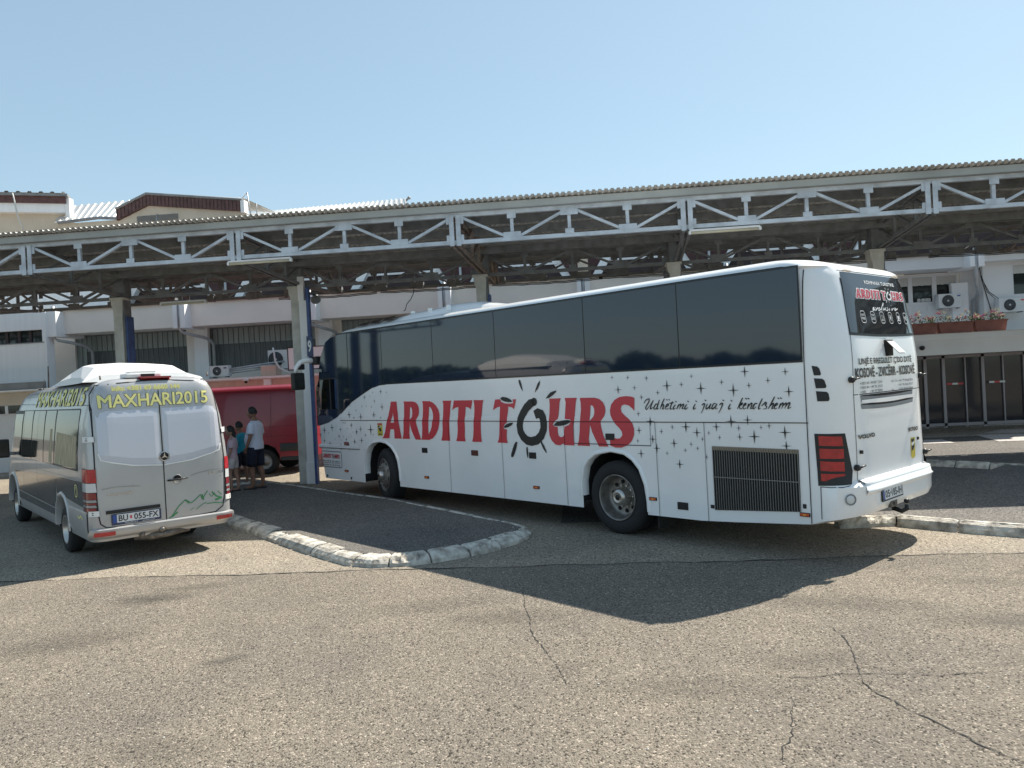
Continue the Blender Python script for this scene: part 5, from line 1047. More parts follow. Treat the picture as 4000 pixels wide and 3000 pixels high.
g = MB(); g.fat('VOLVO', RF, .009, .36, .735, 1.348, 1.388, .005); g.fat('9700', RF, .009, 1.705, 1.985, 1.320, 1.364, .004, shear=.2); g.build('maker_badge', P('badge_grey', (.16, .17, .17), .25, metal=.8), bus)
g = MB(); g.fat('KOMPANIA TURISTIKE', RF, .009, 1.03, 1.87, 3.096, 3.134, .003, n=4)
for l in EXCL:
    g.ribbon(l if len(l) > 2 else l, .013, lambda y, z: rear_pt(y, z, .010))
def rrect(mb, y0, y1, z0, z1):
    r = .02; P_ = [(y0-r, z0), (y1+r, z0), (y1, z0+r), (y1, z1-r), (y1+r, z1), (y0-r, z1), (y0, z1-r), (y0, z0+r), (y0-r, z0)]; mb.ribbon(P_, .007, lambda y, z: rear_pt(y, z, .010))
ic = [(-.709, -.825), (-.98, -1.088), (-1.236, -1.342), (-1.478, -1.573), (-1.715, -1.805), (-1.925, -2.02)]
for y0, y1 in ic: rrect(g, y0, y1, 2.632, 2.766)
tw = RF(.010)
for (y0, y1), a, b in ((ic[0], 'WI-FI', 'FREE'), (ic[1], 'TV', 'DVD')): g.text(a, tw, -y0+.018, -y1-.018, 2.708, 2.735, bold=.01); g.text(b, tw, -y0+.018, -y1-.018, 2.668, 2.695, bold=.01)
g.text('WC', tw, -ic[5][0]+.015, -ic[5][1]-.015, 2.672, 2.725, bold=.02)
m_ = (ic[2][0]+ic[2][1])/2
for dy in (.018, -.02): g.ribbon([(m_+dy, 2.74-abs(dy)*.5), (m_+dy-.012, 2.70), (m_+dy-.005, 2.67)], .006, lambda y, z: rear_pt(y, z, .010)); g.ribbon([(m_+dy+.006, 2.668), (m_+dy-.012, 2.665)], .013, lambda y, z: rear_pt(y, z, .010))
m_ = (ic[3][0]+ic[3][1])/2
for k in range(4):
    a = k*math.pi/4+math.pi/8*0; g.ribbon([(m_-.035*math.cos(a), 2.70-.042*math.sin(a)), (m_+.035*math.cos(a), 2.70+.042*math.sin(a))], .006, lambda y, z: rear_pt(y, z, .010))
m_ = (ic[4][0]+ic[4][1])/2
g.ribbon([(m_, 2.725), (m_, 2.675)], [.05, .028], lambda y, z: rear_pt(y, z, .010)); g.ribbon([(m_-.025, 2.715), (m_-.038, 2.70), (m_-.02, 2.685)], .006, lambda y, z: rear_pt(y, z, .010)); g.ribbon([(m_+.034, 2.668), (m_-.034, 2.668)], .01, lambda y, z: rear_pt(y, z, .010))
g.build('rear_window_lettering', 'white_letter', bus)
def grown(L_, k):
    out = []
    for o_, h_ in L_:
        cx, cz = sum(p[0] for p in o_)/len(o_), sum(p[1] for p in o_)/len(o_); n = len(o_); area = sum(o_[i][0]*o_[(i+1) % n][1]-o_[(i+1) % n][0]*o_[i][1] for i in range(n)); sg = 1 if area > 0 else -1; q = []
        for i in range(n):
            a, b = o_[i-1], o_[(i+1) % n]; dx, dz = b[0]-a[0], b[1]-a[1]; l = math.hypot(dx, dz) or 1; q.append((o_[i][0]+sg*dz/l*k, o_[i][1]-sg*dx/l*k))
        out.append((q, None))
    return out
g, g2 = MB(), MB(); LK = LET; LET = grown(LK, .07)
logo(g, g2, lambda y, z: rear_pt(y, z, .0085), -.695, -2.07, 2.915, 3.03); LET = LK; g2.bm.free(); g.build('rear_logo_outline', 'white_letter', bus)
g, g2 = MB(), MB(); logo(g, g2, lambda y, z: rear_pt(y, z, .0105), -.695, -2.07, 2.915, 3.03); g.build('rear_logo', 'red_letter2', bus); g2.build('rear_logo_emblem', 'white_letter', bus)
# tilted ventilation flap
g = MB().mat('dark_in'); g.box((.03, -1.20, 2.245), (.068, -1.36, 2.43)); g.mat('white_paint')
g.beam((.055, -1.28, 2.44), (-.075, -1.30, 2.275), .19, .012, up=(0, 1, 0)) if False else g.grid([[(.055, -1.19, 2.445), (.055, -1.38, 2.445)], [(-.10, -1.20, 2.275), (-.10, -1.39, 2.275)]], smooth=False); g.grid([[(.045, -1.19, 2.435), (.045, -1.38, 2.435)], [(-.10, -1.20, 2.262), (-.10, -1.39, 2.262)]], smooth=False); g.box((.035, -1.19, 2.43), (.06, -1.42, 2.455)); g.build('vent_flap', None, bus)
for (y, z) in ((-.30, 2.0), (-.30, 1.04), (-BW+.30, 1.985), (-BW+.31, 1.03)):
    g = MB(); c = rear_pt(y, z, 0); s_ = 1 if y > -1 else -1
    g.lathe([(0, 0), (.034, 0), (.036, .03), (.026, .05), (0, .055)], c, (-1, .35*s_, 0), 14); g.tube([c+Vector((-.045, 0, 0)), c+Vector((-.06, -.06, .012)), c+Vector((-.055, -.12, .015))], .011, 6); g.build('lid_hinge', 'black', bus)
g = MB(); g.box((.02, -.375, 1.185), (.06, -.402, 1.222)); g.box((.02, -1.96, 1.20), (.045, -1.99, 1.235)); g.build('lid_buffers', 'black', bus)
g = MB().mat('sticker_y'); rear_poly(g, ([(-1.735, 1.01), (-1.755, 1.24)], [(-1.86, 1.01), (-1.88, 1.24)]), .006, m=1); g.mat('black'); rear_poly(g, ([(-1.755, 1.09), (-1.765, 1.15)], [(-1.85, 1.13), (-1.85, 1.19)]), .007, m=1); g.mat('black'); rear_poly(g, ([(-1.76, 1.2), (-1.765, 1.225)], [(-1.85, 1.2), (-1.86, 1.225)]), .007, m=1); g.mat('white_letter'); rear_poly(g, ([(-1.76, 1.155), (-1.765, 1.175)], [(-1.85, 1.175), (-1.85, 1.195)]), .0075, m=1); g.build('warning_sticker', None, bus)
# bumper steps
g = MB(); prof_ = [(.905, .0), (.895, .03), (.875, .045), (.855, .012), (.845, .008), (.80, .010), (.785, .03), (.76, .012), (.74, .002)]
g.grid([[rear_pt(-.33-1.86*k/20, z, o_) for k in range(21)] for z, o_ in prof_]); g.build('bumper_step', 'white_paint', bus)
g = MB(); g.ribbon([(.325, .855), (.33, .50)], .008, lambda x, z: side_pt(x, z, .006)); g.ribbon([(.325, .853), (.22, .849), (.12, .85), (.075, .862)], .008, lambda x, z: side_pt(x, z, .006)); g.build('bumper_joint', 'gap', bus)
for mir in (0, 1):
    y = -.13 if not mir else -BW+.13; c = rear_pt(y, .715, 0); nrm = (rear_pt(y, .715, 1)-c).normalized()
    g = MB().mat('gutter'); g.lathe([(.0, .002), (.048, .003), (.052, .008), (.062, .010), (.058, .012), (.052, .003)], c, nrm, 24); g.mat('clear_lens'); g.lathe([(0, .012), (.03, .010), (.046, .004)], c, nrm, 20); g.build('fog_light', None, bus)
pl = MB(); Mx = Matrix.Translation((-.052, -.915, .70)) @ Matrix.Rotation(R(4), 4, 'Y') @ Matrix.Rotation(R(-.5), 4, 'X')
pl.bev((-.012, .285, -.072), (.0, -.285, .072), .004, Mx); plo = pl.build('number_plate', 'black', bus)
pl = MB(); pl.box((-.0145, .262, -.055), (-.0125, -.262, .058), Mx); pl.build('plate_face', 'plate_w', plo)
pl = MB(); pl.box((-.0155, .262, -.055), (-.0148, .222, .058), Mx); pl.build('plate_band', 'plate_b', plo)
pl = MB(); fnp = lambda u, v: Mx @ Vector((-.0156, -u, v)); pl.text('05', fnp, -.205, -.085, -.038, .044, bold=.02); pl.text('185-IH', fnp, -.03, .245, -.038, .044, bold=.02); pl.lathe([(0, 0), (.014, .0)], Mx @ Vector((-.0157, .058, .005)), (-1, 0, 0), 12); pl.build('plate_characters', 'black_sticker', plo)
g = MB().mat('metal_dirty'); g.box((-.055, -.88, .53), (-.02, -1.05, .60)); g.mat('black'); g.tube([(-.0, -1.04, .50), (-.10, -1.06, .47), (-.15, -1.07, .50), (-.15, -1.07, .55)], [.025, .03, .028, .022], 10); g.lathe([(0, -.03), (.026, -.015), (.032, 0), (.026, .02), (0, .032)], (-.15, -1.07, .585), (0, 0, 1), 14); g.box((-.06, -.94, .55), (-.052, -.975, .585)); g.build('tow_hitch', None, bus)

# wheels
def wheel(cx, cy, r, wd, steer, rear, nm='wheel'):
    M_ = Matrix.Translation((cx, cy, r)) @ Matrix.Rotation(steer, 4, 'Z')
    T = lambda mb: mb.bm.transform(M_)
    g = MB(); g.lathe([(.315, -.02), (.33, .0), (.38, .012), (.44, .008), (r-.025, -.02), (r-.004, -.045), (r, -.08), (r, -wd+.03), (r-.02, -wd), (.3, -wd)], (0, 0, 0), (0, 1, 0), 56)
    for z_ in (-.11, -.16, -.21): pass
    T(g); wh = g.build('tyre', 'rubber', None)
    root = bpy.data.objects.new(nm, None); COL.objects.link(root); root.parent = bus; wh.parent = root
    g = MB()
    if rear: prf = [(.315, -.02), (.318, .004), (.308, .008), (.300, -.004), (.29, -.05), (.275, -.13), (.255, -.17), (.22, -.178), (.13, -.178), (.0, -.178)]
    else: prf = [(.315, -.02), (.318, .004), (.308, .008), (.298, -.004), (.285, -.03), (.25, -.02), (.21, .03), (.15, .055), (.0, .055)]
    g.lathe(prf, (0, 0, 0), (0, 1, 0), 48)
    T(g); g.build('rim', 'rim', root)
    g = MB(); yy = -.17 if rear else .015
    for k in range(10):
        a = k*math.pi/5+.2; rr_ = .20 if rear else .235; g.lathe([(0, .0), (.028, .0), (.028, .006), (0, .006)], (rr_*math.cos(a), yy+(0 if rear else -.02), rr_*math.sin(a)), (0, 1, 0), 12)
    T(g); g.build('hand_holes', 'dark_in', root)
    g = MB()
    for k in range(10):
        a = k*math.pi/5; rr_ = .15 if rear else .165; g.lathe([(.016, 0), (.016, .03), (0, .035)], (rr_*math.cos(a), (-.178 if rear else .05), rr_*math.sin(a)), (0, 1, 0), 6, smooth=False)
    if rear: g.lathe([(.125, -.178), (.12, -.05), (.105, -.02), (.08, -.008), (.062, -.004), (.058, -.01), (.05, -.012), (0, -.012)], (0, 0, 0), (0, 1, 0), 32)
    else: g.lathe([(.10, .05), (.095, .10), (.07, .12), (0, .125)], (0, 0, 0), (0, 1, 0), 32)
    T(g); g.build('hub', 'hub', root)
    g = MB(); g.lathe([(0, 0), (.038, 0), (.038, .003), (0, .003)], (0, -.011 if rear else .126, 0), (0, 1, 0), 24); T(g); g.build('hub_badge', 'black', root)
    return root
wheel(3.26, -.055, .505, .29, 0, True); wheel(9.0, -.055, .505, .29, R(-16), False)
for cx, st in ((3.26, 0), (9.0, R(-16))):
    g = MB(); g.lathe([(.0, 0), (.3, 0), (.33, .01), (.48, 0), (.505, -.05), (.505, .25), (.3, .26)], (cx, -BW+.06, .505), (0, 1, 0), 40); g.build('far_wheel', 'rubber', bus)
g = MB(); g.lathe([(.3, 0), (.505, 0), (.505, -.28), (.3, -.28)], (3.26, -.40, .505), (0, 1, 0), 40); g.build('inner_tyre', 'rubber', bus)
g = MB(); g.box((2.62, -.10, .14), (2.60, -.45, .5)); g.build('mudflap', 'rubber', bus)
g = MB(); g.box((2.0, -.5, .38), (8.3, -2.0, .42)); g.box((3.1, -.4, .40), (3.4, -2.1, .6)); g.build('underbody', 'dark_in', bus)

# roof unit: long low pod rising to a hump, glass vents in front
g = MB(); st_ = [(10.25, .0, .25), (10.15, .035, .19), (9.9, .07, .16), (8.5, .12, .16), (8.38, .15, .2), (7.9, .185, .4), (7.55, .215, .5), (7.2, .22, .52), (6.7, .19, .52), (6.3, .12, .5), (5.9, .04, .42), (5.75, 0, .4)]
rows = []
for x, h, inset in st_:
    y0, y1 = -inset, -BW+inset; zb = 3.385; row = []
    for k in range(17):
        u = k/16; e = min(1, min(u, 1-u)*7); row.append((x, y0+(y1-y0)*u, zb+(h)*e**.45+.02*e))
    rows.append(row)
g.grid(rows); g.build('roof_air_conditioner', 'white_paint', bus, smooth=35)
g = MB()
for i in range(3):
    x0 = 9.85-i*.45; g.prism([(x0, -.50), (x0-.30, -.50), (x0-.30, -.62), (x0, -.62)], (0, 0, 3.462+.012*i), (1, 0, 0), (0, 1, 0), .03) if False else None
    hz = lambda x: lerp(x, [(8.4, .15), (9.9, .072)]); rows = [[(x0, -.155, 3.385+hz(x0)*.42), (x0-.34, -.155, 3.385+hz(x0-.34)*.42)], [(x0, -.24, 3.40+hz(x0)*.82+.01), (x0-.34, -.24, 3.40+hz(x0-.34)*.82+.01)], [(x0, -.44, 3.415+hz(x0)+.01), (x0-.34, -.44, 3.415+hz(x0-.34)+.01)]]
    g.grid(rows)
g.build('roof_vent_glass', 'glass_rear', bus)
g = MB()
for x in (8.9, 8.35, 7.8): g.box((x-.4, -.50, 3.50), (x-.50, -.53, 3.59))
g.build('roof_clips', 'white_paint', bus)
# mirror on its arm
mr = bpy.data.objects.new('mirror', None); COL.objects.link(mr); mr.parent = bus
g = MB(); g.bev((11.50, .18, 2.21), (11.66, .44, 2.575), .035); g.build('mirror_housing', 'black', mr)
g = MB(); g.box((11.494, .205, 2.24), (11.50, .415, 2.54)); g.build('mirror_glass', 'window', mr)
g = MB(); g.tube([(11.50, -.05, 2.82), (11.56, .10, 2.84), (11.60, .22, 2.80), (11.60, .33, 2.68), (11.60, .34, 2.57)], [.06, .06, .055, .05, .04], 12); g.build('mirror_arm', 'white_paint', mr)
g = MB(); g.bev((11.32, -.30, 2.73), (11.56, .0, 2.91), .03); g.build('mirror_bracket', 'black', mr)
g = MB(); g.bev((11.56, .14, 2.64), (11.64, .30, 2.76), .02); g.build('mirror_joint', 'black', mr)

# ------------------------------------------------------------------ silver minibus (own frame as the coach: x forward, y=0 left side)
MV = MBUS @ Matrix.Translation((9.19, 5.36, 0)) @ Matrix.Rotation(R(-2), 4, 'Z')
van = thing('minibus', 'silver minibus seen from behind with yellow lettering on its rear doors', 'minibus', M=MV)
VW = 1.86; VX = -1.70
VS = [(.34, -.03), (.5, 0), (1.25, 0), (1.5, -.015), (1.9, -.06), (2.1, -.10), (2.3, -.155), (2.38, -.19), (2.43, -.25), (2.47, -.36), (2.49, -.55), (2.50, -.8)]
def vside(z): return lerp(z, VS)
VR = [(.34, .05), (.5, 0), (1.3, .01), (1.9, .045), (2.2, .07), (2.38, .09), (2.43, .12), (2.47, .2), (2.49, .35), (2.50, .6)]
VF = [(.34, 5.2), (.6, 5.28), (.95, 5.22), (1.12, 5.0), (1.22, 5.0), (1.5, 4.82), (1.9, 4.58), (2.15, 4.36), (2.3, 4.12), (2.38, 3.8), (2.43, 3.3), (2.47, 2.6), (2.49, 1.6), (2.50, 1.1)]
def vx0(z): return VX+lerp(z, VR)
VCX, VCY, VN = .20, .26, 2.6
def vplan(z):
    yl = vside(z); yr = -VW-yl; a = vx0(z); b = lerp(z, VF); pts = []; N_ = 10; sc = min(1, (yl-yr)/1.5); ry = VCY*sc
    for i in range(N_+1):
        t = math.pi/2*i/N_; pts.append((a+VCX-VCX*math.cos(t)**(2/VN), yl-ry+ry*math.sin(t)**(2/VN)))
    fr_, fy = .35, .42*sc
    for i in range(1, 26): pts.append((a+VCX+(b-fr_-a-VCX)*i/26, yl))
    for i in range(9): t = math.pi/2*i/8; pts.append((b-fr_+fr_*math.sin(t), yl-fy+fy*math.cos(t)))
    for i in range(1, 6): y = yl-fy+(yr-yl+2*fy)*i/6; pts.append((b+.08*(1-((y-(yl+yr)/2)/((yl-yr)/2))**2), y))
    for i in range(9): t = math.pi/2*(1-i/8); pts.append((b-fr_+fr_*math.sin(t), yr+fy-fy*math.cos(t)))
    for i in range(25, 0, -1): pts.append((a+VCX+(b-fr_-a-VCX)*i/26, yr))
    for i in range(N_, -1, -1): t = math.pi/2*i/N_; pts.append((a+VCX-VCX*math.cos(t)**(2/VN), yr+ry-ry*math.sin(t)**(2/VN)))
    for i in range(1, 6): pts.append((a, yr+ry+(yl-yr-2*ry)*i/6))
    return pts
g = MB().mat('silver').mat('dark_in').mat('silver')
zz = [.34, .42, .5, .7, .95, 1.05, 1.12, 1.22, 1.35, 1.5, 1.7, 1.9, 2.02, 2.15, 2.23, 2.3, 2.38, 2.43, 2.47, 2.49, 2.50]
vr = g.grid([[(x, y, z) for x, y in vplan(z)] for z in zz], closed=True); g._f(list(reversed(vr[0]))); g._f(vr[-1], True)
bmesh.ops.recalc_face_normals(g.bm, faces=g.bm.faces[:]); vb = g.build('body', None, van)
VA = [(.48, .1), (.47, .5), (.40, .68), (.26, .80), (.05, .845), (-.16, .80), (-.30, .68), (-.38, .5), (-.40, .1)]
VB_ = [(4.86, .1), (4.85, .5), (4.75, .72), (4.58, .86), (4.33, .90), (4.1, .86), (3.93, .72), (3.85, .5), (3.84, .1)]
cut = MB().mat('silver').mat('dark_in')
for A_ in (VA, VB_): cut.prism(A_, (0, .2, 0), (1, 0, 0), (0, 0, 1), .62); cut.prism(A_, (0, -VW+.42, 0), (1, 0, 0), (0, 0, 1), .62)
bmesh.ops.recalc_face_normals(cut.bm, faces=cut.bm.faces[:]); cutter = cut.build('cutter', None, van)
md = vb.modifiers.new('b', 'BOOLEAN'); md.object = cutter; md.solver = 'EXACT'; md.use_self = True; md.material_mode = 'INDEX'
dg = bpy.context.evaluated_depsgraph_get(); me = bpy.data.meshes.new_from_object(vb.evaluated_get(dg)); vb.modifiers.clear(); vb.data = me; bpy.data.objects.remove(cutter)
for p in me.polygons: p.use_smooth = True
me.set_sharp_from_angle(angle=R(30))
def vs_pt(x, z, off=.005):
    x0 = vx0(z)+VCX; yl = vside(z)
    if x >= x0: return Vector((x, yl+off, z))
    a = min(1, (x0-x)/VCX); b = (1-a**VN)**(1/VN); n_ = Vector((-(a**(VN-1))/VCX, (b**(VN-1))/VCY, 0)).normalized(); return Vector((x, yl-VCY+VCY*b, z))+n_*off
def vr_pt(y, z, off=.005):
    yl = vside(z); yr = -VW-yl; s_ = 1; b = (y-(yl-VCY))/VCY
    if b < 0: b = ((yr+VCY)-y)/VCY; s_ = -1
    b = min(max(b, 0), .999); a = (1-b**VN)**(1/VN); n_ = Vector((-(a**(VN-1))/VCX, s_*(b**(VN-1))/VCY, 0)).normalized(); return Vector((vx0(z)+VCX-VCX*a, y, z))+n_*off
VRF = lambda off: (lambda u, v: vr_pt(-u, v, off)); VSF = lambda off: (lambda u, v: vs_pt(-u, v, off))
def vquad(mb, fn, poly4, off, n=12, m=6, r=0):
    a, b, c, d = poly4; rows = []
    for i in range(m+1):
        t = i/m; p = [a[j]+(d[j]-a[j])*t for j in (0, 1)]; q = [b[j]+(c[j]-b[j])*t for j in (0, 1)]
        rows.append([fn(p[0]+(q[0]-p[0])*k/n, p[1]+(q[1]-p[1])*k/n, off) for k in range(n+1)])
    mb.grid(rows)
# rear doors: joints, pressed panels, hinges, handle, emblem
g = MB(); door = [(-.19, 2.40), (-.115, 2.28), (-.095, 1.9), (-.085, 1.3), (-.09, .75), (-.115, .58), (-.18, .525), (-.55, .515), (-.93, .512), (-1.30, .515), (-1.60, .53), (-1.71, .60), (-1.745, .75), (-1.77, 1.3), (-1.735, 1.9), (-1.70, 2.28), (-1.62, 2.40), (-.93, 2.452), (-.19, 2.40)]
def dens(L_, k=6): return [tuple(a[j]+(b[j]-a[j])*i/k for j in (0, 1)) for a, b in zip(L_, L_[1:]) for i in range(k)]+[L_[-1]]
g.ribbon(dens(door), .014, lambda y, z: vr_pt(y, z, .004)); g.ribbon(dens([(-.93, 2.45), (-.93, .512)], 12), .013, lambda y, z: vr_pt(y, z, .0045)); g.build('door_joints', 'gap', van)
for sgn, nm in ((0, 'l'), (1, 'r')):
    f = (lambda y: y) if not sgn else (lambda y: -VW-y)
    pan = [(-.145, 2.0), (-.13, 1.46), (-.18, 1.40), (-.55, 1.315), (-.905, 1.285), (-.905, 2.05), (-.20, 2.05)]
    g = MB(); rows = []
    for k in range(13):
        u = k/12; y = -.135-u*.772; zb = lerp(-y, [(.135, 1.45), (.18, 1.395), (.55, 1.31), (.91, 1.28)]); zt = 2.05-.045*max(0, 1-u*8)
        rows.append([vr_pt(f(y), zb+(zt-zb)*i/8, .008 if 0 < i < 8 and 0 < k < 12 else .001) for i in range(9)])
    g.grid(rows, smooth=False); g.build('door_panel', 'silver_white', van)
    g = MB(); g.ribbon([(f(a), b) for a, b in dens([(-.135, 1.50), (-.16, 1.41), (-.28, 1.37), (-.55, 1.305), (-.92, 1.272)], 4)], .016, lambda y, z: vr_pt(y, z, .012)); g.build('pressed_edge', 'white_plain', van)
g = MB()
g.ribbon(dens([(-.15, 1.03), (-.30, 1.045), (-.5, 1.035), (-.62, 1.02)], 4), .010, lambda y, z: vr_pt(y, z, .006)); g.ribbon(dens([(-1.74, 1.13), (-1.55, 1.13), (-1.38, 1.11), (-1.28, 1.08)], 4), .010, lambda y, z: vr_pt(y, z, .006)); g.build('door_crease', 'bumper_grey', van)
for y, z in ((-.035, 1.69), (-.04, .72), (-VW+.035, 1.69), (-VW+.04, .72)):
    c = vr_pt(y, z, 0); s_ = 1 if y > -1 else -1; g = MB(); rows = []
    for zz_ in (z-.035, z+.035): rows.append([vr_pt(y-s_*.07+s_*.012*k, zz_, .018) for k in range(9)])
    g.grid(rows); vquad(g, vr_pt, [(y-s_*.07, z-.035), (y+s_*.024, z-.035), (y+s_*.024, z+.035), (y-s_*.07, z+.035)], .016); h_ = g.build('hinge', 'white_plain', van)
    g = MB()
    for dz in (-.013, .013): vquad(g, vr_pt, [(y-s_*.0, z+dz-.006), (y-s_*.014, z+dz-.006), (y-s_*.014, z+dz+.006), (y, z+dz+.006)], .0195, 2, 1)
    g.build('hinge_bolts', 'gap', h_)
c = vr_pt(-.945, 1.39, .012)
g = MB().mat('black'); g.lathe([(0, .006), (.066, .006), (.068, 0)], c, (-1, 0, 0), 32); g.mat('chrome'); g.lathe([(.056, .008), (.068, .012), (.066, .004)], c, (-1, 0, 0), 40)
for k in range(3):
    a = math.pi/2+k*2*math.pi/3; g.prism([(math.cos(a)*.058, math.sin(a)*.058), (math.cos(a+1.05)*.012, math.sin(a+1.05)*.012), (0, 0), (math.cos(a-1.05)*.012, math.sin(a-1.05)*.012)], c+Vector((-.009, 0, 0)), (0, -1, 0), (0, 0, 1), .004)
g.build('star_emblem', None, van)
g = MB().mat('bumper_grey'); g.lathe([(0, .003), (.055, .003), (.058, .010), (.064, .003)], vr_pt(-1.10, 1.055, .0), (-1, 0, 0), 28); g.mat('gap'); g.prism([(math.cos(a)*.054, math.sin(a)*.054) for a in [k*math.pi/14 for k in range(15)]], vr_pt(-1.10, 1.06, .005), (0, -1, 0), (0, 0, 1), -.001)
g.mat('black'); g.tube([vr_pt(-.965, 1.05, .02), vr_pt(-1.02, 1.053, .038), vr_pt(-1.15, 1.057, .038), vr_pt(-1.235, 1.06, .03)], [.012, .014, .012, .008], 8); g.build('door_handle', None, van)
g = MB(); vquad(g, vr_pt, [(-.18, .70), (-.855, .70), (-.855, .745), (-.18, .745)], .014); g.build('plate_lamp_strip', 'black', van)
# lettering
g = MB(); g.fat('MAXHARI2015', VRF, .006, .185, 1.585, 2.096, 2.264, .011, n=10); g.build('lettering_outline', 'navy', van)
g = MB(); g.fat('MAXHARI2015', VRF, .0095, .185, 1.585, 2.096, 2.264, .006, n=8); g.build('lettering', 'yellow', van)
g = MB(); g.fat('info: +381 69 6660 144', VRF, .006, .35, 1.22, 2.318, 2.375, .0065, n=8); g.build('phone_lettering', 'yellow', van)
g = MB(); g.fat('MAXHARI2015', VSF, .006, -2.38, 1.10, 2.145, 2.385, .011, n=8); g.build('side_lettering_outline', 'navy', van)
g = MB(); g.fat('MAXHARI2015', VSF, .0095, -2.38, 1.10, 2.145, 2.385, .008, n=6); g.build('side_lettering', 'yellow', van)
g = MB(); g.text('SPRINTER', VRF(.010), .20, .52, .935, .965, bold=.02, shear=.3); g.text('515 CDI', VRF(.010), 1.53, 1.74, 1.075, 1.105, bold=.02); g.build('maker_badge', 'chrome', van)
# green brush drawing low on the right door
g = MB()
for L_, wd in (([(-.965, .535), (-1.0, .55), (-1.1, .68), (-1.19, .755), (-1.27, .70), (-1.33, .74), (-1.40, .80), (-1.42, .73), (-1.47, .80), (-1.50, .84)], .013), ([(-1.19, .755), (-1.24, .70)], .02), ([(-1.42, .80), (-1.44, .72)], .018), ([(-1.52, .80), (-1.55, .75), (-1.60, .80)], .01),
               ([(-1.56, .82), (-1.62, .75), (-1.70, .72)], .02), ([(-1.60, .70), (-1.70, .72)], .028), ([(-1.48, .66), (-1.6, .66), (-1.71, .64)], .012), ([(-1.33, .60), (-1.42, .66), (-1.48, .68)], .008), ([(-1.0, .545), (-1.08, .60)], .02), ([(-1.64, .82), (-1.70, .76)], .012), ([(-1.25, .60), (-1.3, .63)], .007)):
    g.ribbon(dens(L_, 2), wd, lambda y, z: vr_pt(y, z, .007))
g.build('green_drawing', 'green', van)
# number plate
pl = MB(); vquad(pl, vr_pt, [(-.24, .545), (-.86, .545), (-.86, .69), (-.24, .69)], .016, 3, 1); plo = pl.build('number_plate', 'navy', van)
pl = MB(); vquad(pl, vr_pt, [(-.305, .575), (-.835, .575), (-.835, .68), (-.305, .68)], .018, 3, 1); pl.build('plate_face', 'plate_w', plo)
pl = MB(); vquad(pl, vr_pt, [(-.255, .575), (-.30, .575), (-.30, .68), (-.255, .68)], .0185, 1, 1); pl.build('plate_band', 'plate_b', plo)
pl = MB(); q = VRF(.0195); pl.text('BU', q, .325, .44, .588, .668, bold=.02); pl.text('055-FX', q, .515, .825, .588, .668, bold=.02); pl.mat('red_letter'); vquad(pl, vr_pt, [(-.465, .61), (-.49, .61), (-.49, .65), (-.465, .65)], .0195, 1, 1); pl.mats = ['black_sticker', 'red_letter']; 
for f_ in pl.bm.faces[-1:]: f_.material_index = 1
pl.build('plate_characters', None, plo)
pl = MB(); pl.text('MAXHARI 2015', q, .40, .56, .552, .568); pl.text('maxhari.com', q, .62, .77, .552, .568); pl.build('plate_holder_text', 'white_letter', plo)
# lights
for mir in (0, 1):
    def Mi(mb, mir=mir):
        if mir:
            for v in mb.bm.verts: v.co.y = -VW-v.co.y
            bmesh.ops.reverse_faces(mb.bm, faces=mb.bm.faces[:])
    g = MB(); vquad(g, vs_pt, [(-1.36, .735), (-1.675, .735), (-1.655, 1.30), (-1.36, 1.31)], .006); Mi(g); tl = g.build('tail_light', 'black', van)
    for z0, z1, mt_ in ((1.125, 1.30, 'red_lens'), (1.0, 1.118, 'clear_lens'), (.905, .993, 'lens_dark'), (.868, .90, 'lens_grey'), (.835, .862, 'lens_dark'), (.80, .83, 'lens_grey'), (.742, .795, 'lens_dark')):
        g = MB(); vquad(g, vs_pt, [(-1.37, z0), (-1.667, z0), (-1.662, z1), (-1.37, z1)], .013, 10, 2); Mi(g); g.build('lens', mt_, tl)
g = MB(); vquad(g, vr_pt, [(-.72, 2.452), (-1.12, 2.452), (-1.12, 2.488), (-.72, 2.488)], .018, 6, 2); g.box((VX+.10, -.72, 2.47), (VX+.2, -1.12, 2.495)); g.build('third_brake_light', 'red_lens', van)
# bumper
g = MB(); pr_ = [(.52, .005), (.505, .05), (.46, .065), (.42, .062), (.385, .03), (.36, -.03)]
rows = []
for z, o_ in pr_: rows.append([vs_pt(-.45-.98*k/6, max(z, .36), o_*.5+.004) for k in range(7)]+[vr_pt(-.05-1.76*k/20, z, o_+.004) for k in range(21)])
rows2 = []
for z, o_ in pr_: rows2.append([vr_pt(-.03-1.80*k/22, z, o_+.004) for k in range(23)])
g.grid(rows2); g.build('bumper', 'silver', van, smooth=40)
g = MB(); g.grid([[vs_pt(-.42-1.10*k/8, z, o_) for k in range(9)] for z, o_ in ((.74, .004), (.72, .012), (.5, .012), (.36, .004))]); g.build('side_skirt', 'silver', van)
for y0, y1 in ((-.07, -.27), (-VW+.07, -VW+.27)): g = MB(); vquad(g, vr_pt, [(y0, .42), (y1, .42), (y1, .475), (y0, .475)], .076, 4, 2); g.build('reflector', 'red_lens', van)
g = MB(); g.tube([(-1.55, -.55, .33), (-1.62, -.75, .32), (-1.66, -.95, .33), (-1.60, -1.25, .34)], [.05, .06, .055, .04], 8); g.bev((-1.66, -.72, .30), (-1.55, -.95, .40), .02); g.bev((-1.62, -1.02, .34), (-1.5, -1.35, .40), .02); g.lathe([(0, -.04), (.04, -.02), (.05, 0), (.04, .03), (0, .045)], (-1.72, -.86, .40), (0, 0, 1), 12); g.tube([(-1.7, -.6, .34), (-1.70, -.62, .40)], .035, 8); g.build('tow_hitch', 'metal_dirty', van)
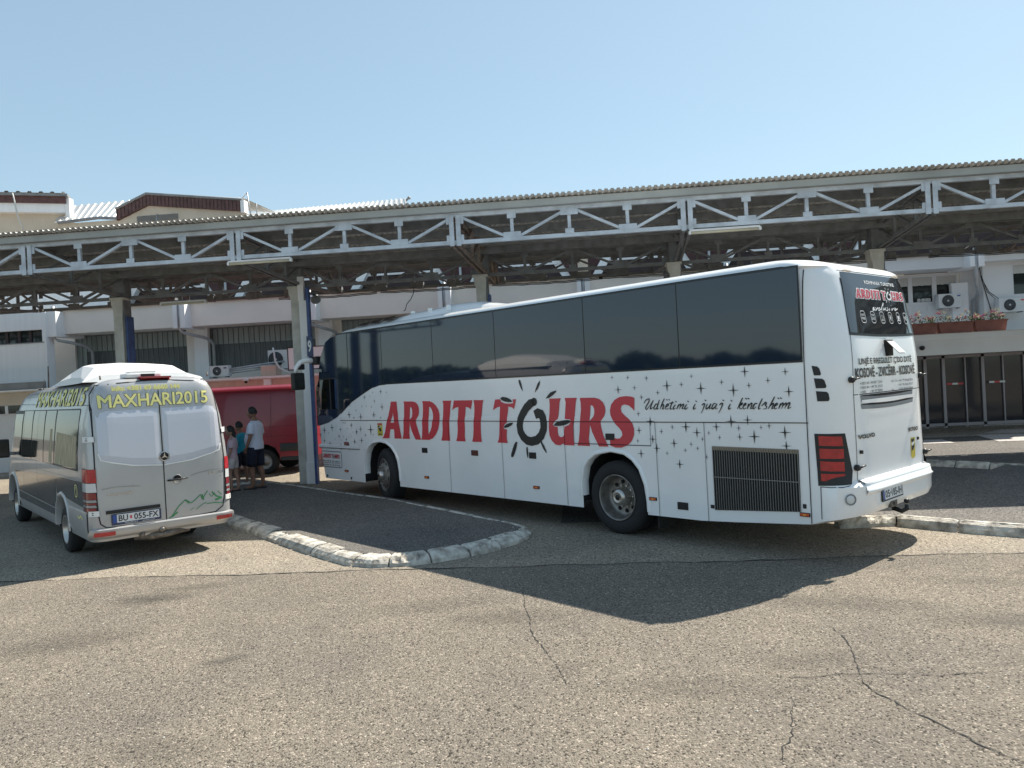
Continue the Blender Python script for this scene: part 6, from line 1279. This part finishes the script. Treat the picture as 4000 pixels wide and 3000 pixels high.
# side: window band, dark lower panel, trims
g = MB(); vquad(g, vs_pt, [(4.2, 1.30), (-1.08, 1.25), (-.98, 2.10), (4.28, 2.09)], .0035, 30, 8); g.build('window_band', 'black', van)
for a, b in ((-1.05, .46), (.50, 1.30), (1.34, 2.35), (2.39, 3.3)):
    g = MB(); vquad(g, vs_pt, [(b-.0, 1.28), (a, 1.27), (a+.05, 2.08), (b, 2.08)], .007, 10, 6); g.build('side_window', 'window', van)
g = MB(); vquad(g, vs_pt, [(.42, 1.29), (-1.0, 1.29), (-.96, 1.72), (.36, 1.76)], .0085, 16, 6); g.build('beige_curtain', 'wood_curtain', van)
g = MB(); vquad(g, vs_pt, [(.88, 1.29), (.66, 1.29), (.70, 1.80), (.84, 1.80)], .0085, 6, 4); g.build('beige_curtain', 'wood_curtain', van)
g = MB(); vquad(g, vs_pt, [(4.16, 1.32), (3.40, 1.30), (3.40, 2.03), (4.2, 2.03)], .0075, 8, 5); g.build('front_window', 'window', van)
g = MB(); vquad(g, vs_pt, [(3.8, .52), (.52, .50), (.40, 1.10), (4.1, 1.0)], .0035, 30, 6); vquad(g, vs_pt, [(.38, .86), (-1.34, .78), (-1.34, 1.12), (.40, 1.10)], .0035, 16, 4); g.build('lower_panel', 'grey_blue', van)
g = MB(); g.ribbon(dens([(4.4, 1.0), (3.0, 1.09), (1.5, 1.13), (-1.33, 1.14)], 10), .012, lambda x, z: vs_pt(x, z, .008)); g.ribbon(dens([(3.82, .66), (.52, .62)], 12), .018, lambda x, z: vs_pt(x, z, .010)); g.ribbon(dens([(3.9, .36), (.5, .36)], 8), .02, lambda x, z: vs_pt(x, z, .006)); g.build('side_trim', 'silver', van)
g = MB(); g.ribbon(dens([(3.9, 2.2), (-1.4, 2.14)], 12), .007, lambda x, z: vs_pt(x, z, .004)); g.ribbon(dens([(1.9, 2.4), (1.9, .4)], 8), .006, lambda x, z: vs_pt(x, z, .010)); g.ribbon(dens([(3.18, 2.35), (3.18, .4)], 8), .006, lambda x, z: vs_pt(x, z, .010)); g.build('panel_joints', 'gap', van)
g = MB(); g.lathe([(.075, 0), (.09, 0)], vs_pt(-.95, .98, .009), (0, 1, 0), 24); g.ribbon([(-.95+.04*math.cos(a), .98+.05*math.sin(a)) for a in [k*.6 for k in range(8)]], .01, lambda x, z: vs_pt(x, z, .009)); g.ribbon(dens([(-1.3, .62), (-1.2, .66), (-1.1, .62), (-1.0, .65)], 2), .02, lambda x, z: vs_pt(x, z, .016)); g.build('side_sticker', 'yellow', van)
# seated passenger silhouette visible through the window is a reflection; left out
for A_ in (VA, VB_):
    g = MB(); pts = [p for p in dens(A_, 3) if p[1] > .36]; rows = []
    for (e, o_) in ((-.004, -.1), (-.004, .014), (.02, .022), (.05, .012), (.06, .001)):
        row = []
        for i, (x, z) in enumerate(pts):
            a = pts[max(i-1, 0)]; b = pts[min(i+1, len(pts)-1)]; dx, dz = b[0]-a[0], b[1]-a[1]; l = math.hypot(dx, dz); row.append((x+dz/l*e, o_, z-dx/l*e))
        rows.append(row)
    g.grid(rows); g.build('wheel_arch_lip', 'silver', van)
def vwheel(cx, cy, s_=1, dual=True):
    root = bpy.data.objects.new('wheel', None); COL.objects.link(root); root.parent = van; r = .335
    g = MB(); g.lathe([(.2, -.02), (.215, .006), (.26, .012), (.31, .0), (r, -.03), (r, -.17), (.30, -.2), (.2, -.2)], (cx, cy, r), (0, s_, 0), 40); g.build('tyre', 'rubber', root)
    g = MB(); g.lathe([(.2, -.02), (.208, .008), (.195, .0), (.18, -.06), (.12, -.09), (.06, -.085), (.055, -.03), (0, -.025)], (cx, cy, r), (0, s_, 0), 32); g.build('rim', 'hub', root)
vwheel(.04, -.03); vwheel(4.35, -.03); vwheel(.04, -VW+.03, -1); vwheel(4.35, -VW+.03, -1)
# roof pod and rear ventilator
g = MB(); rows = []
for x, h, i0 in ((-1.05, .0, .20), (-1.02, .10, .24), (-.55, .24, .30), (.3, .30, .34), (1.1, .22, .34), (1.6, .0, .3)):
    row = []
    for k, (u, hh) in enumerate(((0, 0), (.02, .35), (.14, .92), (.22, 1), (.5, 1.06), (.78, 1), (.86, .92), (.98, .35), (1, 0))): row.append((x, -i0+.12-(VW-2*i0+.24)*u, 2.455+h*hh))
    rows.append(row)
g.grid(rows, smooth=False); g._f([g.bm.verts.new(p) for p in rows[0]]); g.build('roof_pod', 'white_plain', van)
g = MB().mat('white_plain'); g.bev((-1.50, -.55, 2.485), (-1.22, -1.02, 2.545), .02); g.bev((-1.46, -.62, 2.545), (-1.24, -.96, 2.575), .015); g.mat('black'); g.box((-1.505, -.75, 2.50), (-1.498, -.93, 2.535)); g.build('roof_ventilator', None, van)
g = MB()
for y in (-.23, -VW+.23): g.tube([(-1.55, y, 2.47), (-1.55, y, 2.53)], .012, 6)
g.tube([(2.8, -.3, 2.42), (2.6, -.3, 2.62)], .006, 5); g.build('roof_pins', 'steel_rust', van)
# outside mirror
mr = bpy.data.objects.new('mirror', None); COL.objects.link(mr); mr.parent = van
g = MB(); g.bev((4.02, .08, 1.24), (4.14, .36, 1.58), .03); g.build('mirror_housing', 'black', mr); g = MB(); g.box((4.012, .10, 1.27), (4.02, .34, 1.555)); g.build('mirror_glass', 'window', mr); g = MB(); g.tube([(4.1, -.02, 1.30), (4.1, .14, 1.32)], .03, 8); g.build('mirror_arm', 'silver', mr)

# ------------------------------------------------------------------ red panel van under the canopy (front faces left in the view)
# own frame: x = forward (to the left in the view), y=0 the side we see (positive towards us)
MR = Matrix(((-1, 0, 0, -10.30), (0, -1, 0, 11.72), (0, 0, 1, 0), (0, 0, 0, 1)))
rv = thing('red_van', 'dark red panel van with grey sill parked behind the three people', 'van', M=MR)
g = MB().mat('red_van').mat('dark_in').mat('red_van'); RS = [(.38, -.02), (.5, 0), (1.3, 0), (1.8, -.04), (2.1, -.09), (2.25, -.13), (2.33, -.2), (2.38, -.32), (2.40, -.5)]
def rplan(z):
    yl = lerp(z, RS); yr = -1.95-yl; a = lerp(z, [(.38, .0), (1.2, 0), (2.2, .06), (2.4, .3)]); b = lerp(z, [(.4, 5.1), (.9, 5.2), (1.2, 4.9), (1.3, 4.5), (2.0, 3.9), (2.3, 3.4), (2.4, 2.8)]); p = []
    for t in range(7): q = math.pi/2*t/6; p.append((a+.14-.14*math.cos(q), yl-.14+.14*math.sin(q)))
    for i in range(1, 12): p.append((a+.14+(b-.34-a)*i/12, yl))
    for t in range(7): q = math.pi/2*t/6; p.append((b-.2+.2*math.sin(q), yl-.3+.3*math.cos(q)))
    for t in range(7): q = math.pi/2*(1-t/6); p.append((b-.2+.2*math.sin(q), yr+.3-.3*math.cos(q)))
    for i in range(11, 0, -1): p.append((a+.14+(b-.34-a)*i/12, yr))
    for t in range(7): q = math.pi/2*(1-t/6); p.append((a+.14-.14*math.cos(q), yr+.14-.14*math.sin(q)))
    return p
vr = g.grid([[(x, y, z) for x, y in rplan(z)] for z in (.38, .5, .9, 1.2, 1.3, 1.6, 1.8, 2.0, 2.1, 2.2, 2.25, 2.3, 2.33, 2.36, 2.38, 2.40)], closed=True); g._f(list(reversed(vr[0]))); g._f(vr[-1], True)
bmesh.ops.recalc_face_normals(g.bm, faces=g.bm.faces[:]); rb = g.build('body', None, rv)
cut = MB().mat('red_van').mat('dark_in')
for cx in (1.08, 4.0): cut.prism([(cx+.44, .1), (cx+.43, .5), (cx+.33, .70), (cx+.15, .80), (cx-.12, .80), (cx-.32, .70), (cx-.43, .5), (cx-.44, .1)], (0, .2, 0), (1, 0, 0), (0, 0, 1), .5)
bmesh.ops.recalc_face_normals(cut.bm, faces=cut.bm.faces[:]); cutter = cut.build('cutter', None, rv); md = rb.modifiers.new('b', 'BOOLEAN'); md.object = cutter; md.solver = 'EXACT'; md.use_self = True; md.material_mode = 'INDEX'
dg = bpy.context.evaluated_depsgraph_get(); me = bpy.data.meshes.new_from_object(rb.evaluated_get(dg)); rb.modifiers.clear(); rb.data = me; bpy.data.objects.remove(cutter)
for p in me.polygons: p.use_smooth = True
me.set_sharp_from_angle(angle=R(30))
rp = lambda x, z, o_=.004: Vector((x, lerp(z, RS)+o_, z))
g = MB()
for x0, x1 in ((0.1, .62), (1.54, 3.5)): g.grid([[rp(x0+(x1-x0)*k/4, z, o_) for k in range(5)] for z, o_ in ((.82, .002), (.80, .018), (.62, .018), (.60, .002))]); 
g.grid([[rp(.08+.54*k/4, z, o_) for k in range(5)] for z, o_ in ((.46, .002), (.45, .02), (.36, .02))]); g.build('side_moulding', 'red_van_grey', rv)
g = MB()
for L_ in ([(.06, 2.19), (3.3, 2.19)], [(.85, 2.16), (.85, .85)], [(2.6, 2.2), (2.6, .45)], [(.1, 1.28), (3.5, 1.28)], [(.1, 1.02), (3.6, 1.02)]): g.ribbon(dens(L_, 8), .008, lambda x, z: rp(x, z, .005))
g.build('panel_joints', P('red_dark', (.12, .012, .018), .5), rv)
g = MB().mat('red_lens'); g.bev((-.03, .012, .90), (.11, -.16, 1.40), .02); g.mat('clear_lens'); g.box((-.035, .016, 1.12), (.06, -.1, 1.24)); g.box((-.035, .016, .93), (.06, -.1, .97)); g.build('tail_light', None, rv)
for cx in (1.08, 4.0):
    root = bpy.data.objects.new('wheel', None); COL.objects.link(root); root.parent = rv
    g = MB(); g.lathe([(.2, -.02), (.215, .006), (.26, .012), (.31, .0), (.34, -.03), (.34, -.2), (.2, -.2)], (cx, -.04, .34), (0, 1, 0), 36); g.build('tyre', 'rubber', root)
    g = MB(); g.lathe([(.2, -.02), (.205, .004), (.19, -.03), (.10, -.04), (.06, .0), (0, .002)], (cx, -.04, .34), (0, 1, 0), 28); g.build('rim', 'rim', root)
g = MB(); g.lathe([(.16, 0), (.30, 0), (.33, .04), (.33, .15), (.3, .19), (.16, .19)], (.36, -.75, .30), (0, 0, 1), 30); g.mat('black'); g.build('spare_wheel', 'rubber', rv)
g = MB(); g.lathe([(.2, 0), (.34, 0), (.34, .2), (.2, .2), (0, .1)], (1.08, -1.9, .34), (0, 1, 0), 30); g.lathe([(.2, 0), (.34, 0), (.34, .2), (.2, .2), (0, .1)], (4.0, -1.9, .34), (0, 1, 0), 30); g.build('far_wheel', 'rubber', rv)

# ------------------------------------------------------------------ people
def skin_mesh(nodes_, edges, sub=2):
    """nodes {name: (pos, rx, ry)}; grows a continuous body with the Skin modifier and returns a plain mesh"""
    names = list(nodes_); me = bpy.data.meshes.new('sk'); me.from_pydata([nodes_[n][0] for n in names], [(names.index(a), names.index(b)) for a, b in edges], [])
    o = bpy.data.objects.new('sk', me); COL.objects.link(o); md = o.modifiers.new('s', 'SKIN'); md.use_smooth_shade = True
    sv = me.skin_vertices[0].data
    for i, n in enumerate(names): sv[i].radius = (nodes_[n][1], nodes_[n][2]); sv[i].use_root = (i == 0)
    sb = o.modifiers.new('u', 'SUBSURF'); sb.levels = sub; sb.render_levels = sub
    dg = bpy.context.evaluated_depsgraph_get(); out = bpy.data.meshes.new_from_object(o.evaluated_get(dg)); bpy.data.objects.remove(o); return out
def person(label, s_, c, H, yaw, pose, skin, top, bottom, shoe, hair, group=None, belly=0, long_hair=False, arm_fwd=(0, 0), stride=.06):
    """figure facing local +x, standing at (s,c)"""
    M_ = Matrix.Translation(F(s_, c, .112)) @ Matrix.Rotation(yaw, 4, 'Z')
    t = thing('person', label, 'person', M=M_)
    k = H/1.75; ch = 1 if H > 1.6 else .86            # slimmer limbs for the children
    V_ = lambda x, y, z: Vector((x*k, y*k, z*k)); r = lambda a: a*k*ch
    N_ = {'hip': (V_(0, 0, .93), r(.155), r(.125)), 'waist': (V_(.015+belly*.6, 0, 1.08), r(.15), r(.12+belly)), 'chest': (V_(.0+belly*.2, 0, 1.28), r(.165), r(.118+belly*.4)), 'shou': (V_(-.02, 0, 1.42), r(.12), r(.09)), 'neck': (V_(.0, 0, 1.50), r(.062), r(.062)), 'head0': (V_(.03, 0, 1.56), r(.066), r(.07))}
    E_ = [('hip', 'waist'), ('waist', 'chest'), ('chest', 'shou'), ('shou', 'neck'), ('neck', 'head0')]
    for sd, y in (('L', 1), ('R', -1)):
        st_ = stride*(1 if sd == 'L' else -1); af = arm_fwd[0 if sd == 'L' else 1]
        N_[sd+'hj'] = (V_(st_*.2, y*.095, .86), r(.098), r(.10)); N_[sd+'kn'] = (V_(st_*.8+.02, y*.10, .48), r(.064), r(.066)); N_[sd+'cf'] = (V_(st_-.015, y*.10, .33), r(.054), r(.06)); N_[sd+'an'] = (V_(st_-.02, y*.10, .09), r(.036), r(.04)); N_[sd+'hl'] = (V_(st_+.03, y*.103, .045), r(.036), r(.034)); N_[sd+'to'] = (V_(st_+.15, y*.115, .03), r(.038), r(.022))
        E_ += [('hip', sd+'hj'), (sd+'hj', sd+'kn'), (sd+'kn', sd+'cf'), (sd+'cf', sd+'an'), (sd+'an', sd+'hl'), (sd+'hl', sd+'to')]
        N_[sd+'sh'] = (V_(-.02, y*.185, 1.40), r(.062), r(.062)); N_[sd+'el'] = (V_(-.03+af*.3, y*.245, 1.13), r(.043), r(.043)); N_[sd+'wr'] = (V_(.06+af, y*.235, .90+af*.4), r(.028), r(.030)); N_[sd+'pa'] = (V_(.085+af*1.15, y*.23, .835+af*.5), r(.020), r(.036))
        E_ += [('shou', sd+'sh'), (sd+'sh', sd+'el'), (sd+'el', sd+'wr'), (sd+'wr', sd+'pa')]
    me = skin_mesh(N_, E_); g = MB(); g.bm.from_mesh(me); bpy.data.meshes.remove(me)
    hc = V_(.045, 0, 1.645); hs = Vector((.098, .078, .122))*k*(1.02 if ch == 1 else 1.15)
    rows = []
    for i in range(13):
        ph = math.pi*i/12; row = []
        for j in range(20):
            th = 2*math.pi*j/20; x, y, z = math.sin(ph)*math.cos(th), math.sin(ph)*math.sin(th), math.cos(ph)
            fx = 1.0+(.05 if x > 0 and z < .2 else 0); jaw = 1-.22*max(0, -z-.2)
            row.append(hc+Vector((x*hs.x*fx*jaw+(.012*k if z < -.3 and x > 0 else 0), y*hs.y*jaw, z*hs.z)))
        rows.append(row)
    g.grid(rows, closed=True)
    g.tube([hc+Vector((hs.x*.92, 0, .02*k)), hc+Vector((hs.x*1.12, 0, -.012*k)), hc+Vector((hs.x*1.18, 0, -.028*k)), hc+Vector((hs.x*.95, 0, -.036*k))], [.007*k, .011*k, .013*k, .008*k], 7)   # nose
    for z_, q in ((-.062, .011), (-.073, .010)): g.tube([hc+Vector((hs.x*.88, -.02*k, z_*k)), hc+Vector((hs.x*1.0, 0, z_*k)), hc+Vector((hs.x*.88, .02*k, z_*k))], .006*k, 5)   # lips
    for y in (1, -1): g.lathe([(0, .012*k), (.017*k, .008*k), (.026*k, 0), (.018*k, -.008*k)], hc+Vector((-.008*k, y*hs.y*.98, -.008*k)), (0, y, 0), 10)   # ears
    for sd, y in (('L', 1), ('R', -1)):              # fingers and thumb
        pa = N_[sd+'pa'][0]; wr = N_[sd+'wr'][0]; d = (pa-wr).normalized(); f_ = Vector((1, 0, .25)).normalized()
        for i, (o_, ln) in enumerate(((-.024, .058), (-.008, .068), (.008, .072), (.023, .064))):
            b = pa+f_*o_*k+d*.012*k; g.tube([b, b+d*ln*.4*k, b+(d*.72+Vector((0, -y*.35, 0)))*ln*.8*k, b+(d*.85+Vector((0, -y*.7, 0)))*ln*k], [.0095*k, .009*k, .008*k, .006*k], 6)
        b = wr.lerp(pa, .35)+f_*.028*k; g.tube([b, b+(f_*.5+d)*.028*k, b+(f_*.45+d*1.5)*.038*k], [.011*k, .010*k, .008*k], 6)
    g.build('body', skin, t)
    e = MB()
    for y in (1, -1): e.lathe([(0, .004*k), (.010*k, .002*k), (.012*k, 0)], hc+Vector((hs.x*.86, y*.028*k, .006*k)), (1, y*.4, 0), 8)
    e.build('eyes', 'black', t)
    # clothes: lofted round the trunk, sleeves and legs as tapered tubes
    def loft(mb, rows_, n=26):
        rr = []
        for z, cx, rx, ry in rows_: rr.append([V_(cx+rx*ch*math.copysign(abs(math.cos(a_))**.85, math.cos(a_)), ry*ch*math.copysign(abs(math.sin(a_))**.8, math.sin(a_)), z)+Vector((random.uniform(-1, 1), random.uniform(-1, 1), 0))*.0035 for a_ in [2*math.pi*j/n for j in range(n)]])
        mb.grid(rr, closed=True)
    g = MB(); bl = belly
    loft(g, [(.865, .01, .148+bl*.4, .185), (.93, .01, .150+bl*.6, .187), (1.0, .015+bl*.3, .150+bl, .182), (1.08, .02+bl*.6, .148+bl, .178), (1.18, .012+bl*.3, .145+bl*.6, .186), (1.28, 0, .140+bl*.3, .200), (1.36, -.012, .128, .212), (1.42, -.02, .105, .200), (1.455, -.02, .085, .150), (1.475, -.012, .074, .095), (1.49, -.008, .070, .074)])
    for sd, y in (('L', 1), ('R', -1)):
        p0, p1 = N_[sd+'sh'][0], N_[sd+'el'][0]; p0 = p0+V_(0, -y*.03, .0)
        g.tube([p0+V_(0, -y*.03, .02), p0.lerp(p1, .12), p0.lerp(p1, .4), p0.lerp(p1, .66), p0.lerp(p1, .80)], [.066*k*ch, .078*k*ch, .076*k*ch, .074*k*ch, .076*k*ch], 14)
    g.build('shirt', top, t)
    g = MB(); loft(g, [(.80, 0, .12, .14), (.84, 0, .142, .172), (.90, 0, .146, .176), (.96, .005, .143, .172)])
    for sd in 'LR':
        h0, kn = N_[sd+'hj'][0], N_[sd+'kn'][0]
        g.tube([h0+V_(0, 0, .05), h0.lerp(kn, .2), h0.lerp(kn, .55*pose+.2), h0.lerp(kn, pose)], [.112*k*ch, .118*k*ch, .108*k*ch, .103*k*ch], 16)
    g.build('shorts', bottom, t)
    for sd in 'LR':
        a, h_ = N_[sd+'to'][0], N_[sd+'an'][0]; x0, x1, y, z0 = h_.x-.055*k, a.x+.05*k, a.y, 0
        g = MB(); rows = []
        for i in range(9):
            u = i/8; w_ = .042*k*(.8+.35*math.sin(math.pi*min(1, u*.9+.15))); h2 = (.075 if shoe != 'shoe_b' else .03)*k*(1-.55*u)+.012
            rows.append([(x0+(x1-x0)*u, y+w_*q, z0+(h2 if abs(q) < .9 else .004)*(1-.25*abs(q))) for q in (-1, -.85, -.4, 0, .4, .85, 1)])
        g.grid(rows); g._f([g.bm.verts.new(p) for p in rows[0]]); g.build('shoe', shoe, t)
    g = MB(); rows = []
    for i in range(10):
        ph = math.pi*.54*i/9; row = []
        for j in range(24):
            th = 2*math.pi*j/24; x, y, z = math.sin(ph)*math.cos(th), math.sin(ph)*math.sin(th), math.cos(ph)
            if x > .15: ph2 = ph*(1-.52*min(1, (x-.15)*2)); x, y, z = math.sin(ph2)*math.cos(th), math.sin(ph2)*math.sin(th), math.cos(ph2)
            e_ = 1.10+.03*random.random(); row.append(hc+Vector((x*hs.x*e_-.006*k, y*hs.y*e_*1.02, z*hs.z*e_)))
        rows.append(row)
    g.grid(rows, closed=True)
    if long_hair: g.tube([hc+Vector((-.07*k, 0, .03*k)), hc+Vector((-.10*k, 0, -.06*k)), hc+Vector((-.09*k, 0, -.2*k)), hc+Vector((-.08*k, 0, -.34*k))], [.05*k, .062*k, .055*k, .02*k], 10)
    g.build('hair', 'hair', t)
    return t
person('man in a white T-shirt and dark shorts standing side on before the red van', 9.93, 7.88, 1.76, math.pi-.1, .95, 'skin', 'tee_w', 'navy_cloth', 'shoe_b', 'short', belly=.035, arm_fwd=(.02, .03))
person('boy in a turquoise T-shirt and dark shorts between the man and the girl', 10.63, 8.69, 1.42, math.pi-.25, .85, 'skin', 'tee_t', 'navy_cloth', 'shoe_w', 'short', arm_fwd=(0, 0))
person('girl in a pale pink top and light shorts beside the minibus tail light', 10.30, 7.55, 1.38, math.pi+.15, .6, 'skin2', 'tee_p', 'short_w', 'shoe_b', 'long', long_hair=True)

# ------------------------------------------------------------------ trees far off to the left, seen mirrored in the coach windows
lm = P('tree_leaf', (.055, .085, .028), .7, var=.3, vscale=.6); tm = MB(); lf = MB(); rnd = random.Random(3)
for i in range(26):
    t_ = i/25; cx, cy = -50-rnd.uniform(0, 4), 26-44*t_+rnd.uniform(-1, 1); h = rnd.uniform(2.9, 3.8)
    tm.tube([(cx, cy, 0), (cx+.1, cy, h*.5)], [.16, .09], 6)
    for q in range(900):
        d = Vector([rnd.gauss(0, 1) for _ in range(3)]).normalized()*rnd.random()**.4; p = Vector((cx+d.x*1.9, cy+d.y*1.9, h*.62+d.z*h*.42)); u = Vector([rnd.uniform(-1, 1) for _ in range(3)]).normalized()*rnd.uniform(.2, .38); v = u.orthogonal().normalized()*rnd.uniform(.15, .3)
        lf._f([lf.bm.verts.new(p+u), lf.bm.verts.new(p+v), lf.bm.verts.new(p-u), lf.bm.verts.new(p-v)])
o = lf.build('distant_trees', lm); o['kind'] = 'stuff'; tm.build('tree_trunks', 'clad_dark', o)
